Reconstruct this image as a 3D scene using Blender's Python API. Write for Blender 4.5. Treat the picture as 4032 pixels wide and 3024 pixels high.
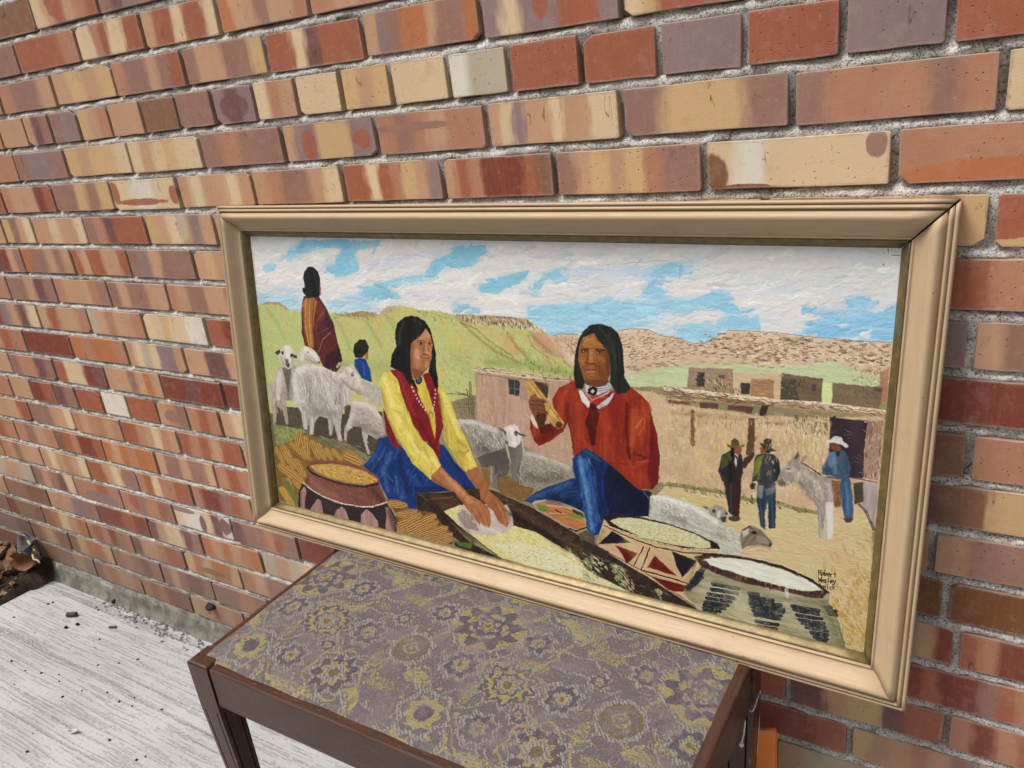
import bpy, bmesh, math, random
import numpy as np
from mathutils import Matrix, Vector

for o in list(bpy.data.objects):
    bpy.data.objects.remove(o)
SC = bpy.context.scene
COL = SC.collection
random.seed(11)

# ------------------------------------------------------------------ camera
cam_d = bpy.data.cameras.new("camera")
cam = bpy.data.objects.new("camera", cam_d)
COL.objects.link(cam)
FWD, RGT, UPV = (-0.515433, 0.779076, -0.356889), (0.851833, 0.511175, -0.114373), (-0.093328, 0.362961, 0.927119)
CAM = Vector((0.0, -0.94748, 1.25))
m = Matrix.Identity(4)
for r_ in range(3):
    m[r_][0] = RGT[r_]; m[r_][1] = UPV[r_]; m[r_][2] = -FWD[r_]; m[r_][3] = CAM[r_]
cam.matrix_world = m
cam_d.sensor_width = 36.0
cam_d.lens = 27.9021
cam_d.clip_start = 0.01
cam_d.clip_end = 500.0
SC.camera = cam

# ------------------------------------------------------------------ sky, sun, exposure
SUN_EL, SUN_AZ = math.radians(62), math.radians(226)     # azimuth clockwise from +Y
world = bpy.data.worlds.new("World")
SC.world = world
world.use_nodes = True
wn = world.node_tree
wn.nodes.clear()
w_out = wn.nodes.new("ShaderNodeOutputWorld")
w_bg = wn.nodes.new("ShaderNodeBackground")
w_sky = wn.nodes.new("ShaderNodeTexSky")
w_sky.sky_type = 'NISHITA'
w_sky.sun_disc = False
w_sky.sun_elevation = SUN_EL
w_sky.sun_rotation = SUN_AZ
w_sky.air_density = 1.0
w_sky.dust_density = 4.0
w_hsv = wn.nodes.new("ShaderNodeHueSaturation")          # overcast: a grey sky
w_hsv.inputs["Saturation"].default_value = 0.12
wn.links.new(w_sky.outputs[0], w_hsv.inputs["Color"])
wn.links.new(w_hsv.outputs[0], w_bg.inputs["Color"])
w_bg.inputs["Strength"].default_value = 0.05
wn.links.new(w_bg.outputs[0], w_out.inputs["Surface"])

sun_d = bpy.data.lights.new("sun", 'SUN')
sun_d.energy = 1.5
sun_d.angle = math.radians(22)
sun_d.color = (1.0, 0.97, 0.92)
sun = bpy.data.objects.new("sun", sun_d)
COL.objects.link(sun)
sd = Vector((math.sin(SUN_AZ) * math.cos(SUN_EL), math.cos(SUN_AZ) * math.cos(SUN_EL), math.sin(SUN_EL)))
sun.rotation_euler = sd.to_track_quat('Z', 'Y').to_euler()
sun.location = (0, -3, 5)

SC.view_settings.view_transform = 'Standard'
SC.view_settings.look = 'None'
SC.view_settings.exposure = 1.16
SC.view_settings.gamma = 1.0
SC.view_settings.use_curve_mapping = False
SC.render.engine = 'CYCLES'
SC.cycles.max_bounces = 6
SC.cycles.diffuse_bounces = 4

# ------------------------------------------------------------------ helpers
PW, PH = 1680, 820

def srgb_lin(c):
    c = np.asarray(c, np.float32)
    return np.where(c <= 0.04045, c / 12.92, ((c + 0.055) / 1.055) ** 2.4)

def hexcol(h):
    return np.array([int(h[i:i + 2], 16) / 255.0 for i in (0, 2, 4)], np.float32)

def smooth_noise(rng, h, w, sy, sx):
    """bilinear value noise, cell sy by sx pixels, range about -1..1"""
    gh, gw = int(h / sy) + 3, int(w / sx) + 3
    g = rng.uniform(-1, 1, (gh, gw)).astype(np.float32)
    y = np.arange(h, dtype=np.float32) / sy
    x = np.arange(w, dtype=np.float32) / sx
    y0 = y.astype(int); x0 = x.astype(int)
    fy = (y - y0)[:, None]; fx = (x - x0)[None, :]
    fy = fy * fy * (3 - 2 * fy); fx = fx * fx * (3 - 2 * fx)
    a = g[y0][:, x0]; b = g[y0][:, x0 + 1]; c = g[y0 + 1][:, x0]; d = g[y0 + 1][:, x0 + 1]
    return (a * (1 - fx) + b * fx) * (1 - fy) + (c * (1 - fx) + d * fx) * fy

def shear(n, k):
    h, w = n.shape
    yy = np.arange(h)[:, None]; xx = np.arange(w)[None, :]
    return n[yy, (xx + (k * yy).astype(int)) % w]

def paint_canvas(ops):
    rng = np.random.default_rng(7)
    fine = smooth_noise(rng, PH, PW, 3, 3) * .6 + smooth_noise(rng, PH, PW, 7, 7) * .5
    med = smooth_noise(rng, PH, PW, 26, 34) * .7 + smooth_noise(rng, PH, PW, 9, 12) * .45
    hor = smooth_noise(rng, PH, PW, 5, 46) * .7 + smooth_noise(rng, PH, PW, 14, 60) * .5
    ver = smooth_noise(rng, PH, PW, 44, 6) * .7 + smooth_noise(rng, PH, PW, 60, 16) * .5
    NOI = {'f': fine, 'm': med, 'h': hor + .2 * fine, 'v': ver + .2 * fine,
           'd': shear(ver, 0.55) + .2 * fine, 'u': shear(ver, -0.8) + .2 * fine}
    wx = smooth_noise(rng, PH, PW, 6, 6) * .8 + smooth_noise(rng, PH, PW, 22, 22) * 1.0
    wy = smooth_noise(rng, PH, PW, 6, 6) * .8 + smooth_noise(rng, PH, PW, 22, 22) * 1.0
    GX = np.arange(PW, dtype=np.float32)[None, :] + wx
    GY = np.arange(PH, dtype=np.float32)[:, None] + wy
    img = np.zeros((PH, PW, 3), np.float32)
    hgt = np.zeros((PH, PW), np.float32)

    def box(pts, m):
        x0 = max(0, int(pts[:, 0].min() - m)); x1 = min(PW, int(pts[:, 0].max() + m) + 1)
        y0 = max(0, int(pts[:, 1].min() - m)); y1 = min(PH, int(pts[:, 1].max() + m) + 1)
        return x0, x1, y0, y1

    def inside(pts, X, Y):
        r = np.zeros(X.shape, bool); n = len(pts)
        for i in range(n):
            xa, ya = pts[i]; xb, yb = pts[(i + 1) % n]
            if ya == yb:
                continue
            c = (ya > Y) != (yb > Y)
            r ^= c & (X < (xb - xa) * (Y - ya) / (yb - ya) + xa)
        return r

    def blur1(m):
        p = np.pad(m, 1, mode='edge')
        m = (p[:-2, 1:-1] + p[2:, 1:-1] + 2 * p[1:-1, 1:-1]) / 4
        p = np.pad(m, 1, mode='edge')
        return (p[1:-1, :-2] + p[1:-1, 2:] + 2 * p[1:-1, 1:-1]) / 4

    def dab(xa, ya, xb, yb, w, col, a):
        pts = np.array([[xa, ya], [xb, yb]], np.float32)
        x0, x1, y0, y1 = box(pts, w + 3)
        if x1 <= x0 or y1 <= y0:
            return
        X = GX[y0:y1, x0:x1]; Y = GY[y0:y1, x0:x1]
        dx, dy = xb - xa, yb - ya; L = dx * dx + dy * dy + 1e-6
        t = np.clip(((X - xa) * dx + (Y - ya) * dy) / L, 0, 1)
        d = np.hypot(X - xa - t * dx, Y - ya - t * dy)
        m = np.clip(w / 2 - d + .5, 0, 1) * a
        if clip is not None:
            m = m * clip[y0:y1, x0:x1]
        m = m * np.clip(.85 + .5 * fine[y0:y1, x0:x1], 0, 1)
        img[y0:y1, x0:x1] += m[..., None] * (col - img[y0:y1, x0:x1])
        hgt[y0:y1, x0:x1] += m * np.clip(1 - d / (w / 2 + .1), 0, 1) * .5

    clip = None
    for op in ops:
        k = op[0]
        pts = np.array(op[1], np.float32).reshape(-1, 2) / 2.0
        if k == 'P':
            _, _, c1, c2, kind, amt = op
            x0, x1, y0, y1 = box(pts, 5)
            if x1 <= x0 or y1 <= y0:
                continue
            m = inside(pts, GX[y0:y1, x0:x1], GY[y0:y1, x0:x1]).astype(np.float32)
            m = blur1(blur1(m))
            n = NOI[kind][y0:y1, x0:x1]
            f = np.clip(.5 + n * .9, 0, 1)[..., None]
            col = hexcol(c1) * (1 - f) + hexcol(c2) * f
            img[y0:y1, x0:x1] += m[..., None] * (col - img[y0:y1, x0:x1])
            hgt[y0:y1, x0:x1] = hgt[y0:y1, x0:x1] * (1 - m * .7) + m * (.12 * n)
        elif k == 'S':
            _, _, w, c, a = op
            col = hexcol(c)
            for i in range(len(pts) - 1):
                dab(pts[i, 0], pts[i, 1], pts[i + 1, 0], pts[i + 1, 1], max(w / 2.0, 1.0), col, a)
        elif k == 'K':
            clip = None
            if len(pts):
                clip = np.zeros((PH, PW), np.float32)
                x0, x1, y0, y1 = box(pts, 5)
                clip[y0:y1, x0:x1] = blur1(inside(pts, GX[y0:y1, x0:x1], GY[y0:y1, x0:x1]).astype(np.float32))
        elif k == 'G':
            _, _, w, c, a = op
            w = max(w / 2.0, 1.0)
            x0, x1, y0, y1 = box(pts, w * 2.2 + 2)
            if x1 <= x0 or y1 <= y0:
                continue
            X = GX[y0:y1, x0:x1]; Y = GY[y0:y1, x0:x1]
            d = np.full((y1 - y0, x1 - x0), 1e9, np.float32)
            for i in range(len(pts) - 1):
                (xa, ya), (xb, yb) = pts[i], pts[i + 1]
                dx, dy = xb - xa, yb - ya
                t = np.clip(((X - xa) * dx + (Y - ya) * dy) / (dx * dx + dy * dy + 1e-6), 0, 1)
                d = np.minimum(d, np.hypot(X - xa - t * dx, Y - ya - t * dy))
            m = np.exp(-(d / w) ** 2) * a * np.clip(.9 + .5 * fine[y0:y1, x0:x1], 0, 1)
            if clip is not None:
                m = m * clip[y0:y1, x0:x1]
            img[y0:y1, x0:x1] += m[..., None] * (hexcol(c) - img[y0:y1, x0:x1])
        elif k == 'M':
            _, _, n, ln, w, ang, a = op
            lo = pts.min(0); hi = pts.max(0)
            c = rng.uniform(lo, hi, (n * 2, 2)).astype(np.float32)
            c = c[inside(pts, c[:, 0], c[:, 1])][:n]
            for (x, y) in c:
                xi, yi = int(x), int(y)
                if not (2 <= xi < PW - 2 and 2 <= yi < PH - 2):
                    continue
                t = math.radians(ang + rng.normal(0, 18))
                l = ln / 4.0 * rng.uniform(.5, 1.2)
                col = img[yi, xi] * (1 + rng.normal(0, .035))
                dab(x - math.cos(t) * l, y - math.sin(t) * l, x + math.cos(t) * l, y + math.sin(t) * l, w / 2.0 * rng.uniform(.5, 1.2), col, a)
        elif k == 'D':
            _, _, n, ln, w, ang, cols, a = op
            cs = [hexcol(c) for c in cols]
            lo = pts.min(0); hi = pts.max(0)
            c = rng.uniform(lo, hi, (n * 3, 2)).astype(np.float32)
            ok = inside(pts, c[:, 0], c[:, 1])
            c = c[ok][:n]
            for (x, y) in c:
                t = math.radians(ang + rng.normal(0, 14))
                l = ln / 4.0 * rng.uniform(.5, 1.3)
                dx, dy = math.cos(t) * l, math.sin(t) * l
                col = cs[rng.integers(len(cs))] + rng.normal(0, .012, 3).astype(np.float32)
                dab(x - dx, y - dy, x + dx, y + dy, max(1.0, w / 2.0 * rng.uniform(.6, 1.3)), col, a * rng.uniform(.6, 1))
    # crisper strokes, fuller range
    soft = img.copy()
    for _ in range(2):
        soft = np.stack([blur1(soft[..., q]) for q in range(3)], -1)
    img += .7 * (img - soft)
    img = (img - .52) * 1.10 + .52
    # brush texture over everything
    img *= (1 + .02 * fine + .012 * hor)[..., None]
    cracks = np.clip(np.abs(smooth_noise(rng, PH, PW, 9, 40)) * 14, 0, 1)
    keep = smooth_noise(rng, PH, PW, 30, 50) > .45
    img *= 1 - (.05 * (1 - cracks) * keep)[..., None]
    hgt = hgt + .14 * fine + .16 * hor - .2 * (1 - cracks) * keep
    return np.clip(img, 0, 1), hgt


def lin(h, k=1.0):
    return tuple(float(v) * k for v in srgb_lin(hexcol(h)))

def link(name, me, parent=None, mat=None):
    o = bpy.data.objects.new(name, me)
    COL.objects.link(o)
    if mat is not None:
        me.materials.append(mat)
    if parent is not None:
        o.parent = parent
    return o

def empty(name, label, cat, loc=(0, 0, 0), group=None):
    o = bpy.data.objects.new(name, None)
    COL.objects.link(o)
    o.location = loc
    o.empty_display_size = 0.05
    o['label'] = label; o['category'] = cat
    if group:
        o['group'] = group
    return o

def tag(o, label, cat, group=None):
    o['label'] = label; o['category'] = cat
    if group:
        o['group'] = group
    return o

def mesh(name, verts, faces, smooth=False):
    me = bpy.data.meshes.new(name)
    me.from_pydata([tuple(v) for v in verts], [], [tuple(f) for f in faces])
    me.update()
    if smooth:
        me.polygons.foreach_set('use_smooth', [True] * len(me.polygons))
    return me

def np_mesh(name, V, F, smooth=True):
    me = bpy.data.meshes.new(name)
    me.vertices.add(len(V)); me.vertices.foreach_set('co', np.ascontiguousarray(V, np.float32).ravel())
    n = len(F)
    me.loops.add(n * 4); me.loops.foreach_set('vertex_index', np.ascontiguousarray(F, np.int32).ravel())
    me.polygons.add(n)
    me.polygons.foreach_set('loop_start', np.arange(0, n * 4, 4, dtype=np.int32))
    me.polygons.foreach_set('loop_total', np.full(n, 4, np.int32))
    if smooth:
        me.polygons.foreach_set('use_smooth', np.ones(n, bool))
    me.update(calc_edges=True)
    me.validate()
    return me

def grid_faces(ny, nx):
    a = np.arange(ny * nx).reshape(ny, nx)
    return np.stack([a[:-1, :-1], a[:-1, 1:], a[1:, 1:], a[1:, :-1]], -1).reshape(-1, 4)

class Mat:
    """small node-material builder"""
    def __init__(self, name):
        self.m = bpy.data.materials.new(name)
        self.m.use_nodes = True
        self.t = self.m.node_tree
        self.t.nodes.clear()
        self.out = self.n("ShaderNodeOutputMaterial")
        self.b = self.n("ShaderNodeBsdfPrincipled")
        self.t.links.new(self.b.outputs[0], self.out.inputs[0])
    def n(self, k, **kw):
        x = self.t.nodes.new(k)
        for a, v in kw.items():
            setattr(x, a, v)
        return x
    def put(self, sock, v):
        if v is None:
            return
        if hasattr(v, 'is_linked') or isinstance(v, bpy.types.NodeSocket):
            self.t.links.new(v, sock)
        else:
            sock.default_value = v
    def math(self, op, a, b=None, c=None, clamp=False):
        x = self.n("ShaderNodeMath", operation=op, use_clamp=clamp)
        self.put(x.inputs[0], a); self.put(x.inputs[1], b)
        if c is not None:
            self.put(x.inputs[2], c)
        return x.outputs[0]
    def mix(self, f, a, b, mode='MIX'):
        x = self.n("ShaderNodeMix", data_type='RGBA', blend_type=mode)
        x.clamp_factor = True
        self.put(x.inputs[0], f)
        self.put(x.inputs[6], a if not isinstance(a, tuple) else (*a[:3], 1)); self.put(x.inputs[7], b if not isinstance(b, tuple) else (*b[:3], 1))
        return x.outputs[2]
    def pos(self, scale=(1, 1, 1), local=False):
        if local:
            p = self.n("ShaderNodeTexCoord").outputs['Object']
        else:
            p = self.n("ShaderNodeNewGeometry").outputs['Position']
        x = self.n("ShaderNodeMapping")
        self.put(x.inputs['Vector'], p)
        x.inputs['Scale'].default_value = scale
        return x.outputs[0]
    def noise(self, vec, scale, detail=4, rough=.55, dist=0.0):
        x = self.n("ShaderNodeTexNoise")
        self.put(x.inputs['Vector'], vec)
        x.inputs['Scale'].default_value = scale; x.inputs['Detail'].default_value = detail
        x.inputs['Roughness'].default_value = rough; x.inputs['Distortion'].default_value = dist
        return x.outputs['Fac']
    def voro(self, vec, scale, feature='F1', out='Distance', rnd=1.0):
        x = self.n("ShaderNodeTexVoronoi", feature=feature)
        self.put(x.inputs['Vector'], vec)
        x.inputs['Scale'].default_value = scale
        x.inputs['Randomness'].default_value = rnd
        return x.outputs[out]
    def ramp(self, f, a, b, lo=0.0, hi=1.0):
        x = self.n("ShaderNodeMapRange", interpolation_type='SMOOTHSTEP')
        self.put(x.inputs[0], f)
        x.inputs[1].default_value = a; x.inputs[2].default_value = b
        x.inputs[3].default_value = lo; x.inputs[4].default_value = hi
        return x.outputs[0]
    def attr(self, name, kind='OBJECT'):
        return self.n("ShaderNodeAttribute", attribute_name=name, attribute_type=kind)
    def bump(self, h, strength=.5, dist=.001, normal=None):
        x = self.n("ShaderNodeBump")
        x.inputs['Strength'].default_value = strength; x.inputs['Distance'].default_value = dist
        self.put(x.inputs['Height'], h); self.put(x.inputs['Normal'], normal)
        return x.outputs[0]
    def set(self, color=None, rough=None, metal=None, normal=None, spec=None):
        if color is not None:
            self.put(self.b.inputs['Base Color'], color if not isinstance(color, tuple) else (*color[:3], 1))
        if rough is not None: self.put(self.b.inputs['Roughness'], rough)
        if metal is not None: self.put(self.b.inputs['Metallic'], metal)
        if normal is not None: self.put(self.b.inputs['Normal'], normal)
        if spec is not None: self.put(self.b.inputs['Specular IOR Level'], spec)
        return self.m

# ------------------------------------------------------------------ materials
KA = 0.72      # photographed colour to base colour
PAL = {k: lin(v, .92) for k, v in dict(C='e3c69e', Y='d6af7e', T='ca9c7a', S='bd8467', R='a96045', D='863f2f', O='c07448',
       M='9e7464', P='967a78', K='7a504c', W='e6dccb', G='c6b59c', B='8c6248', N='7a4a24').items()}

def brick_common(M, base, u=None, v=None):
    w = M.pos()
    streak = M.noise(M.pos((1, 1, .10)), 260, 3, .6)
    broad = M.noise(w, 28, 4, .6)
    fine = M.noise(w, 700, 2, .6)
    c = M.mix(M.ramp(streak, .42, .78, 0, .06), base, (.62, .47, .34))
    c = M.mix(M.ramp(broad, .54, .8, 0, .32), c, (.22, .13, .095))
    c = M.mix(M.ramp(fine, .3, .8, .0, .10), c, (.10, .06, .045))
    vd = M.voro(w, 150, 'F1', 'Distance')
    vc = M.voro(w, 150, 'F1', 'Color')
    pit = M.math('MULTIPLY', M.ramp(M.math('ADD', vd, M.math('MULTIPLY', fine, .22)), .14, .30, 1, 0), M.ramp(vc, .56, .70, 0, 1))
    c = M.mix(M.math('MULTIPLY', pit, .8), c, (.045, .03, .028))
    mott = M.noise(w, 75, 4, .7)
    c = M.mix(M.ramp(mott, .60, .76, 0, .32), c, (.13, .08, .06))
    c = M.mix(M.ramp(mott, .24, .40, .28, 0), c, (.66, .52, .40))
    soot = M.math('MULTIPLY', M.ramp(M.noise(w, 34, 5, .7, .6), .63, .72), M.ramp(M.noise(w, 5, 2), .45, .6, .15, .8))
    c = M.mix(soot, c, (.06, .042, .036))
    ck = M.math('ABSOLUTE', M.math('SUBTRACT', M.noise(M.pos((1, 1, .16)), 30, 4, .6, .3), .5))
    ck = M.math('MULTIPLY', M.ramp(ck, .0, .010, 1, 0), M.ramp(M.noise(w, 17, 3, .6), .58, .64))
    c = M.mix(M.math('MULTIPLY', ck, .75), c, (.05, .03, .025))
    dust = M.ramp(M.noise(w, 46, 5, .7), .48, .70, 0, .12)
    c = M.mix(dust, c, (.56, .47, .39))
    # scuffs: sparse dark dashes along the length
    sc = M.ramp(M.noise(M.pos((.16, 1, 1.3)), 330, 2, .5), .70, .76, 0, 1)
    sc = M.math('MULTIPLY', sc, M.ramp(M.noise(w, 9, 2), .52, .62, 0, .6))
    c = M.mix(sc, c, (.07, .05, .045))
    h = M.math('ADD', M.math('MULTIPLY', fine, .5), M.math('SUBTRACT', M.math('MULTIPLY', broad, .8), M.math('MULTIPLY', pit, 1.2)))
    return c, h, w, streak

def make_brick_mat():
    M = Mat("brick_fired_clay")
    uv = M.n("ShaderNodeUVMap"); uv.uv_map = "UVMap"
    sep = M.n("ShaderNodeSeparateXYZ"); M.put(sep.inputs[0], uv.outputs[0])
    U, V = sep.outputs[0], sep.outputs[1]
    wob = M.noise(M.pos((1, 1, .35)), 45, 3, .6)
    wob2 = M.noise(M.pos((1, 1, .12)), 190, 2, .6)
    d = M.math('ADD', M.math('MULTIPLY', M.math('SUBTRACT', wob, .5), .16), M.math('MULTIPLY', M.math('SUBTRACT', wob2, .5), .06))
    u = M.math('ADD', U, d)
    n = M.attr('bands').outputs['Fac']
    un = M.math('MULTIPLY', u, n)
    c = M.attr('c0').outputs['Color']
    for i in range(1, 9):
        f = M.ramp(M.math('SUBTRACT', un, float(i)), -.30, .30, 0, 1)
        c = M.mix(f, c, M.attr('c%d' % i).outputs['Color'])
    for i in range(3):
        p = M.n("ShaderNodeSeparateXYZ"); M.put(p.inputs[0], M.attr('bp%d' % i).outputs['Vector'])
        q = M.n("ShaderNodeSeparateXYZ"); M.put(q.inputs[0], M.attr('bq%d' % i).outputs['Vector'])
        dx = M.math('MULTIPLY', M.math('SUBTRACT', U, p.outputs[0]), q.outputs[0])
        dy = M.math('MULTIPLY', M.math('SUBTRACT', V, p.outputs[1]), q.outputs[1])
        dd = M.math('SQRT', M.math('ADD', M.math('MULTIPLY', dx, dx), M.math('MULTIPLY', dy, dy)))
        dd = M.math('ADD', dd, M.math('MULTIPLY', M.math('SUBTRACT', wob, .5), .9))
        f = M.math('MULTIPLY', M.ramp(dd, .82, 1.02, 1, 0), q.outputs[2])
        c = M.mix(f, c, M.attr('bc%d' % i).outputs['Color'])
    c, h, w, streak = brick_common(M, c)
    # paler fired skin at the long edges, mortar smears at the rim
    e = M.math('MINIMUM', M.math('MULTIPLY', V, M.math('SUBTRACT', 1.0, V)), .25)
    rim = M.ramp(M.math('ADD', e, M.math('MULTIPLY', M.math('SUBTRACT', M.noise(w, 130, 4, .7), .5), .16)), .0, .07, .55, 0)
    c = M.mix(rim, c, (.37, .29, .22))
    eu = M.math('MULTIPLY', U, M.math('SUBTRACT', 1.0, U))
    rim2 = M.ramp(M.math('ADD', eu, M.math('MULTIPLY', M.math('SUBTRACT', M.noise(w, 110, 4, .7), .5), .07)), .0, .026, .5, 0)
    c = M.mix(rim2, c, (.33, .26, .20))
    # grime near the ground
    sp = M.n("ShaderNodeSeparateXYZ"); M.put(sp.inputs[0], w)
    gr = M.ramp(M.math('ADD', sp.outputs[2], M.math('MULTIPLY', M.noise(w, 14, 5, .65), -.30)), -.12, .34, .68, 0)
    c = M.mix(gr, c, (.17, .125, .085))
    return M.set(c, rough=M.ramp(streak, .2, .8, .52, .68), normal=M.bump(h, .5, .0016), spec=.3)

def make_infill_mat():
    M = Mat("brick_fired_clay_far")
    c = M.attr('col', 'GEOMETRY').outputs['Color']
    c, h, w, streak = brick_common(M, c)
    return M.set(c, rough=.6, normal=M.bump(h, .5, .0016), spec=.3)

def make_mortar_mat():
    M = Mat("lime_mortar")
    w = M.pos()
    a = M.noise(w, 60, 5, .65); b = M.noise(w, 420, 4, .7); g = M.noise(w, 9, 3, .6)
    c = M.mix(M.ramp(a, .3, .7), (.46, .425, .375), (.76, .73, .67))
    c = M.mix(M.ramp(b, .50, .64, 0, .9), c, (.10, .09, .078))
    c = M.mix(M.ramp(b, .2, .42, .4, 0), c, (.76, .73, .68))
    c = M.mix(M.ramp(g, .5, .7, 0, .5), c, (.17, .15, .125))
    pit = M.ramp(M.voro(w, 260), .10, .26, 1, 0)
    c = M.mix(M.math('MULTIPLY', M.math('MULTIPLY', pit, .9), M.ramp(a, .42, .58)), c, (.04, .035, .03))
    crack = M.ramp(M.voro(M.pos((1, 1, .45)), 46, 'DISTANCE_TO_EDGE'), .0, .035, .7, 0)
    c = M.mix(M.math('MULTIPLY', crack, M.ramp(g, .42, .6)), c, (.06, .05, .045))
    sp = M.n("ShaderNodeSeparateXYZ"); M.put(sp.inputs[0], w)
    gr = M.ramp(M.math('ADD', sp.outputs[2], M.math('MULTIPLY', M.noise(w, 14, 5, .65), -.22)), -.08, .25, .72, 0)
    c = M.mix(gr, c, (.15, .13, .105))
    h = M.math('SUBTRACT', M.math('ADD', M.math('MULTIPLY', b, 1.0), M.math('MULTIPLY', a, 1.5)), M.math('MULTIPLY', pit, .8))
    return M.set(c, rough=.95, normal=M.bump(h, .9, .0022), spec=.15)

MAT_BRICK = make_brick_mat()
MAT_INFILL = make_infill_mat()
MAT_MORTAR = make_mortar_mat()

# ------------------------------------------------------------------ brick wall
PITCH = 0.0677
GZ = 0.026                     # top of the pavement
Z0 = 1.22777                      # height of the bed joint centre with index 0
BH = 0.0555                    # brick height
HJ = 0.0085                    # head joint
wall = empty("brick_wall", "banded red, cream and purple brick wall with thick pale grey mortar joints", "wall", (-1.0, 0, 0))
WALL_INV = Matrix.Translation((1.0, 0, 0))

def brick_mesh(L, h, rng):
    c = .0018
    base = [(c, 0), (L * .33, 0), (L * .67, 0), (L - c, 0), (L, c), (L, h - c), (L - c, h), (L * .67, h), (L * .33, h), (c, h), (0, h - c), (0, c)]
    j = [(x + rng.uniform(-.0006, .0006), z + rng.uniform(-.0007, .0007)) for x, z in base]
    if rng.random() < .5:       # a chipped corner
        k = rng.choice([0, 3, 6, 9]); s = rng.uniform(.003, .011)
        x, z = j[k]; j[k] = (x + (s if x < L / 2 else -s), z)
        k2 = {0: 11, 3: 4, 6: 5, 9: 10}[k]; x, z = j[k2]; j[k2] = (x, z + (s * .7 if z < h / 2 else -s * .7))
    cx, cz = L / 2, h / 2
    V = []
    for inset, y in ((.0008, 0.0), (0.0, .0009), (0.0, .016)):
        for x, z in j:
            V.append((x + (inset if x < cx else -inset), y, z + (inset if z < cz else -inset)))
    F = [tuple(range(12))]
    for r in range(2):
        for i in range(12):
            k = (i + 1) % 12
            F.append((r * 12 + i, r * 12 + 12 + i, r * 12 + 12 + k, r * 12 + k))
    me = mesh("brick", V, F)
    uvl = me.uv_layers.new(name="UVMap")
    uv = np.empty(len(me.loops) * 2, np.float32)
    for i, lp in enumerate(me.loops):
        v = V[lp.vertex_index]
        uv[2 * i] = v[0] / L; uv[2 * i + 1] = v[2] / h
    uvl.data.foreach_set('uv', uv)
    return me

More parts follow.
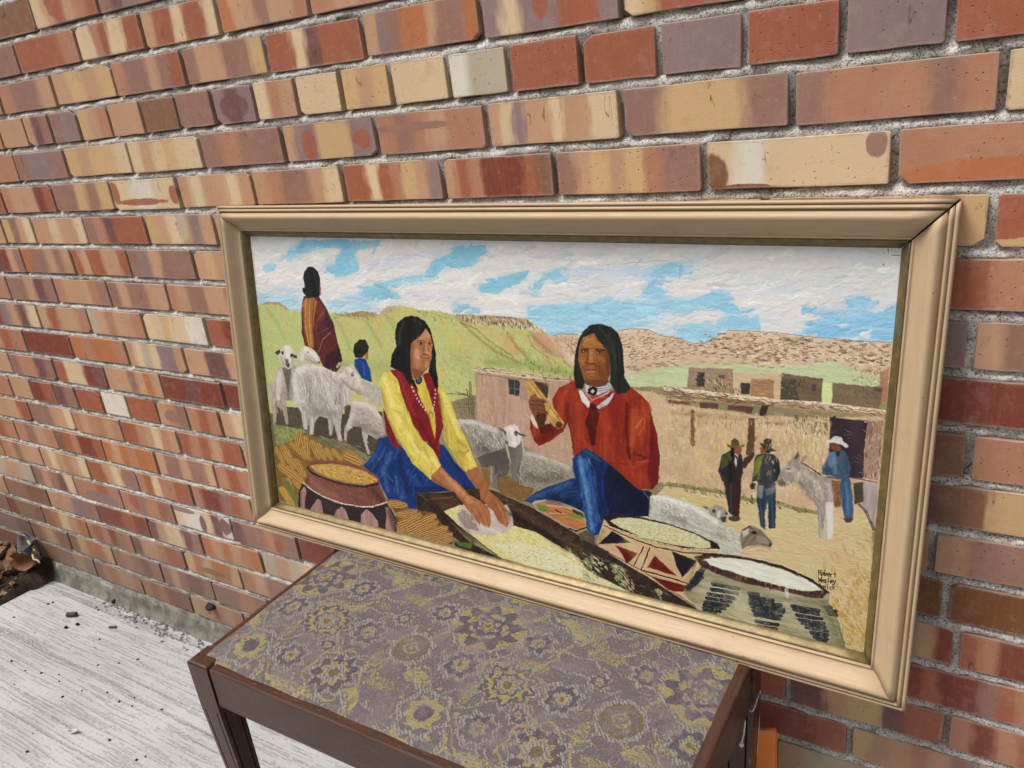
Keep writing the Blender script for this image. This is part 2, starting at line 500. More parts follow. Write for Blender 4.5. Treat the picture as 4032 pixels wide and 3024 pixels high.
BRICKS = [(-4, -1784, -1556, 'MTM', 0),
 (-4, -1556, -1355, 'CSR', 0),
 (-4, -1355, -1177, 'PPK', 0),
 (-4, -1177, -991, 'SRS', 0),
 (-4, -991, -831, 'TYT', 0),
 (-4, -831, -679, 'MRM', 0),
 (-4, -679, -560, 'SRS', 0),
 (-4, -560, -454, 'TTM', 0),
 (-4, -454, -292, 'RTR', 0),
 (-4, -292, -201, 'SMS', 0),
 (-4, -201, -120, 'RRS', 0),
 (-4, -120, -36, 'MPM', 0),
 (-4, -36, 38, 'SRS', 0),
 (-3, -1845, -1592, 'BBB', 1),
 (-3, -1592, -1387, 'CTRTSR@.33,.35,.09,.5,R', 1),
 (-3, -1387, -1194, 'MKPMMC', 1),
 (-3, -1194, -993, 'OMSTOM', 0),
 (-3, -993, -837, 'TSRTS', 0),
 (-3, -837, -677, 'MTM', 0),
 (-3, -677, -514, 'RTR', 0),
 (-3, -514, -316, 'TSS', 0),
 (-3, -316, -214, 'SMS', 0),
 (-3, -214, -116, 'PMP', 0),
 (-3, -116, -23, 'RSR', 0),
 (-3, -23, 57, 'TTM', 0),
 (-2, -1922, -1688, 'TMM', 1),
 (-2, -1688, -1481, 'RRRS', 1),
 (-2, -1481, -1288, 'CCSRCCRR', 1),
 (-2, -1288, -1094, 'TRRCRRC@.7,.5,.13,.42,R', 1),
 (-2, -1094, -898, 'OTTMTTS', 1),
 (-2, -898, -715, 'STSR', 1),
 (-2, -715, -596, 'RSR', 0),
 (-2, -596, -472, 'RSMR', 0),
 (-2, -472, -327, 'TYS', 0),
 (-2, -327, -216, 'PMM', 0),
 (-2, -216, -112, 'SRR', 0),
 (-2, -112, -11, 'MTM', 0),
 (-2, -11, 77, 'RRS', 0),
 (-1, -2022, -1797, 'TSS', 1),
 (-1, -1797, -1599, 'SMMT', 1),
 (-1, -1599, -1403, 'TYTY', 1),
 (-1, -1403, -1205, 'SMMTMR', 1),
 (-1, -1205, -1006, 'MTTMMY', 1),
 (-1, -1006, -807, 'RRCKRRR', 1),
 (-1, -807, -607, 'TPMOOTMMO', 1),
 (-1, -607, -410, 'PCPPRRP@.45,.4,.07,.42,R', 1),
 (-1, -410, -264, 'CYRRRRS', 1),
 (-1, -264, -169, 'TSST', 0),
 (-1, -169, -72, 'PMP', 0),
 (-1, -72, 31, 'SRS', 0),
 (0, -1950, -1842, 'SS', 1),
 (0, -1842, -1740, 'TT', 1),
 (0, -1740, -1647, 'TKM', 1),
 (0, -1647, -1551, 'MPP', 1),
 (0, -1551, -1449, 'YTS', 1),
 (0, -1449, -1351, 'TT', 1),
 (0, -1351, -1250, 'BB', 1),
 (0, -1250, -1155, 'MM', 1),
 (0, -1155, -1053, 'PKP@.5,.55,.38,.42,K', 1),
 (0, -1053, -958, 'CST', 1),
 (0, -958, -865, 'CC', 1),
 (0, -865, -770, 'YTY', 1),
 (0, -770, -669, 'CC', 1),
 (0, -669, -572, 'WGG', 1),
 (0, -572, -468, 'RR', 1),
 (0, -468, -367, 'RRR', 1),
 (0, -367, -267, 'PPP', 1),
 (0, -267, -166, 'RRR', 1),
 (0, -166, -67, 'PPP', 1),
 (0, -67, 21, 'RRR', 1),
 (1, -2050, -1821, 'MS', 1),
 (1, -1821, -1630, 'MPPM', 1),
 (1, -1630, -1419, 'YTYYC', 1),
 (1, -1419, -1212, 'CTCYCC', 1),
 (1, -1212, -1009, 'MSMM', 1),
 (1, -1009, -813, 'TPPYYYPP@.27,.6,.1,.45,R;.86,.55,.1,.3,R', 1),
 (1, -813, -617, 'SMSTSS@.35,.35,.4,.12,M', 1),
 (1, -617, -419, 'TCPTTCTTCT', 1),
 (1, -419, -216, 'MYYM', 1),
 (1, -216, -18, 'MSSSMS', 1),
 (1, -18, 105, 'CYTY', 1),
 (2, -2153, -1918, 'MR', 1),
 (2, -1918, -1714, 'STTTDR', 1),
 (2, -1714, -1508, 'MMYMY', 1),
 (2, -1508, -1302, 'CWC@.45,.74,.42,.12,R;.05,.4,.07,.45,R;.95,.55,.06,.35,R', 1),
 (2, -1302, -1102, 'TCTTCT', 1),
 (2, -1102, -896, 'TSMMTC', 1),
 (2, -896, -702, 'RRCRSYTP', 1),
 (2, -702, -518, 'TRSDDDRB', 1),
 (2, -518, -317, 'MTYTYSMM', 1),
 (2, -317, -110, 'CWCCCC@.03,.75,.11,.55,N;.93,.22,.06,.28,M;.2,1.0,.25,.12,N', 1),
 (2, -110, 74, 'SSSS@.6,.9,.8,.35,O', 1),
 (3, -2072, -1962, 'OT', 1),
 (3, -1962, -1836, 'YMTC', 1),
 (3, -1836, -1636, 'TTCTTC', 1),
 (3, -1636, -1428, 'MSKRRR', 1),
 (3, -1428, -1225, 'YTCTPT@.55,.4,.08,.5,G', 1),
 (3, -1225, -1055, 'TYRT', 1),
 (3, -1055, -908, 'CTS', 0),
 (3, -908, -718, 'RTR', 0),
 (3, -718, -551, 'TSS', 0),
 (3, -551, -364, 'YTM', 0),
 (3, -364, -245, 'MTM', 0),
 (3, -245, -140, 'SRS', 1),
 (3, -140, -16, 'TTYTY', 1),
 (3, -16, 88, 'RRRR@.5,.92,.6,.12,Y', 1),
 (4, -2174, -2044, 'DD', 0),
 (4, -2044, -1921, 'KDTM', 1),
 (4, -1921, -1719, 'OMMTMT', 1),
 (4, -1719, -1517, 'RTRRTTR', 1),
 (4, -1517, -1311, 'MPTMMM', 1),
 (4, -1311, -1137, 'TYTDRR', 1),
 (4, -1137, -980, 'TSM', 0),
 (4, -980, -855, 'MTS', 0),
 (4, -855, -611, 'TS', 0),
 (4, -611, -367, 'TS', 0),
 (4, -367, -284, 'MM', 0),
 (4, -284, -172, 'SR', 0),
 (4, -172, 74, 'SBRRSR', 1),
 (5, -2190, -2029, 'TS', 1),
 (5, -2029, -1827, 'MMTKM', 1),
 (5, -1827, -1621, 'STTTSM', 1),
 (5, -1621, -1420, 'MTMMTT', 1),
 (5, -1420, -1212, 'STMMTTM', 1),
 (5, -1212, -1037, 'TSM', 0),
 (5, -1037, -870, 'MM', 0),
 (5, -870, -620, 'TS', 0),
 (5, -620, -370, 'TS', 0),
 (5, -370, -265, 'SM', 0),
 (5, -265, -107, 'MM', 0),
 (5, -107, -24, 'MPP', 1),
 (5, -24, 61, 'TMM', 1),
 (6, -2255, -2158, 'DD', 0),
 (6, -2158, -1936, 'DPTKC', 1),
 (6, -1936, -1730, 'TRTTS', 1),
 (6, -1730, -1528, 'GTSTTS', 1),
 (6, -1528, -1327, 'CCYCCWW', 1),
 (6, -1327, -1174, 'RDR', 1),
 (6, -1174, -1017, 'TS', 0),
 (6, -1017, -885, 'TM', 0),
 (6, -885, -715, 'SR', 0),
 (6, -715, -544, 'SR', 0),
 (6, -544, -374, 'SR', 0),
 (6, -374, -266, 'TT', 0),
 (6, -266, -121, 'SR', 0),
 (6, -121, 90, 'DDDDR', 1),
 (7, -2261, -2037, 'RTRS', 1),
 (7, -2037, -1837, 'DDD', 1),
 (7, -1837, -1622, 'OSOOS', 1),
 (7, -1622, -1422, 'TCGCPPT', 1),
 (7, -1422, -1223, 'TTKKTT', 1),
 (7, -1223, -1076, 'SM', 0),
 (7, -1076, -901, 'TT', 0),
 (7, -901, -726, 'RS', 0),
 (7, -726, -551, 'RS', 0),
 (7, -551, -377, 'RS', 0),
 (7, -377, -287, 'MM', 0),
 (7, -287, -119, 'SM', 0),
 (7, -119, -15, 'TBB', 1),
 (7, -15, 98, 'SSMS', 1),
 (8, -2369, -2148, 'TT', 1),
 (8, -2148, -1944, 'MSSKM', 1),
 (8, -1944, -1733, 'RCCDK', 1),
 (8, -1733, -1526, 'TTTMTOT', 1),
 (8, -1526, -1327, 'DDKDD', 1),
 (8, -1327, -1182, 'DDR', 1),
 (8, -1182, -993, 'TS', 0),
 (8, -993, -776, 'MT', 0),
 (8, -776, -578, 'SR', 0),
 (8, -578, -380, 'SR', 0),
 (8, -380, -267, 'TM', 0),
 (8, -267, -96, 'YT', 0),
 (8, -96, 136, 'OKBBYYYTT', 1),
 (9, -2322, -2193, 'SS', 1),
 (9, -2193, -2092, 'TT', 1),
 (9, -2092, -1983, 'DR', 1),
 (9, -1983, -1887, 'KM', 1),
 (9, -1887, -1783, 'RR', 1),
 (9, -1783, -1682, 'WW', 1),
 (9, -1682, -1573, 'RR', 1),
 (9, -1573, -1468, 'TSM@.5,.55,.3,.3,M', 1),
 (9, -1468, -1360, 'SRS', 1),
 (9, -1360, -1250, 'TCC', 1),
 (9, -1250, -970, 'TM', 0),
 (9, -970, -774, 'MS', 0),
 (9, -774, -579, 'MS', 0),
 (9, -579, -383, 'MS', 0),
 (9, -383, -224, 'SR', 0),
 (9, -224, -113, 'RR', 0),
 (9, -113, -44, 'RS', 1),
 (9, -44, 96, 'TMMM', 1),
 (10, -2351, -2141, 'YTTR', 1),
 (10, -2141, -1939, 'MMMTTC', 1),
 (10, -1939, -1737, 'STSSTS', 1),
 (10, -1737, -1525, 'RRSTCST', 1),
 (10, -1525, -1317, 'RSRTRR', 1),
 (10, -1317, -1152, 'TM', 1),
 (10, -1152, -987, 'TM', 0),
 (10, -987, -766, 'TS', 0),
 (10, -766, -552, 'RS', 0),
 (10, -552, -337, 'RS', 0),
 (10, -337, -182, 'MT', 0),
 (10, -182, -24, 'NNNNN', 1),
 (10, -24, 134, 'NNNNN', 1),
 (11, -2424, -2254, 'SRS', 1),
 (11, -2254, -2055, 'SMTS', 1),
 (11, -2055, -1845, 'BRSDDR', 1),
 (11, -1845, -1637, 'OTOSOO', 1),
 (11, -1637, -1429, 'TMMTMMY', 1),
 (11, -1429, -1271, 'SRSS', 1),
 (11, -1271, -1117, 'MT', 0),
 (11, -1117, -963, 'MT', 0),
 (11, -963, -772, 'SM', 0),
 (11, -772, -580, 'SM', 0),
 (11, -580, -389, 'SM', 0),
 (11, -389, -246, 'RR', 0),
 (11, -246, -99, 'MS', 0),
 (11, -99, -8, 'TMTD', 1),
 (11, -8, 127, 'RSDDRS', 1),
 (12, -2517, -2368, 'DS', 1),
 (12, -2368, -2164, 'STMTTT', 1),
 (12, -2164, -1945, 'TCTSTC', 1),
 (12, -1945, -1740, 'RRTCTM@.8,.5,.13,.5,M', 1),
 (12, -1740, -1535, 'SRCSSRR', 1),
 (12, -1535, -1333, 'SDDMRS', 1),
 (12, -1333, -1156, 'TM', 1),
 (12, -1156, -978, 'TM', 0),
 (12, -978, -783, 'TM', 0),
 (12, -783, -588, 'TM', 0),
 (12, -588, -392, 'TM', 0),
 (12, -392, -269, 'TS', 0),
 (12, -269, -179, 'SM', 0),
 (12, -179, -68, 'MD', 0),
 (12, -68, 111, 'DRDDMRSR', 1),
 (13, -2536, -2244, 'GGTG', 1),
 (13, -2244, -2044, 'MTMKC', 1),
 (13, -2044, -1838, 'SSRS@.55,.75,.4,.35,P', 1),
 (13, -1838, -1629, 'SMSM@.25,.4,.1,.4,R;.82,.5,.1,.4,R', 1),
 (13, -1629, -1421, 'CWWCKW@.5,.6,.06,.4,K;.9,.45,.12,.4,K;.15,.15,.3,.15,P', 1),
 (13, -1421, -1213, 'KMMSMM@.72,.6,.08,.32,R', 1),
 (13, -1213, -1059, 'DDM', 1),
 (13, -1059, -994, 'TM', 0),
 (13, -994, -764, 'SM', 0),
 (13, -764, -580, 'MS', 0),
 (13, -580, -395, 'MS', 0),
 (13, -395, -318, 'TT', 0),
 (13, -318, -213, 'SR', 1),
 (13, -213, -9, 'KKTYYKRR', 1),
 (13, -9, 151, 'SDSRSR', 1),
 (14, -2642, -2435, 'GT', 1),
 (14, -2435, -2212, 'MMBB', 1),
 (14, -2212, -1972, 'TTPM', 1),
 (14, -1972, -1756, 'DDRD', 1),
 (14, -1756, -1552, 'KTCCKM', 1),
 (14, -1552, -1347, 'OTOTSO', 1),
 (14, -1347, -1175, 'GTGC', 1),
 (14, -1175, -967, 'TM', 0),
 (14, -967, -769, 'SS', 0),
 (14, -769, -570, 'SS', 0),
 (14, -570, -359, 'SS', 0),
 (14, -359, -127, 'DRDDR', 1),
 (14, -127, 28, 'YTTSTM', 1),
 (14, 28, 151, 'TMS', 1),
 (15, -2660, -2465, 'DM', 1),
 (15, -2465, -2277, 'DMMB', 1),
 (15, -2277, -2056, 'RSCTO', 1),
 (15, -2056, -1853, 'SRSDMS@.2,.4,.12,.4,R', 1),
 (15, -1853, -1644, 'KTTSRR', 1),
 (15, -1644, -1440, 'YOYOOY@.5,.65,.25,.18,B', 1),
 (15, -1440, -1267, 'STMM', 1),
 (15, -1267, -1092, 'TM', 0),
 (15, -1092, -982, 'SM', 0),
 (15, -982, -779, 'SS', 0),
 (15, -779, -577, 'SS', 0),
 (15, -577, -374, 'SS', 0),
 (15, -374, -231, 'SS', 1),
 (15, -231, -5, 'TGGTTG', 1),
 (15, -5, 159, 'RST', 0),
 (16, -2658, -2380, 'RPPK', 1),
 (16, -2380, -2180, 'BYB', 1),
 (16, -2180, -1971, 'BYOOY', 1),
 (16, -1971, -1763, 'MSMKM', 1),
 (16, -1763, -1562, 'MTMKKM', 1),
 (16, -1562, -1365, 'MMSM', 1),
 (16, -1365, -1179, 'TS', 0),
 (16, -1179, -1040, 'SM', 0),
 (16, -1040, -882, 'MT', 0),
 (16, -882, -724, 'MT', 0),
 (16, -724, -523, 'ST', 0),
 (16, -523, -323, 'ST', 1),
 (16, -323, -271, 'TS', 1),
 (16, -271, -84, 'SRS', 1),
 (16, -84, 149, 'MTM', 0),
 (17, -2664, -2383, 'DD', 1),
 (17, -2383, -2092, 'BNMPTP', 1),
 (17, -2092, -1875, 'BSOTTS', 1),
 (17, -1875, -1673, 'SRSDDK', 1),
 (17, -1673, -1473, 'YTSSTS@.33,.45,.06,.25,K', 1),
 (17, -1473, -1272, 'SMM', 1),
 (17, -1272, -1101, 'TS', 0),
 (17, -1101, -935, 'MT', 0),
 (17, -935, -770, 'MT', 0),
 (17, -770, -561, 'SM', 0),
 (17, -561, -352, 'SM', 0),
 (17, -352, -272, 'SM', 0),
 (17, -272, -59, 'TM', 0),
 (17, -59, 175, 'ST', 0)]
# rows: course, x start and x end of the brick in millimetres, colour bands, 1 when it shows in the photograph
rng_b = random.Random(5)
fill_V, fill_F, fill_C = [], [], []

def add_fill(x0, z0, L, colr):
    me = brick_mesh(L, BH, rng_b)
    o = len(fill_V)
    for v in me.vertices:
        fill_V.append((v.co.x + x0 + 1.0, v.co.y + rng_b.uniform(-.0004, .0004), v.co.z + z0))
    for p in me.polygons:
        fill_F.append([o + i for i in p.vertices]); fill_C.append(colr)
    bpy.data.meshes.remove(me)

def course_z(c):
    return Z0 - (c - .5) * PITCH - BH / 2

ends = {}
for c, a, b, s, vis in BRICKS:
    x0, x1 = a / 1000 + HJ / 2, b / 1000 - HJ / 2
    e = ends.setdefault(c, [9, -9]); e[0] = min(e[0], a / 1000); e[1] = max(e[1], b / 1000)
    z = course_z(c) + rng_b.uniform(-.0008, .0008)
    blobs = []
    if '@' in s:
        s, bl = s.split('@'); blobs = bl.split(';')
    if not vis:
        add_fill(x0, z, x1 - x0, PAL[s[len(s) // 2]])
        continue
    o = link("brick", brick_mesh(x1 - x0, BH + rng_b.uniform(-.0012, .0008), rng_b), wall, MAT_BRICK)
    o.location = (x0 + 1.0, rng_b.uniform(-.0012, .0010), z)
    o.rotation_euler = (rng_b.uniform(-.006, .006), rng_b.uniform(-.004, .004), rng_b.uniform(-.004, .004))
    o['bands'] = float(len(s))
    for i in range(9):
        cc = PAL[s[min(i, len(s) - 1)]]
        f = 1 + rng_b.uniform(-.06, .06)
        o['c%d' % i] = [min(1, v * f) for v in cc]
    for i, t in enumerate(blobs[:3]):
        t = t.split(',')
        u, v, ru, rv = (float(q) for q in t[:4])
        o['bp%d' % i] = [u, 1 - v, 0.0]
        o['bq%d' % i] = [1 / ru, 1 / rv, .92]
        o['bc%d' % i] = list(PAL[t[4]])

keys = 'TSMRCYMTSRDPO'
for c in range(-9, 18):
    lo, hi = ends.get(c, [-.9, -.9])
    x = lo
    while x > -4.6:
        L = rng_b.choice([.2, .2, .2, .1]); x -= L
        add_fill(x + HJ / 2, course_z(c), L - HJ, PAL[rng_b.choice(keys)])
    x = hi
    while x < 2.2:
        L = rng_b.choice([.2, .2, .2, .1])
        add_fill(x + HJ / 2, course_z(c), L - HJ, PAL[rng_b.choice(keys)]); x += L
fm = mesh("brick_courses", fill_V, fill_F)
ca = fm.attributes.new('col', 'FLOAT_COLOR', 'FACE')
ca.data.foreach_set('color', np.array([(*c, 1) for c in fill_C], np.float32).ravel())
o = link("brick_courses", fm, wall, MAT_INFILL); o['kind'] = 'stuff'

# mortar: one sheet, raked back between the bricks, with a weathered slope on every bed joint
nrng = np.random.default_rng(3)
xs = np.concatenate([np.arange(-4.62, -2.75, .03), np.arange(-2.75, .35, .0042), np.arange(.35, 2.25, .03)])
half = PITCH / 2
rel = np.array([-BH / 2 - .0005, -.0055, -.003, 0.0, .003, .0055, .0075, half])   # from the bed joint centre
prof = np.array([.0085, .0012, .0018, .0032, .0052, .0072, .0085, .0070])
rows_z, rows_y = [], []
for k in range(17, -10, -1):
    zc = Z0 - k * PITCH
    for r, p in zip([-half + .0045, -.0072, -.0045, -.001, .0025, .005, .0068, half - .0045], [.0115, .0030, .0012, .0022, .0048, .0085, .0122, .0115]):
        rows_z.append(zc + r); rows_y.append(p)
rows_z = np.array(rows_z); rows_y = np.array(rows_y)
nz, nx = len(rows_z), len(xs)
N = smooth_noise(nrng, nz, nx, 1.6, 2.2) * .0016 + smooth_noise(nrng, nz, nx, 3, 5) * .0022 * (1 + 60 * np.clip(rows_y[:, None] - .007, 0, 1) * 8) + smooth_noise(nrng, nz, nx, 2, 40) * .0011
Y = rows_y[:, None] + N
Y = np.maximum(Y, .0002)
ZZ = rows_z[:, None] + smooth_noise(nrng, nz, nx, 4, 14) * .0008
V = np.stack([np.broadcast_to(xs[None, :] + 1.0, Y.shape), Y, ZZ], -1).reshape(-1, 3)
link("mortar", np_mesh("mortar", V, grid_faces(nz, nx)), wall, MAT_MORTAR)
# body of the wall behind the facing
zt, zb = rows_z.max(), -.1
bm_v = [(-3.6, .02, zb), (3.2, .02, zb), (3.2, .02, zt), (-3.6, .02, zt), (-3.6, .22, zb), (3.2, .22, zb), (3.2, .22, zt), (-3.6, .22, zt)]
link("wall_core", mesh("wall_core", bm_v, [(0, 1, 2, 3), (5, 4, 7, 6), (3, 2, 6, 7), (0, 4, 5, 1), (0, 3, 7, 4), (1, 5, 6, 2)]), wall, MAT_MORTAR)
# cement fillet at the foot of the wall
fx = np.arange(-4.6, 2.2, .014)
fz = Z0 - 17 * PITCH - .006
fp = [(.010, fz + .008), (-.001, fz + .002), (-.003, fz - .010), (-.006, fz - .022), (-.010, fz - .032), (-.017, fz - .041), (-.032, fz - .056)]
fn = smooth_noise(nrng, len(fp), len(fx), 1.5, 3) * .003 + smooth_noise(nrng, len(fp), len(fx), 3, 12) * .004
V = np.array([[(x + 1.0, y - abs(fn[i, j]) * (i > 0), z + fn[i, j] * (i > 0)) for j, x in enumerate(fx)] for i, (y, z) in enumerate(fp)]).reshape(-1, 3)

def make_cement_mat():
    M = Mat("grey_cement_fillet")
    w = M.pos()
    a = M.noise(w, 30, 5, .65); b = M.noise(w, 300, 4, .7)
    c = M.mix(M.ramp(a, .3, .7), (.115, .10, .082), (.26, .24, .205))
    c = M.mix(M.ramp(b, .5, .75, 0, .5), c, (.07, .06, .05))
    c = M.mix(M.ramp(M.noise(w, 22, 3, .5), .62, .72, 0, .7), c, (.42, .40, .37))
    return M.set(c, rough=.95, normal=M.bump(M.math('ADD', a, b), .8, .003), spec=.15)
MAT_CEMENT = make_cement_mat()
link("cement_fillet", np_mesh("cement_fillet", V, grid_faces(len(fp), len(fx))[:, ::-1]), wall, MAT_CEMENT)

# ------------------------------------------------------------------ ground
def make_soil_mat():
    M = Mat("dark_soil")
    w = M.pos()
    a = M.noise(w, 14, 6, .7); b = M.noise(w, 160, 4, .7)
    c = M.mix(M.ramp(a, .3, .7), (.025, .018, .013), (.085, .06, .042))
    c = M.mix(M.ramp(b, .55, .75, 0, .7), c, (.15, .11, .075))
    return M.set(c, rough=1, normal=M.bump(M.math('ADD', a, b), 1, .012), spec=.1)
MAT_SOIL = make_soil_mat()
g = link("ground", mesh("ground", [(-80, -80, -.11), (80, -80, -.11), (80, 80, -.11), (-80, 80, -.11)], [(0, 1, 2, 3)]), None, MAT_SOIL)
g['kind'] = 'structure'

def make_slab_mat():
    M = Mat("brushed_white_concrete")
    w = M.pos()
    warp = M.n("ShaderNodeVectorMath", operation='ADD')
    M.put(warp.inputs[0], w)
    wv = M.n("ShaderNodeCombineXYZ"); M.put(wv.inputs[1], M.math('MULTIPLY', M.math('SUBTRACT', M.noise(w, 3.5, 2), .5), .010)); M.put(warp.inputs[1], wv.outputs[0])
    mp = M.n("ShaderNodeMapping"); M.put(mp.inputs[0], warp.outputs[0]); mp.inputs['Scale'].default_value = (.034, 1, 1)
    line = M.noise(mp.outputs[0], 150, 2, .6)
    mp2 = M.n("ShaderNodeMapping"); M.put(mp2.inputs[0], warp.outputs[0]); mp2.inputs['Scale'].default_value = (.02, 1, 1)
    line2 = M.noise(mp2.outputs[0], 38, 2, .6)
    pit = M.noise(w, 420, 3, .7)
    gran = M.noise(M.pos((.55, 1, 1)), 210, 3, .65)
    c = M.mix(M.ramp(M.noise(w, 3, 4, .6), .3, .7), (.37, .366, .366), (.455, .45, .45))
    gro = M.math('MULTIPLY', M.ramp(line, .48, .62, 0, 1), M.ramp(gran, .42, .54, .0, 1))
    c = M.mix(M.math('MULTIPLY', gro, .32), c, (.25, .245, .243))
    gro2 = M.math('MULTIPLY', M.ramp(line2, .60, .64, 0, 1), M.ramp(gran, .40, .52, .0, 1))
    c = M.mix(M.math('MULTIPLY', gro2, .22), c, (.17, .165, .16))
    c = M.mix(M.ramp(gran, .54, .66, 0, .5), c, (.26, .25, .245))
    c = M.mix(M.ramp(pit, .28, .42, .55, 0), c, (.56, .552, .55))
    c = M.mix(M.ramp(pit, .60, .72, 0, .5), c, (.17, .165, .16))
    vs = M.voro(w, 90); vcol = M.voro(w, 90, 'F1', 'Color')
    spk = M.math('MULTIPLY', M.ramp(vs, .08, .16, 1, 0), M.ramp(vcol, .80, .82))
    c = M.mix(spk, c, (.05, .042, .04))
    h = M.math('SUBTRACT', M.math('ADD', M.math('MULTIPLY', gran, .6), M.math('MULTIPLY', pit, .5)), M.math('ADD', M.math('MULTIPLY', gro, 1.0), M.math('MULTIPLY', gro2, 1.3)))
    return M.set(c, rough=.9, normal=M.bump(h, .8, .0022), spec=.2)
MAT_SLAB = make_slab_mat()
# broken left edge of the slab, from the wall out to the yard
EDGE = [(-2.289, -0.01), (-2.309, -0.0162), (-2.3323, -0.0276), (-2.339, -0.041), (-2.3486, -0.0576), (-2.3531, -0.0887), (-2.3562, -0.1105), (-2.3736, -0.1339), (-2.3408, -0.1644), (-2.3644, -0.4144), (-2.3495, -0.7644), (-3.5408, -5.0)]
ed = []
erng = random.Random(9)
for (ax, ay), (bx, by) in zip(EDGE[:-1], EDGE[1:]):
    n = max(2, int(math.hypot(bx - ax, by - ay) / .018))
    for i in range(n):
        t = i / n
        ed.append((ax + (bx - ax) * t + erng.uniform(-.007, .007), ay + (by - ay) * t + erng.uniform(-.007, .007)))
ed.append(EDGE[-1])
SV, SF = [], []
for (x, y) in ed:
    SV.append((x, y, GZ)); SV.append((x - erng.uniform(.004, .012), y + erng.uniform(-.004, .004), GZ - .010 - erng.uniform(0, .006))); SV.append((x - .012, y, -.10))
for i in range(len(ed) - 1):
    a = 3 * i
    SF += [(a, a + 3, a + 4, a + 1), (a + 1, a + 4, a + 5, a + 2)]
r0 = len(SV); SV += [(6, .01, GZ), (6, ed[-1][1], GZ)]
SF.append(tuple([3 * i for i in range(len(ed))][::-1] + [r0, r0 + 1]))
sm = mesh("pavement", SV, SF)
slab = link("pavement", sm, None, MAT_SLAB); slab['kind'] = 'structure'
# heap of soil in the corner where the slab has broken away
nx, ny = 90, 90
gx = np.linspace(-3.4, -1.70, nx); gy = np.linspace(-1.3, .005, ny)
hn = smooth_noise(nrng, ny, nx, 4, 4) * .012 + smooth_noise(nrng, ny, nx, 12, 12) * .02
XX, YY = np.meshgrid(gx, gy)
hz = GZ - .045 + .085 * np.clip(1 + YY / .35, 0, 1) * np.clip((-1.78 - XX) / .3, 0, 1) + hn
edge_far = np.clip((-1.72 - XX) / .12, 0, 1)
hz = np.where(edge_far < 1, np.minimum(hz, GZ - .03 + .02 * edge_far), hz)
inside_slab = XX > -2.3190 + (YY - (-0.0162)) * 0.2146
hz = np.where(inside_slab, np.minimum(hz, GZ - .02), hz)
soil = link("soil", np_mesh("soil", np.stack([XX, YY, hz], -1).reshape(-1, 3), grid_faces(ny, nx)), None, MAT_SOIL)
soil['kind'] = 'structure'

def soil_z(x, y):
    i = int(np.clip((y - gy[0]) / (gy[1] - gy[0]), 0, ny - 1)); j = int(np.clip((x - gx[0]) / (gx[1] - gx[0]), 0, nx - 1))
    return float(hz[i, j])

def plain_mat(name, c, rough=.8, var=.5, scale=60, dark=.4, spec=.25):
    M = Mat(name)
    w = M.pos()
    a = M.noise(w, scale, 5, .65)
    col = M.mix(M.ramp(a, .35, .7), c, tuple(v * dark for v in c))
    return M.set(col, rough=rough, normal=M.bump(a, var, .002), spec=spec)

MAT_BARK = plain_mat("dry_bark", (.24, .15, .085), .95, .9, 90, .25)
MAT_BARKD = plain_mat("rotten_bark", (.10, .058, .034), .95, .9, 80, .3)
MAT_STRAW = plain_mat("pale_straw", (.52, .42, .28), .7, .3, 120, .6)
MAT_LEAF = plain_mat("brown_leaf", (.22, .095, .035), .7, .4, 70, .45)
MAT_ASH = plain_mat("grey_leaf", (.13, .13, .135), .85, .6, 60, .4)
MAT_BLACK = plain_mat("black_crumb", (.022, .019, .018), .7, .5, 200, .5)
MAT_BROWN = plain_mat("brown_crumb", (.14, .075, .05), .85, .5, 200, .5)
MAT_PEBBLE = plain_mat("grey_brown_plug", (.095, .075, .06), .9, .8, 240, .4)
MAT_CHIP = plain_mat("white_chip", (.66, .66, .64), .5, .2, 100, .8)

def lump(name, L, W, H, mat, seed, rough=.25, parent=None):
    """irregular block: a squashed, noisy ellipsoid with facets"""
    r = random.Random(seed)
    bm = bmesh.new()
    bmesh.ops.create_icosphere(bm, subdivisions=2, radius=.5)
    for v in bm.verts:
        k = 1 + r.uniform(-rough, rough)
        s = [math.copysign(abs(c * 2) ** .75 / 2, c) for c in v.co]
        v.co = Vector((s[0] * L * k, s[1] * W * k, s[2] * H * k))
    me = bpy.data.meshes.new(name); bm.to_mesh(me); bm.free()
    return link(name, me, parent, mat)

def slab_chunk(name, L, W, H, mat, seed, layers=3):
    """split piece of bark: stacked ragged layers joined along their length"""
    r = random.Random(seed)
    V, F = [], []
    n = 9
    for k in range(layers):
        z0 = H * k / layers; z1 = H * (k + .92) / layers
        l0 = r.uniform(-.12, .05) * L; w0 = W * r.uniform(.75, 1); sh = r.uniform(-.1, .1) * W
        b = len(V)
        for i in range(n):
            t = i / (n - 1); x = -L / 2 + l0 + L * t
            w = w0 * (1 - .75 * abs(2 * t - 1) ** 3) * r.uniform(.8, 1.1) / 2
            bow = .12 * H * math.sin(t * 3.1 + seed)
            for (yy, zz) in ((-w, z0), (w, z0 + r.uniform(-.1, .1) * H), (w * .9, z1), (-w * .9, z1 + r.uniform(-.1, .1) * H)):
                V.append((x, yy + sh, zz + bow))
        for i in range(n - 1):
            a = b + 4 * i
            for q in range(4):
                F.append((a + q, a + (q + 1) % 4, a + 4 + (q + 1) % 4, a + 4 + q))
        F += [(b + 3, b + 2, b + 1, b), (b + 4 * n - 4, b + 4 * n - 3, b + 4 * n - 2, b + 4 * n - 1)]
    return link(name, mesh(name, V, F), None, mat)

